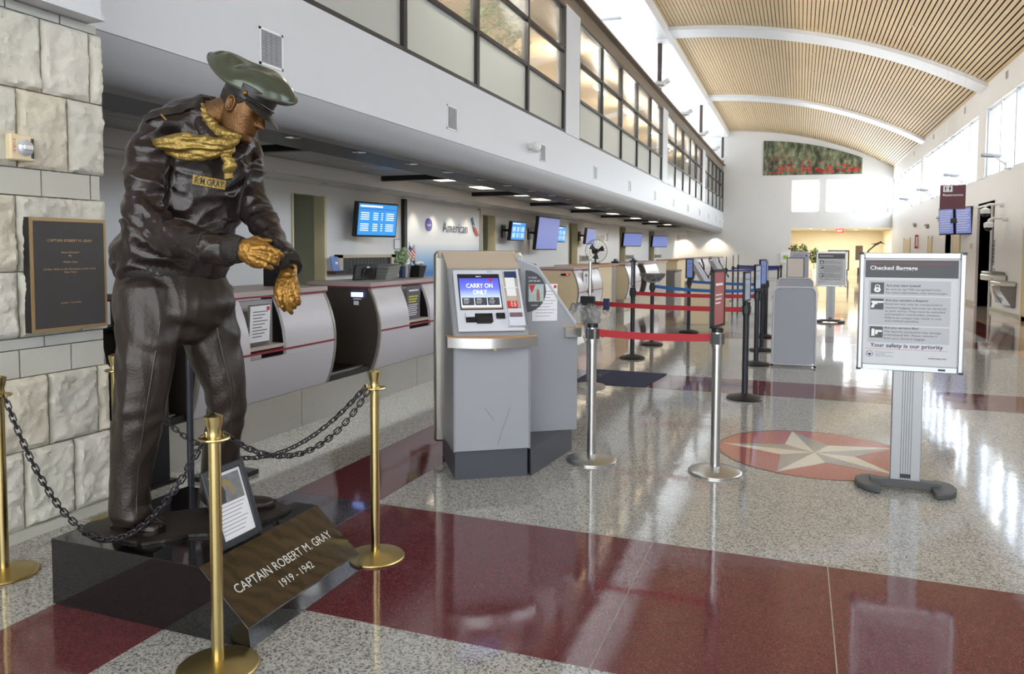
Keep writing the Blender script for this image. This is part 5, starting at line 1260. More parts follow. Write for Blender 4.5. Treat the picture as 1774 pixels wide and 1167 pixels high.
MB().tube([(-.12,.5,1.02),(-.12,.5,1.08),(-.18,.5,1.09)], .012, 8).build('spout', M['chrome'], t)
for (y0,y1,z1,lb) in ((18.1,19.3,1.96,'tan door at the right edge of the picture'),(26.4,27.5,2.0,'tan door left of the flight screens'),(31.6,32.4,2.0,'small tan door further along the right wall'),(37.5,39.5,2.05,'far pair of tan doors on the right wall')):
    t = thing('service_door', lb, 'door', (XR, (y0+y1)/2, 0), 0, 'tan doors on the right wall'); 
    MB().box(XR-.03,XR,y0,y1,0,z1).build('leaf', mat('door_tan', (206,186,146), .5), t, world=True)
    for q in ((y0-.06,y0),(y1,y1+.06)): MB().box(XR-.04,XR,q[0],q[1],0,z1+.06).build('frame', M['frame_beige'], t, world=True)
    MB().box(XR-.09,XR-.03,y0+.06,y0+.16,.98,1.02).build('handle', M['steel'], t, world=True)
t = thing('wall_notice', 'narrow dark notice strip above the drinking fountain', 'notice', (XR, 22.1, 1.45)); MB().box(-.012,0,-.07,.07,-.3,.35).build('plate', M['fascia_grey'], t)
for k in range(5): MB().box(-.014,-.012,-.05,.05,-.22+k*.1,-.17+k*.1).build('text_row', M['ink'], t)
t = thing('wall_banner', 'small red vertical sign on the far right wall', 'sign', (XR, 35.2, 1.9)); MB().box(-.12,0,-.02,.02,-.28,.28).build('plate', M['ink_red'], t)
MB().box(-.09,-.02,-.022,.022,-.2,.2).build('lettering_strip', M['ink_white'], t); 
t = thing('thermostat', 'small beige switch plate left of the dark doorway', 'switch', (XR, 25.0-.2, 1.65)); MB().box(-.03,0,-.07,.07,-.08,.08).build('plate', M['frame_beige'], t, bevel=.004); MB().box(-.035,-.03,-.03,.03,-.03,.03).build('dial', M['steel'], t)
for k, (y, z) in enumerate(((29.9,2.62),(32.6,2.45),(36.0,2.6))):
    t = thing('wall_speaker', '%s small white emergency light on the right wall' % ['nearest','middle','farthest'][k], 'emergency light', (XR, y, z), 0, 'small emergency lights on the right wall')
    MB().box(-.09,0,-.15,.15,-.08,.08).build('box', M['fascia_grey'], t, bevel=.01)
    for s in (-1,1): MB().ball((-.10,s*.11,.05), .05, 10).build('lamp', M['steel'], t)
# strobe and plaque on the stone pier
t = thing('fire_strobe', 'cream fire alarm strobe with clear lens on the stone pier', 'fire alarm', (-3.665, 2.70, 2.0))
MB().box(-.02,.022,-.062,.062,-.065,.065).build('housing', mat('cream_plastic', (222,206,168), .45), t, bevel=.008)
for k in range(4): MB().box(.0215,.0235,.045+k*.004,.047+k*.004,-.05,.05).build('sound_slot', M['ink'], t, ang=0)
MB().ball((.026,.012,.0), .042, 20, (.62,1,1)).build('lens', mat('lens_clear', (205,210,225), .06, spec=.9, coat=1, metal=.35), t)
MB().box(.04,.054,-.012,.036,-.014,.014).build('reflector', M['chrome'], t, bevel=.003)
pl = Pl((.0225,-.05,.0), (0,0,-1), (0,1,0)); text(pl, [('FIRE', -.038, .0, .013, 'l', .07)], 'lettering', mat('fire_red', (200,96,90), .5), t, world=False, d=.0005)
t = thing('memorial_plaque', 'dark bronze memorial plaque with gold rim on the stone pier', 'plaque', (-3.66, 2.945, 1.36))
MB().box(-.03,.017,-.225,.225,-.296,.296).build('plate', M['bronze_frame'], t, bevel=.002)
MB().box(.0165,.022,-.224,.224,-.295,.295).build('gold_rim', M['ink_gold'], t)
MB().box(.0215,.0245,-.207,.207,-.278,.278).build('dark_field', mat('plaque_field', (56,52,52), .45, bump=.3, bscale=400), t)
pl = Pl((.0245,-.225,-.296), (0,1,0), (0,0,1))
text(pl, [('CAPTAIN ROBERT M. GRAY', .225, .468, .0135, 'c', .265), ('Statue Donated', .222, .408, .0095, 'c', .105), ('By', .222, .391, .0095, 'c', .018), ('Walter Kaye', .222, .357, .0095, 'c', .085),
          ('Civilian Aide to the Secretary of the Army', .222, .320, .0095, 'c', .31), ('New York', .222, .303, .0095, 'c', .072), ('Sculptor - Troy Kelley', .222, .142, .0075, 'c', .12)], 'lettering', mat('gold_letters', (204,166,116), .4), t, world=False, d=.001)
# ================================================================== BRONZE STATUE
SR = {
 'torso': [[-2.558,2.558,1.379,-0.151,-0.151,0.011,0.095,-0.095,0.005],[-2.557,2.562,1.449,-0.164,-0.163,0.034,0.108,-0.111,-0.012],[-2.532,2.566,1.537,-0.154,-0.153,0.078,0.112,-0.12,-0.015],[-2.491,2.599,1.651,-0.145,-0.143,0.074,0.107,-0.112,-0.008],[-2.461,2.617,1.777,-0.146,-0.142,0.045,0.102,-0.109,-0.012],[-2.441,2.619,1.876,-0.151,-0.143,0.017,0.102,-0.109,-0.015],[-2.438,2.614,1.955,-0.156,-0.145,0.0,0.098,-0.106,-0.014],[-2.432,2.609,2.018,-0.141,-0.138,0.03,0.083,-0.09,-0.023],[-2.409,2.61,2.072,-0.086,-0.09,0.051,0.059,-0.074,-0.031],[-2.382,2.612,2.107,-0.047,-0.051,0.038,0.037,-0.053,-0.026]],
 'waistband': [[-2.56,2.557,1.369,-0.15,-0.15,0.004,0.093,-0.093,0.007],[-2.56,2.558,1.389,-0.157,-0.157,0.004,0.099,-0.099,0.007],[-2.561,2.559,1.417,-0.16,-0.16,0.012,0.101,-0.101,0.005],[-2.559,2.562,1.452,-0.162,-0.161,0.022,0.102,-0.103,0.002],[-2.557,2.564,1.475,-0.156,-0.155,0.026,0.099,-0.099,0.001]],
 'arm_r': [[-2.454,2.536,2.004,0.01,0.027,-0.088,0.063,-0.049,-0.008],[-2.494,2.488,1.984,0.036,0.052,-0.083,0.075,-0.046,0.004],[-2.51,2.435,1.916,0.06,0.069,-0.042,0.069,-0.046,0.022],[-2.505,2.388,1.806,0.06,0.065,-0.018,0.059,-0.048,0.023],[-2.489,2.356,1.698,0.06,0.063,0.0,0.052,-0.05,0.024],[-2.456,2.342,1.604,0.052,0.052,0.04,0.032,-0.057,0.033],[-2.359,2.343,1.548,0.025,0.024,0.067,0.01,-0.064,0.019],[-2.25,2.351,1.523,0.013,0.012,0.069,0.005,-0.063,0.01],[-2.139,2.354,1.505,0.008,0.007,0.062,0.003,-0.058,0.006],[-2.058,2.358,1.498,0.004,0.004,0.053,0.003,-0.052,0.003]],
 'cuff_r': [[-2.07,2.359,1.498,-0.0,-0.0,0.056,0.002,-0.054,-0.0],[-2.054,2.359,1.499,0.003,0.002,0.056,0.001,-0.055,0.002],[-2.026,2.359,1.496,0.004,0.004,0.052,0.003,-0.05,0.003],[-2.004,2.362,1.494,0.004,0.003,0.046,0.006,-0.043,0.003]],
 'arm_l': [[-2.376,2.704,1.994,0.034,0.012,0.095,0.069,-0.036,-0.02],[-2.348,2.767,1.976,0.049,0.033,0.051,0.052,-0.057,-0.013],[-2.325,2.772,1.901,0.054,0.043,0.012,0.045,-0.059,0.016],[-2.296,2.755,1.784,0.053,0.043,0.01,0.04,-0.055,0.025],[-2.243,2.726,1.674,0.049,0.039,0.022,0.023,-0.05,0.037],[-2.141,2.674,1.581,0.041,0.032,0.029,0.009,-0.046,0.037],[-2.048,2.63,1.506,0.038,0.029,0.028,0.006,-0.04,0.033],[-1.977,2.589,1.449,0.036,0.028,0.025,0.005,-0.035,0.032]],
 'cuff_l': [[-1.993,2.6,1.463,0.038,0.029,0.022,0.01,-0.037,0.032],[-1.969,2.586,1.44,0.039,0.03,0.023,0.01,-0.039,0.033],[-1.945,2.573,1.417,0.035,0.028,0.021,0.009,-0.036,0.031]],
 'neck': [[-2.392,2.603,2.02,-0.036,-0.043,0.049,0.03,-0.055,-0.026],[-2.353,2.609,2.053,-0.029,-0.038,0.056,0.025,-0.058,-0.026],[-2.309,2.616,2.072,-0.018,-0.03,0.062,0.019,-0.059,-0.023],[-2.256,2.626,2.09,-0.016,-0.027,0.061,0.019,-0.059,-0.022]],
 'pelvis': [[-2.561,2.56,1.437,0.142,0.142,0.002,0.085,-0.085,0.007],[-2.557,2.557,1.349,0.163,0.164,0.014,0.097,-0.099,0.02],[-2.535,2.549,1.262,0.171,0.173,0.035,0.099,-0.106,0.038],[-2.512,2.544,1.195,0.164,0.167,0.041,0.097,-0.103,0.032],[-2.502,2.545,1.145,0.13,0.132,0.03,0.076,-0.078,0.014]],
 'leg_r': [[-2.575,2.462,1.315,0.092,0.096,-0.003,0.081,-0.077,0.024],[-2.556,2.441,1.182,0.091,0.094,-0.011,0.082,-0.077,0.022],[-2.55,2.408,1.04,0.081,0.082,-0.017,0.076,-0.072,0.01],[-2.565,2.387,0.871,0.072,0.074,-0.015,0.07,-0.069,-0.003],[-2.588,2.381,0.724,0.067,0.069,-0.012,0.065,-0.065,-0.008],[-2.611,2.38,0.574,0.06,0.063,-0.007,0.061,-0.059,-0.005],[-2.617,2.376,0.451,0.055,0.059,-0.003,0.06,-0.056,0.001],[-2.615,2.373,0.37,0.058,0.063,-0.002,0.065,-0.059,0.004]],
 'leg_l': [[-2.48,2.648,1.308,0.095,0.091,0.024,0.08,-0.083,-0.002],[-2.463,2.668,1.166,0.091,0.087,0.025,0.079,-0.083,0.003],[-2.433,2.681,1.015,0.083,0.08,0.027,0.071,-0.077,0.008],[-2.401,2.697,0.892,0.071,0.067,0.015,0.065,-0.068,-0.004],[-2.412,2.717,0.756,0.065,0.057,-0.004,0.056,-0.065,-0.02],[-2.452,2.737,0.615,0.064,0.055,-0.008,0.052,-0.064,-0.023],[-2.485,2.76,0.471,0.066,0.058,-0.003,0.056,-0.065,-0.02],[-2.501,2.779,0.346,0.07,0.063,0.001,0.061,-0.067,-0.018]],
 'scarf_tail': [[-2.161,2.526,1.943,0.002,0.004,-0.016,0.007,-0.009,-0.002],[-2.209,2.491,1.928,0.002,0.007,-0.027,0.011,-0.016,-0.003],[-2.268,2.457,1.917,-0.002,0.005,-0.04,0.012,-0.021,-0.003],[-2.326,2.425,1.925,-0.005,0.002,-0.042,0.011,-0.021,-0.002],[-2.382,2.399,1.929,-0.003,0.004,-0.039,0.008,-0.02,-0.003],[-2.434,2.384,1.929,-0.004,0.001,-0.03,0.002,-0.018,-0.001],[-2.468,2.388,1.941,-0.005,-0.002,-0.013,-0.0,-0.01,0.002]],
 'scarf_tail2': [[-2.194,2.523,1.922,0.004,0.007,-0.017,0.009,-0.011,-0.002],[-2.245,2.486,1.897,0.004,0.008,-0.024,0.01,-0.015,-0.003],[-2.307,2.451,1.881,0.0,0.004,-0.026,0.007,-0.014,-0.002],[-2.381,2.418,1.885,-0.003,0.001,-0.021,0.005,-0.013,-0.001],[-2.422,2.408,1.895,-0.002,-0.001,-0.009,0.002,-0.008,0.0]],
 'scarf_fall': [[-2.2,2.544,1.954,0.016,0.015,-0.009,0.015,-0.012,0.005],[-2.202,2.525,1.916,0.015,0.014,-0.006,0.013,-0.012,0.003],[-2.206,2.516,1.875,0.018,0.016,-0.0,0.012,-0.013,0.002],[-2.196,2.517,1.832,0.02,0.017,-0.0,0.011,-0.012,-0.0],[-2.208,2.516,1.79,0.014,0.013,-0.004,0.008,-0.009,-0.002]],
 'scarf_neck': [[-2.375,2.561,2.1,0.012,0.01,0.006,0.004,-0.011,0.008],[-2.342,2.544,2.062,0.015,0.012,0.01,0.005,-0.013,0.008],[-2.308,2.539,2.02,0.015,0.011,0.014,0.005,-0.014,0.005],[-2.268,2.541,1.985,0.012,0.007,0.02,0.004,-0.015,0.003],[-2.22,2.547,1.965,0.007,0.002,0.02,0.005,-0.015,-0.0],[-2.191,2.569,1.957,0.005,0.001,0.019,0.008,-0.011,-0.002]],
 'collar': [[-2.396,2.563,2.092,0.013,0.011,0.002,0.005,-0.007,0.008],[-2.365,2.535,2.047,0.02,0.017,0.007,0.006,-0.01,0.008],[-2.331,2.524,2.0,0.022,0.017,0.014,0.005,-0.012,0.006],[-2.292,2.52,1.955,0.022,0.016,0.019,0.004,-0.01,0.004],[-2.24,2.52,1.901,0.018,0.013,0.014,0.004,-0.009,0.003],[-2.215,2.522,1.857,0.007,0.005,0.004,0.003,-0.005,0.002]],
 'collar_far': [[-2.254,2.642,1.975,0.008,0.006,0.007,-0.0,-0.008,0.006],[-2.219,2.622,1.951,0.019,0.015,0.004,0.003,-0.007,0.009],[-2.199,2.59,1.917,0.02,0.019,-0.01,0.008,-0.005,0.008],[-2.192,2.553,1.879,0.014,0.013,-0.01,0.008,-0.005,0.004],[-2.194,2.535,1.848,0.006,0.006,-0.004,0.005,-0.003,0.002]],
 'palm_r': [[-2.014,2.358,1.494,0.003,0.002,0.042,0.006,-0.029,0.001],[-1.986,2.363,1.492,0.007,0.006,0.046,0.006,-0.029,0.003],[-1.953,2.37,1.483,0.014,0.012,0.052,0.008,-0.025,0.003],[-1.924,2.38,1.472,0.015,0.012,0.05,0.008,-0.02,0.003],[-1.907,2.386,1.466,0.012,0.01,0.039,0.007,-0.017,0.002]],
 'palm_l': [[-1.955,2.575,1.426,0.028,0.021,-0.003,0.016,-0.018,0.018],[-1.943,2.556,1.398,0.028,0.021,-0.004,0.016,-0.018,0.015],[-1.938,2.541,1.369,0.035,0.027,-0.002,0.015,-0.018,0.011],[-1.929,2.532,1.339,0.04,0.031,0.006,0.013,-0.018,0.009],[-1.92,2.528,1.316,0.036,0.028,0.008,0.011,-0.016,0.006]],
}
SP = {
 'head': [[-2.211,2.633,2.088]],
 'r_index': [[-1.929,2.375,1.506],[-1.893,2.383,1.501],[-1.867,2.397,1.488],[-1.86,2.415,1.473]],
 'r_middle': [[-1.917,2.373,1.488],[-1.886,2.374,1.479],[-1.871,2.389,1.466],[-1.873,2.404,1.457]],
 'r_ring': [[-1.919,2.371,1.466],[-1.89,2.371,1.457],[-1.875,2.387,1.448],[-1.876,2.402,1.442]],
 'r_little': [[-1.932,2.37,1.446],[-1.905,2.37,1.435],[-1.895,2.384,1.428],[-1.895,2.394,1.424]],
 'r_thumb': [[-1.986,2.371,1.528],[-1.963,2.39,1.537],[-1.948,2.412,1.53],[-1.93,2.43,1.531]],
 'l_index': [[-1.956,2.516,1.334],[-1.946,2.507,1.298],[-1.943,2.517,1.267],[-1.944,2.532,1.252]],
 'l_middle': [[-1.93,2.515,1.33],[-1.918,2.506,1.289],[-1.913,2.517,1.259],[-1.911,2.533,1.243]],
 'l_ring': [[-1.91,2.522,1.33],[-1.897,2.515,1.296],[-1.894,2.525,1.275],[-1.899,2.539,1.264]],
 'l_little': [[-1.897,2.538,1.339],[-1.885,2.536,1.312],[-1.881,2.542,1.29],[-1.887,2.549,1.276]],
 'l_thumb': [[-1.968,2.54,1.37],[-1.989,2.541,1.337],[-1.99,2.544,1.301],[-1.98,2.546,1.271]],
 'watch': [[-1.946,2.541,1.434]],
 'watch_band': [[-2.004,2.558,1.45],[-1.928,2.585,1.426]],
 'tag': [[-2.343,2.433,1.813],[-2.214,2.46,1.797],[-2.342,2.431,1.77]],
 'zip': [[-2.193,2.506,1.808],[-2.205,2.498,1.737],[-2.223,2.495,1.619],[-2.239,2.507,1.477]],
 'epaulette': [[-2.534,2.442,2.023],[-2.398,2.552,2.095]],
 'bar': [[-2.465,2.454,2.044],[-2.438,2.452,2.019]],
 'shoe_r': [[-2.742,2.412,0.31],[-2.518,2.413,0.31]],
 'shoe_l': [[-2.39,2.731,0.31],[-2.272,2.862,0.31]],
}
SPC = {"crown": [-2.197, 2.667, 2.222]}
mat_br = lambda n, c, r, v, sc, bu=0, bs=60, me=.75: mat(n, c, r, metal=me, var=v, vscale=sc, bump=bu, bscale=bs)
mat_br('bz_skin', (106,74,42), .34, .45, 14, .25, 120, .6)
mat_br('bz_gold', (142,104,46), .3, .5, 40, .4, 90, .7)
mat_br('bz_jacket', (40,32,31), .2, .18, 5, .12, 120, .25)
mat_br('bz_knit', (36,31,29), .45, .2, 30, .5, 200, .2)
mat_br('bz_trouser', (46,39,34), .36, .25, 5, .2, 90, .25)
mat_br('bz_cap', (74,80,68), .2, .3, 8, .05, 40, .35)
mat_br('bz_capdark', (30,31,32), .28, .25, 14, .1, 60, .3)
mat_br('bz_visor', (110,106,102), .22, .3, 10, 0, 60, .7)
mat_br('bz_hair', (44,36,30), .38, .3, 30, .5, 160, .3)
mat_br('bz_scarf', (146,122,64), .3, .5, 22, .4, 120, .65)
mat_br('bz_shoe', (36,28,25), .22, .3, 20, .1, 60, .3)
mat_br('bz_base', (38,33,29), .42, .3, 20, .5, 60, .2)
statue = thing('bronze_statue', 'life-size bronze airman statue in leather jacket and peaked cap, looking at his watch', 'statue', (-2.45, 2.60, .28))
VF = Vector((_F.x, _F.y, _F.z)); VR = Vector(_R); VU = Vector(_U)
def catmull(rs, sub=3):
    out = []; n = len(rs)
    for i in range(n-1):
        p0, p1, p2, p3 = (Vector_n(rs[max(0,min(n-1,j))]) for j in (i-1,i,i+1,i+2))
        for k in range(sub):
            t = k/sub
            out.append([0.5*((2*b)+(-a+c)*t+(2*a-5*b+4*c-d)*t*t+(-a+3*b-3*c+d)*t**3) for a,b,c,d in zip(p0,p1,p2,p3)])
    out.append(list(rs[-1])); return out
def Vector_n(x): return list(x)
def ring_pts(r, n=24, pw=1.0, sc=1.0):
    c, a, b = Vector(r[0:3]), Vector(r[3:6])*sc, Vector(r[6:9])*sc
    res = []
    for k in range(n):
        t = 2*PI*k/n; ct, st = math.cos(t), math.sin(t)
        res.append(c + a*math.copysign(abs(ct)**pw, ct) + b*math.copysign(abs(st)**pw, st))
    return res
def loft(mb, key, sub=3, n=24, pw=1.0, sc=1.0):
    rs = catmull(SR[key], sub) if sub > 1 else SR[key]
    # round off both ends
    R = [ring_pts(r, n, pw, sc) for r in rs]
    def capring(r, nxt, f, d):
        c = Vector(r[0:3]); v = (c-Vector(nxt[0:3])).normalized(); w_ = (Vector(r[3:6]).length+Vector(r[6:9]).length)/2*sc
        return [c + (p-c)*f + v*w_*d for p in ring_pts(r, n, pw, sc)]
    R = [capring(rs[0], rs[1], .35, .5), capring(rs[0], rs[1], .75, .35)] + R + [capring(rs[-1], rs[-2], .75, .35), capring(rs[-1], rs[-2], .35, .5)]
    mb.ring_loft(R)
def remeshed(mb, voxel, smooth=4):
    bmesh.ops.recalc_face_normals(mb.b, faces=mb.b.faces)
    me = bpy.data.meshes.new('tmp'); mb.b.to_mesh(me); mb.b.free()
    o = bpy.data.objects.new('tmp', me); C.objects.link(o)
    md = o.modifiers.new('r', 'REMESH'); md.mode = 'VOXEL'; md.voxel_size = voxel
    if smooth: s = o.modifiers.new('s', 'SMOOTH'); s.factor = .5; s.iterations = smooth
    dg = bpy.context.evaluated_depsgraph_get(); dg.update()
    me2 = bpy.data.meshes.new_from_object(o.evaluated_get(dg))
    bpy.data.objects.remove(o); bpy.data.meshes.remove(me)
    return me2
def finish(me, name, m, disp=None, parent=None):
    if disp:
        me.update(); no = [v.normal.copy() for v in me.vertices]
        for v, n_ in zip(me.vertices, no):
            d = disp(v.co, n_)
            if d: v.co = v.co + n_*d
    Mi = frame(parent or statue).inverted(); me.transform(Mi)
    me.materials.clear(); me.materials.append(m)
    for p_ in me.polygons: p_.use_smooth = True
    o = bpy.data.objects.new(name, me); C.objects.link(o); o.parent = parent or statue
    return o
def ridge(p, s, seed=0.0):
    v = noise.noise(Vector((p[0]*s[0]+seed, p[1]*s[1]+seed, p[2]*s[2]+seed))); return (1-abs(v)*2.2)
HC_ = Vector(SP['head'][0])
# head local axes: face forward (right, down, slightly to camera), up, side towards the camera
hf = (VR*.84 - VU*.47 - VF*.20).normalized()
hs0 = -VF
hu = (VU*.86 + VR*.50).normalized(); hu = (hu - hf*hu.dot(hf)).normalized()
hs = hf.cross(hu).normalized()
if hs.dot(-VF) < 0: hs = -hs
def HL(x, y, z): return HC_ + hf*x + hs*y + hu*z
def head_mesh(mb, grow=0, keep=None):
    # profile table: z (up), front x, back x, half width
    T = [(-.135,.048,.010,.022),(-.128,.075,-.005,.040),(-.112,.088,-.03,.052),(-.092,.090,-.055,.060),(-.075,.090,-.072,.064),(-.06,.091,-.084,.067),(-.04,.090,-.096,.070),(-.02,.088,-.104,.073),(0,.088,-.108,.076),(.02,.096,-.112,.078),(.035,.100,-.114,.079),(.06,.098,-.114,.080),(.085,.088,-.108,.077),(.11,.066,-.092,.066),(.128,.035,-.062,.046),(.137,.0,-.03,.02)]
    N = 56; rings = []; 
    for i in range((len(T)-1)*3+1):
        q = i/3; a = int(min(q, len(T)-2)); fr = q-a
        z, xf, xb, hw = [T[a][k]*(1-fr)+T[a+1][k]*fr for k in range(4)]
        rg = []
        for k in range(N):
            t = 2*PI*k/N; cx, cy = math.cos(t), math.sin(t)
            ct = math.copysign(abs(cx)**.85, cx); st = math.copysign(abs(cy)**.9, cy)
            x = (xf*ct if ct > 0 else -xb*ct*1.0) ; y = hw*st
            if cx > 0:
                g = lambda c, s_: math.exp(-(c/s_)**2)
                ty = y
                # nose, bridge, sockets, lips, chin, cheeks
                nz = 0
                if -.045 < z < .03: nz = .034*g(ty, .011+.004*(1-max(0,min(1,(z+.03)/.05))))*max(0, 1-abs((z+.028)/.055))**.8
                x += nz + .008*g(ty,.018)*g(z+.035,.014)
                x += .006*g(abs(ty)-.017,.007)*g(z+.036,.008)
                x -= .013*g(abs(ty)-.032,.015)*g(z-.010,.013)
                x += .007*g(abs(ty)-.032,.011)*g(z-.006,.008)
                x += .006*g(abs(ty)-.030,.018)*g(z-.030,.008)
                x += .008*g(ty,.020)*g(z+.062,.006) + .007*g(ty,.018)*g(z+.075,.006)
                x -= .005*g(ty,.022)*g(z+.0685,.003)
                x -= .005*g(ty,.02)*g(z+.088,.007)
                x += .008*g(ty,.02)*g(z+.112,.012)
                y += math.copysign(.005*g(abs(ty)-.055,.02)*g(z+.022,.02), st)
            rg.append(HL(x*(1+grow), y*(1+grow), z*(1+grow*.5)))
        rings.append(rg)
    mb.ring_loft(rings)
# ---- continuous body under the clothes (head, neck, arms, hands, legs)
mb = MB()
head_mesh(mb)
loft(mb, 'neck')
loft(mb, 'torso', sc=.86); loft(mb, 'arm_r', sc=.72); loft(mb, 'arm_l', sc=.72)
loft(mb, 'pelvis', sc=.85); loft(mb, 'leg_r', sc=.72); loft(mb, 'leg_l', sc=.72)
loft(mb, 'palm_r', n=20); loft(mb, 'palm_l', n=20)
FRAD = {'index': .0125, 'middle': .013, 'ring': .0125, 'little': .011, 'thumb': .0145}
for k, P_ in SP.items():
    if k[:2] in ('r_', 'l_'):
        r = FRAD[k[2:]]; pts = [Vector(q) for q in P_]
        pal = Vector(SR['palm_'+k[0]][2][:3]); pts = [pts[0].lerp(pal, .45)] + pts
        # finer chain with knuckle bulges
        ch, rr = [], []
        for i in range(len(pts)-1):
            for j in range(3):
                t = j/3; ch.append(pts[i].lerp(pts[i+1], t)); s_ = (i+t)/(len(pts)-1); rr.append(r*(1.08-.32*s_)*(1.12 if j == 0 and i in (1,2) else .98))
        ch.append(pts[-1]); rr.append(r*.66)
        mb.tube(ch, rr, 12); mb.ball(ch[-1], r*.70, 10)
# tendons on the backs of the hands
for hnd in ('r', 'l'):
    a = Vector(SR['palm_'+hnd][0][:3])
    for fg in ('index','middle','ring','little'):
        q = Vector(SP[hnd+'_'+fg][0]); bk = Vector(SR['palm_'+hnd][0][6:9]).normalized()
        if bk.dot(-VF) < 0: bk = -bk
        s0 = a.lerp(q, .25); mb.tube([s0+bk*.021, s0.lerp(q,.5)+bk*.022, q+bk*.010], [.004,.006,.008], 8)
# ear towards the camera and far ear
for sd in (1, -1):
    cE = (-.018, sd*.074, -.008)
    mb.tube([HL(cE[0]+.019*math.cos(a)-.01*math.sin(a)*.3, cE[1]+sd*(.010+.004*math.sin(a)), cE[2]+.031*math.sin(a)) for a in [2*PI*k/18 for k in range(18)]], .0055, 8, closed=True)
    mb.ball(HL(cE[0], cE[1]-sd*.002, cE[2]), .023, 12, (1,.5,1))
me = remeshed(mb, .0042, 2)
wr_, wl_ = Vector(SR['palm_r'][0][:3]), Vector(SR['palm_l'][0][:3])
def skin_disp(p, n):
    if p.z > 1.20 and ((p-wr_).length < .2 or (p-wl_).length < .22): return .0022*ridge(p, (45,45,45)) - .001
    return .0012*noise.noise(p*30)
o = finish(me, 'body', M['bz_skin'], skin_disp)
o.data.materials.append(M['bz_gold'])
Mf = frame(statue); 
for p_ in o.data.polygons:
    c = Mf @ p_.center
    if (c-wr_).length < .2 or (c-wl_).length < .22: p_.material_index = 1
# ---- jacket: torso and both sleeves as one leather shell
mb = MB()
loft(mb, 'torso', n=36, pw=.88); loft(mb, 'arm_r', n=28); loft(mb, 'arm_l', n=28)
me = remeshed(mb, .0062, 5)
def jac(p, n):
    w_ = Vector((p.x+.04*noise.noise(p*6), p.y+.04*noise.noise(p*6+Vector((5,0,0))), p.z+.05*noise.noise(p*5+Vector((0,9,0)))))
    arm = 1.0
    d = .018*(ridge(w_, (4.5,4.5,8), 3.1)-.62)
    d += .009*(ridge(w_, (9,9,15), 7.7)-.6)
    d += .0015*noise.noise(p*40)
    # sleeve creases run round the arm at the elbow
    e = Vector(SR['arm_r'][5][:3]); k = math.exp(-((p-e).length/.16)**2)
    d += .011*k*math.sin((p.z*50+p.x*34)+3*noise.noise(p*7))
    e = Vector(SR['arm_l'][5][:3]); k = math.exp(-((p-e).length/.13)**2)
    d += .007*k*math.sin((p.z*70-p.x*30)+3*noise.noise(p*8))
    low = max(0, min(1, (1.62-p.z)/.16)); d += .010*low*(.5+noise.noise(Vector((p.x*9, p.y*9, p.z*3))))
    return d
jk = finish(me, 'jacket', M['bz_jacket'], jac)
# ---- trousers
mb = MB(); loft(mb, 'pelvis', n=32); loft(mb, 'leg_r', n=28); loft(mb, 'leg_l', n=28)
me = remeshed(mb, .0062, 5)
def tro(p, n):
    w_ = Vector((p.x+.03*noise.noise(p*5), p.y+.03*noise.noise(p*5+Vector((5,0,0))), p.z+.05*noise.noise(p*4)))
    d = .011*(ridge(w_, (7,7,1.2), 1.3)-.6) + .004*(ridge(w_, (13,13,4), 4.4)-.55)
    cr = math.exp(-((p.z-1.12)/.13)**2); d += .005*cr*math.sin(p.z*44+p.x*50+4*noise.noise(p*6))
    kn = math.exp(-((p.z-.78)/.10)**2); d += .003*kn*math.sin(p.z*60-p.y*40+4*noise.noise(p*6))
    cf = max(0, min(1, (.50-p.z)/.15)); d += .005*cf*math.sin(p.z*60+5*noise.noise(p*7))
    return d
tr = finish(me, 'trousers', M['bz_trouser'], tro)
# creases down the front of each leg
for key in ('leg_r', 'leg_l'):
    mb = MB(); pts = []
    for r in catmull(SR[key], 2)[2:-1]:
        c, a, b_ = Vector(r[:3]), Vector(r[3:6]), Vector(r[6:9]); q = -b_ if b_.dot(VF) > 0 else b_
        pts.append(c + q*.955 + a*(.25 if a.dot(VR) > 0 else -.25))
    mb.tube(pts, .004, 6); mb.build('trouser_crease', M['bz_trouser'], statue, world=True)
# ---- ribbed knits
def rib(key, name, nr=5, n=96, amp=.004, pw=1):
    rs = catmull(SR[key], nr); R = []
    for r in rs:
        c = Vector(r[:3]); R.append([c + (p_-c)*(1+(amp/((p_-c).length))*(1 if k % 2 else -.6)) for k, p_ in enumerate(ring_pts(r, n, pw))])
    MB().ring_loft(R).build(name, M['bz_knit'], statue, world=True, ang=80)
rib('waistband', 'waistband', amp=.003, n=120, pw=.92); rib('cuff_r', 'cuff', n=64, amp=.0025); rib('cuff_l', 'cuff', n=56, amp=.0025)
# ---- scarf and collar
def cloth(keys, name, m, amp, s, vox=.004):
    mb = MB()
    for k in keys: loft(mb, k, n=20)
    me = remeshed(mb, vox, 1)
    return finish(me, name, m, lambda p, n_: amp*(ridge(Vector((p.x+.02*noise.noise(p*12), p.y, p.z+.015*noise.noise(p*9))), s, 2.2)-.45)+.002*noise.noise(p*60))
cloth(['scarf_tail','scarf_tail2','scarf_fall','scarf_neck'], 'scarf', M['bz_scarf'], .008, (9,9,42))
cloth(['collar','collar_far'], 'collar', M['bz_jacket'], .002, (12,12,12))
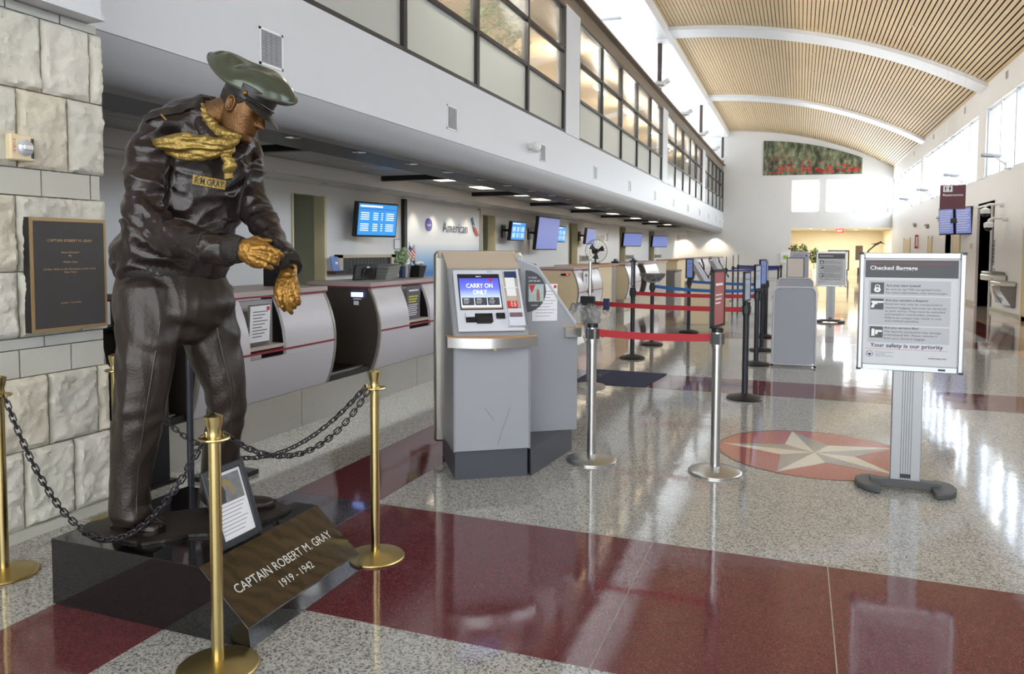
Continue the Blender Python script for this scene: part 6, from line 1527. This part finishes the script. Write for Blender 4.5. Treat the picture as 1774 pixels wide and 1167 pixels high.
# ---- jacket details
mb = MB()
sv = -VF
def onto(pts, off): return [Vector(p) + sv*off for p in pts]
import mathutils
jk_bvh = mathutils.bvhtree.BVHTree.FromPolygons([ (Mf @ v.co) for v in jk.data.vertices], [tuple(p_.vertices) for p_ in jk.data.polygons])
def drop(p, lift=.003):
    """nearest point of the jacket surface in front of p, seen along the chest direction"""
    p = Vector(p); st = p + sv*.5; h = jk_bvh.ray_cast(st, -sv)
    return (h[0] + sv*lift, h[1]) if h[0] is not None else (p, sv)
zp = []
zpts = [Vector(q) for q in SP['zip']]
for i in range(len(zpts)-1):
    for j in range(6): zp.append(drop(zpts[i].lerp(zpts[i+1], j/6), .001)[0])
mb = MB(); mb.tube(zp, .0065, 6); mb.build('zip_placket', M['bz_knit'], statue, world=True)
def strip(p, q, w_, th, name, m, seg=8):
    p, q = Vector(p), Vector(q); up = Vector((0,0,1)); rings = []
    for k in range(seg+1):
        c, n_ = drop(p.lerp(q, k/seg), th); d = (q-p).normalized(); a = n_.cross(d).normalized()
        if n_.dot(sv) < .2: n_ = sv; a = n_.cross(d).normalized()
        rings.append([c-a*w_/2-n_*th, c+a*w_/2-n_*th, c+a*w_/2+n_*.001, c-a*w_/2+n_*.001])
    return MB().ring_loft(rings).build(name, m, statue, world=True)
# name tag
T0, T1, T2 = (Vector(q) for q in SP['tag'])
a0, b0 = drop(T0)[0], drop(T1)[0]; rr_ = (b0-a0).normalized(); uu_ = Vector((0,0,1)); uu_ = (uu_-rr_*uu_.dot(rr_)).normalized()
mid = (a0+b0)/2; W_ = (T1-T0).length; nn_ = rr_.cross(uu_)
push = max((drop(mid+rr_*W_*s_ - uu_*.02)[0]-mid).dot(nn_) for s_ in (-.5,-.25,0,.25,.5))
tp = Pl(a0 - uu_*.045 + nn_*(push*.8), rr_, uu_)
mb = MB(); tp.rect(mb, 0, W_, 0, .043, -.02, .003); mb.build('name_tag', M['bz_scarf'], statue, world=True, bevel=.002)
text(tp, [('R M GRAY', .008, .0085, .026, 'l', W_-.016, True)], 'tag_lettering', mat('tag_dark', (40,32,26), .5), statue, d=.0035)
strip(SP['epaulette'][0], SP['epaulette'][1], .040, .006, 'epaulette', M['bz_jacket'])
p0, p1 = Vector(SP['bar'][0]), Vector(SP['bar'][1]); c0 = drop(p0, .01)[0]; c1 = drop(p1, .01)[0]
MB().bar(c0, c1, .010, .006).build('rank_bar', M['bz_scarf'], statue, world=True)
# pocket flap on his left chest
# ---- watch
wc = Vector(SP['watch'][0]); wa, wb_ = (Vector(q) for q in SP['watch_band'])
wn = (sv*.9+VU*.25-VR*.1).normalized()
MB().cyl(wc+wn*.018, wc+wn*.034, .024, .022, 24).build('watch_case', M['bz_knit'], statue, world=True)
MB().cyl(wc+wn*.034, wc+wn*.036, .017, .017, 24).build('watch_dial', M['bz_trouser'], statue, world=True)
rg = []
ax = (wb_-wa).normalized()
mb = MB(); mb.tube([wc + ax*.026*math.cos(a)*1.25 + wn*.030*math.sin(a) for a in [2*PI*k/24 for k in range(24)]], .007, 8, closed=True)
mb.build('watch_strap', M['bz_shoe'], statue, world=True)
# ---- hair
mb = MB(); N = 60; rings = []
T = [(-.062,-.092,.050),(-.04,-.106,.066),(-.02,-.116,.076),(0,-.121,.082),(.02,-.125,.085),(.045,-.127,.087),(.07,-.124,.086),(.10,-.112,.078),(.125,-.08,.055),(.135,-.03,.02)]
for i, (z, xb, hw) in enumerate(T):
    f_lim = [1.9, 1.9, 1.85, 1.50, 1.25, 1.0, .9, .9, 1.0, 1.2][i]   # how far forward the hair comes (angle from the face)
    rg = []
    for k in range(N+1):
        t = f_lim + (2*PI-2*f_lim)*k/N
        ct, st = math.cos(t), math.sin(t)
        w2 = .004*math.sin(k*2.1+i*.7) + .003*noise.noise(Vector((k*.8, i*.35, 2)))
        x = (.09*ct if ct > 0 else -(xb)*ct*1.0) ; y = hw*st
        rg.append(HL(x*(1+w2/.1), y*(1+w2/.1), z))
    rings.append(rg)
inner = [[HC_ + (p_-HC_)*.86 for p_ in rg] for rg in rings]
R = [mb.b.verts.new(p_) for rg in rings for p_ in rg]; S = [mb.b.verts.new(p_) for rg in inner for p_ in rg]
w1 = N+1
for i in range(len(rings)-1):
    for k in range(N):
        a, b_, c, d = i*w1+k, i*w1+k+1, (i+1)*w1+k+1, (i+1)*w1+k
        mb.b.faces.new((R[a],R[b_],R[c],R[d])); mb.b.faces.new((S[d],S[c],S[b_],S[a]))
for k in range(N):
    mb.b.faces.new((R[k],S[k],S[k+1],R[k+1])); q = (len(rings)-1)*w1; mb.b.faces.new((R[q+k+1],S[q+k+1],S[q+k],R[q+k]))
for i in range(len(rings)-1):
    for e in (0, N): mb.b.faces.new((R[i*w1+e],R[(i+1)*w1+e],S[(i+1)*w1+e],S[i*w1+e]))
ho = mb.build('hair', M['bz_hair'], statue, world=True, ang=70)
sb = ho.modifiers.new('s','SUBSURF'); sb.levels = 1; sb.render_levels = 2
# brows and eyelids
for sd in (1,-1):
    MB().tube([HL(.101,sd*.012,.024), HL(.101,sd*.03,.030), HL(.090,sd*.05,.026)], [.003,.0045,.002], 8).build('eyebrow', M['bz_hair'], statue, world=True)
    MB().tube([HL(.096,sd*.018,.004), HL(.0975,sd*.032,.008), HL(.088,sd*.046,.003)], [.0015,.0022,.0015], 8).build('eyelid', M['bz_shoe'], statue, world=True)
# ---- peaked cap
cc = SPC['crown']; CCn = Vector(cc); n1 = (VU*.905 + VR*.425)
e1 = (VR*.900 - VU*.436).normalized()          # long axis, back-top to front-low
phi = math.radians(25)
e2 = (sv*math.cos(phi) - n1.normalized()*math.sin(phi)).normalized(); e2 = (e2 - e1*e2.dot(e1)).normalized()
en = e1.cross(e2); en = en if en.dot(VU) > 0 else -en
A_, B_ = .205, .132
def crown_pt(t, s, h):
    ct, st = math.cos(t), math.sin(t)
    sad = .014*math.cos(2*t)*s*s + (-.030*ct**3 if ct > 0 else .010*abs(ct)**2)*s*s
    return CCn + e1*(A_*ct*s) + e2*(B_*st*s) + en*(h+sad)
N = 64; rings = []
bandc = HL(-.012, 0, .074)
hdn = (hu*.85+en*.15).normalized()
b1_ = (hf - hdn*hf.dot(hdn)).normalized(); b2_ = hs
def band_pt(t, s, h): return bandc + b1_*(.112*math.cos(t)*s) + b2_*(.092*math.sin(t)*s) + hdn*h
for s, h in ((.02,.050),(.2,.053),(.4,.056),(.58,.054),(.72,.046),(.84,.034),(.93,.018),(.97,.006),(1,.002),(1.005,-.003),(.985,-.010)):
    rings.append([crown_pt(2*PI*k/N, s, h + ((.012*noise.noise(Vector((math.cos(2*PI*k/N)*1.6*s, math.sin(2*PI*k/N)*1.6*s, 3))) - .020*math.exp(-(((math.cos(2*PI*k/N)*s+.35)/.22)**2+((math.sin(2*PI*k/N)*s-.25)/.5)**2))) if s < .95 else 0)) for k in range(N)])
r1_ = rings[-1]; r2_ = [band_pt(2*PI*k/N, 1.04, .014) for k in range(N)]
for f_ in (.25,.5,.75): rings.append([a.lerp(b_, f_) - en*.010*math.sin(f_*PI) for a, b_ in zip(r1_, r2_)])
rings.append(r2_)
cr_ = MB().ring_loft(rings).build('cap_crown', M['bz_cap'], statue, world=True, ang=60)
MB().tube([crown_pt(2*PI*k/N, 1.0, .0) for k in range(N)], .004, 6, closed=True).build('cap_piping', M['bz_visor'], cr_, world=True)
MB().ring_loft([[band_pt(2*PI*k/N, s_, h_) for k in range(N)] for s_, h_ in ((.98,.02),(1.05,.016),(1.04,-.012),(1.0,-.040),(.96,-.040))]).build('cap_band', M['bz_capdark'], statue, world=True, ang=60)
# visor
rings = []
for j in range(7):
    u_ = j/6; rg = []
    for k in range(25):
        t = -1.15 + 2.3*k/24
        ext = .060*u_*math.cos(t*1.15)**.6 if math.cos(t*1.15) > 0 else 0
        c = band_pt(t, 1.03, -.034)
        rg.append(c + (b1_*math.cos(t)+b2_*math.sin(t)*.4).normalized()*ext*1.0 - hdn*(ext*.62 + .006*u_) )
    rings.append(rg)
mb = MB(); mb.ring_loft(rings, cap=False, closed=False); bmesh.ops.solidify(mb.b, geom=list(mb.b.faces), thickness=.005)
mb.build('cap_visor', M['bz_visor'], statue, world=True, ang=50)
bt = band_pt(1.25, 1.08, -.018)
MB().ball(bt, .010, 12).build('cap_button', M['bz_gold'], statue, world=True)
MB().tube([band_pt(1.25-2.5*k/16, 1.075, -.026) for k in range(17)], .005, 8).build('chin_strap', M['bz_shoe'], statue, world=True)
# ---- shoes and cast ground
def shoe(hp, tp_, h=.075):
    hp, tp_ = Vector(hp), Vector(tp_); d = (tp_-hp); L_ = d.length*1.02; d.normalize(); s_ = Vector((-d.y,d.x,0)); z0 = .302
    mb = MB(); R = []
    prof = [(0,.026,.06),(.03,.036,.078),(.10,.038,.09),(.30,.039,.105),(.45,.044,.085),(.62,.050,.060),(.80,.049,.050),(.92,.038,.044),(1.0,.014,.030)]
    for f_, w_, hh in prof:
        c = hp + d*L_*f_; c.z = z0
        R.append([c + s_*w_*x_ + Vector((0,0,hh*z_)) for x_, z_ in ((-1,0),(-1.05,.3),(-.9,.65),(-.5,.93),(0,1),(.5,.93),(.9,.65),(1.05,.3),(1,0))])
    mb.ring_loft(R); o = mb.build('shoe', M['bz_shoe'], statue, world=True, ang=60)
    sb = o.modifiers.new('s','SUBSURF'); sb.levels = 1; sb.render_levels = 2
    mb = MB(); poly = [hp+d*L_*f_+s_*(w_+.007) for f_, w_, _ in prof]+[hp+d*L_*f_-s_*(w_+.007) for f_, w_, _ in reversed(prof)]
    mb.prism(poly, lambda q: (q.x,q.y,z0-.006), lambda q: (q.x,q.y,z0+.010)); mb.build('sole', M['bz_shoe'], o, world=True)
    for k in range(4):
        c = hp + d*L_*(.40+.07*k); c.z = z0 + .098-.011*k
        MB().tube([c-s_*.022-Vector((0,0,.006)), c+Vector((0,0,.004)), c+s_*.022-Vector((0,0,.006))], .0035, 6).build('lace', M['bz_knit'], o, world=True)
hr, tr_ = (Vector(q) for q in SP['shoe_r']); shoe(hr, tr_+Vector((.02,-.0,0)))
hl_, tl_ = (Vector(q) for q in SP['shoe_l']); dd = (tl_-hl_).normalized(); shoe(hl_-dd*.08, tl_)
mb = MB(); pts = [(-2.86,2.33),(-2.74,2.30),(-2.62,2.32),(-2.50,2.315),(-2.44,2.36),(-2.38,2.45),(-2.30,2.50),(-2.24,2.58),(-2.20,2.70),(-2.185,2.82),(-2.20,2.90),(-2.30,2.93),(-2.42,2.90),(-2.50,2.80),(-2.62,2.68),(-2.75,2.58),(-2.86,2.50),(-2.90,2.40)]
fine = []
for i in range(len(pts)):
    a, b_ = Vector(pts[i]), Vector(pts[(i+1) % len(pts)])
    for j in range(4): q = a.lerp(b_, j/4); fine.append(q + Vector((noise.noise(Vector((q.x*30,q.y*30,0))), noise.noise(Vector((q.x*30,q.y*30,5)))))*.012)
mb.ring_loft([[ (q.x,q.y,.281) for q in fine], [(q.x,q.y,.293) for q in fine], [(-2.5+(q.x+2.5)*.97, 2.6+(q.y-2.6)*.96, .2975) for q in fine]])
mb.build('cast_ground', M['bz_base'], statue, world=True)
# ================================================================== PEDESTAL
mat('granite_black', (20,20,22), .05, spec=.6, coat=.3, var=.3, vscale=200)
ped = thing('granite_pedestal', 'polished black granite pedestal with sloping inscription face under the statue', 'pedestal', (-2.4, 2.6, 0))
MB().yprism([(-2.915,0),(-1.89,0),(-1.895,.078),(-2.125,.28),(-2.915,.28)], 2.235, 2.995).build('block', M['granite_black'], ped, world=True, bevel=.002)
sl_n = Vector((.202,0,.230)).normalized()
ip = Pl((-1.895,2.235,.078), (0,1,0), (-.230,0,.202))
def wavy():
    m = bpy.data.materials.new('sloped_face'); m.use_nodes = True; nt = m.node_tree; b = nt.nodes['Principled BSDF']
    g = nt.nodes.new('ShaderNodeNewGeometry'); wv = nt.nodes.new('ShaderNodeTexWave'); wv.inputs['Scale'].default_value = 9; wv.inputs['Distortion'].default_value = 5; wv.inputs['Detail Scale'].default_value = 1.2
    mp = nt.nodes.new('ShaderNodeMapping'); mp.inputs['Rotation'].default_value = (0,.5,.4); nt.links.new(g.outputs['Position'], mp.inputs[0]); nt.links.new(mp.outputs[0], wv.inputs['Vector'])
    r = ramp(nt, [(0,(46,36,24)),(1,(60,48,32))]); nt.links.new(wv.outputs[0], r.inputs[0]); nt.links.new(r.outputs[0], b.inputs['Base Color']); b.inputs['Roughness'].default_value = .12; return m
mb = MB(); ip.rect(mb, .003, .757, .004, .302, 0, .002); mb.build('inscription_face', wavy(), ped, world=True)
text(ip, [('CAPTAIN ROBERT M. GRAY', .062, .135, .040, 'l', .63), ('1919 - 1942', .262, .062, .034, 'l', .215)], 'inscription', mat('engraved', (206,208,206), .6), ped, d=.003)
# framed picture leaning on the pedestal
t = thing('framed_picture', 'black framed photo and text leaning back on the pedestal edge', 'picture frame', (-2.14, 2.49, .281))
fp = Pl((-2.145, 2.368, .283), (0,1,0), (-.34,0,1))
Wf, Hf = .245, .325
for q in ((0,.028,0,Hf),(Wf-.028,Wf,0,Hf),(.028,Wf-.028,0,.028),(.028,Wf-.028,Hf-.028,Hf)):
    mb = MB(); fp.rect(mb, *q, 0, .018); mb.build('frame_bar', mat('frame_black', (38,39,46), .35), t, world=True, bevel=.004)
mb = MB(); fp.rect(mb, .02, Wf-.02, .02, Hf-.02, 0, .008); mb.build('mat_sheet', M['paper'], t, world=True)
mb = MB(); fp.rect(mb, .038, Wf-.04, .172, .285, .008, .0088); mb.build('photo', mat('photo_grey', (120,120,124), .4, var=.5, vscale=30), t, world=True)
mb = MB(); fp.poly(mb, [(.04,.175),(.095,.175),(.105,.22),(.085,.275),(.04,.275)], .0088, .0094); mb.build('photo_jacket', mat('photo_dark', (46,42,44), .4), t, world=True)
mb = MB(); fp.poly(mb, [(.085,.262),(.12,.268),(.145,.250),(.156,.215),(.148,.190),(.136,.205),(.132,.235),(.10,.24)], .0088, .0096); mb.build('photo_hands', mat('photo_hand', (150,130,84), .4), t, world=True)
mb = MB()
for k in range(8): fp.rect(mb, .04+.02*(k == 0), Wf-.05-.012*((k*5) % 4), .158-k*.0155, .1605-k*.0155, .008, .0086)
mb.build('caption_lines', M['ink_grey'], t, world=True)
mb = MB(); mb.bar(fp.p(Wf/2,.25,0), (-2.30,2.49,.288), .03, .006); mb.build('strut', M['plastic_black'], t, world=True)
# ================================================================== BRASS POSTS AND CHAINS
def brass_post(x, y, label):
    t = thing('brass_post', label, 'rope post', (x, y, 0), 0, 'brass chain posts round the statue')
    MB().lathe([(0,0),(.140,0),(.142,.006),(.138,.012),(.07,.026),(.03,.034),(0,.034)], n=48).build('base', M['brass_base'], t)
    MB().cyl((0,0,.03),(0,0,.875),.0215,n=24).build('pole', M['brass'], t)
    MB().lathe([(0,.825),(.024,.825),(.024,.85),(.0225,.862),(.028,.88),(.033,.905),(.034,.912),(.029,.914),(0,.925)], n=28).build('finial', M['brass'], t)
    MB().tube([(.049*math.cos(a), .049*math.sin(a), .832) for a in [2*PI*k/36 for k in range(36)]], .0055, 8, closed=True).build('ring', M['brass'], t)
    MB().lathe([(.02,.826),(.048,.829),(.048,.835),(.02,.840)], n=28).build('ring_web', M['brass'], t)
    return t
PA, PB, PC, PD = (-3.385,2.36), (-1.913,2.094), (-1.90,3.15), (-3.49,3.08)
brass_post(*PA, 'brass post at the left edge in front of the stone pier')
brass_post(*PB, 'nearest brass post, in front of the framed picture')
brass_post(*PC, 'brass post behind the right corner of the pedestal')
brass_post(*PD, 'brass post hidden behind the statue, only its ring showing')
mat('chain_black', (30,28,36), .35)
link_me = None
def chain(p, q, low, label, skip=(0,1)):
    global link_me
    p, q = Vector(p), Vector(q); d0 = (Vector((q.x,q.y,0))-Vector((p.x,p.y,0))).normalized()
    p = p + d0*.052; q = q - d0*.052
    t = thing('chain', label, 'chain', tuple(((p+q)/2).to_2d())+(low,), 0, 'black plastic chains round the statue')
    n = 400; dense = []
    for k in range(n+1):
        s = k/n; sag = (p.z-low); z = p.z + (q.z-p.z)*s - sag*(1-(2*s-1)**2)**1.0*1.0
        dense.append(Vector((p.x+(q.x-p.x)*s, p.y+(q.y-p.y)*s, z)))
    L_ = [0]
    for a, b_ in zip(dense, dense[1:]): L_.append(L_[-1]+(b_-a).length)
    pitch = .0335; m_ = int(L_[-1]/pitch); pitch = L_[-1]/m_; idx = 0
    if link_me is None:
        mb = MB(); hl = .0135; r = .0105; pts = [(hl+r*math.cos(a), r*math.sin(a), 0) for a in [-PI/2+PI*k/6 for k in range(7)]] + [(-hl-r*math.cos(a), -r*math.sin(a)*-1*-1, 0) for a in [PI/2-PI*k/6 for k in range(7)]]
        pts = [(hl+r*math.cos(a), r*math.sin(a), 0) for a in [-PI/2+PI*k/6 for k in range(7)]] + [(-hl+r*math.cos(a), r*math.sin(a), 0) for a in [PI/2+PI*k/6 for k in range(7)]]
        mb.tube(pts, .0034, 6, closed=True); o = mb.build('link', M['chain_black'], None); link_me = o.data; bpy.data.objects.remove(o)
    for k in range(m_):
        s = (k+.5)*pitch
        while L_[idx+1] < s: idx += 1
        c = dense[idx]; tg = (dense[min(n,idx+3)]-dense[max(0,idx-3)]).normalized()
        sd = tg.cross(Vector((0,0,1))).normalized(); up = sd.cross(tg)
        if k % 2: sd, up = (sd+up).normalized(), (up-sd).normalized()
        else: sd, up = (sd-up).normalized(), (up+sd).normalized()
        Mx = Matrix((tg, sd, up)).transposed()
        o = bpy.data.objects.new('link', link_me); C.objects.link(o); o.parent = t
        o.location = c - t.location; o.rotation_euler = Mx.to_euler()
    for e, dd_ in ((p, -1), (q, 1)):
        mb = MB(); mb.tube([e + d0*dd_*x_ + Vector((0,0,z_)) for x_, z_ in ((-.012,-.012),(-.002,.010),(.008,.016),(.012,.002),(.006,-.008))], .0028, 6); mb.build('hook', M['brass'], t, world=True)
chain((*PA,.832), (*PB,.832), .33, 'front black chain drooping across the near side of the pedestal')
chain((*PB,.832), (*PC,.832), .655, 'black chain between the nearest brass post and the one behind the pedestal')
chain((*PC,.832), (*PD,.832), .42, 'black chain at the back running behind the statue legs')
# black sign stands behind the statue
t = thing('sign_stand', 'thin black pole with round base standing behind the statue', 'sign stand', (-3.37, 3.43-.0, 0)); t.location = (-3.33, 3.45, 0)
MB().lathe([(0,0),(.21,0),(.21,.014),(.02,.026),(0,.026)], n=36).build('base', M['post_black'], t); MB().cyl((0,0,.02),(0,0,1.50),.019,n=16).build('pole', M['post_black'], t)
MB().box(-.10,.10,-.012,.012,1.20,1.50).build('plate', M['plastic_black'], t)
t = thing('sign_stand', 'thicker black post with square foot behind the left knee of the statue', 'sign stand', (-3.50, 3.92, 0))
MB().box(-.15,.15,-.15,.15,0,.03).build('base', M['plastic_black'], t); MB().box(-.033,.033,-.033,.033,.03,1.25).build('post', M['post_black'], t, bevel=.008)
t = thing('black_panel', 'tall black panel just visible between stone pier and statue', 'panel', (-4.12, 3.70, 0)); t.location = (-4.2, 3.62, 0)
t.location = (-3.80, 3.60, 0)
MB().box(-.04,.04,-.12,.12,0,1.27).build('panel', M['plastic_black'], t, bevel=.005); MB().box(-.08,.08,-.14,.14,0,.02).build('foot', M['black'], t)
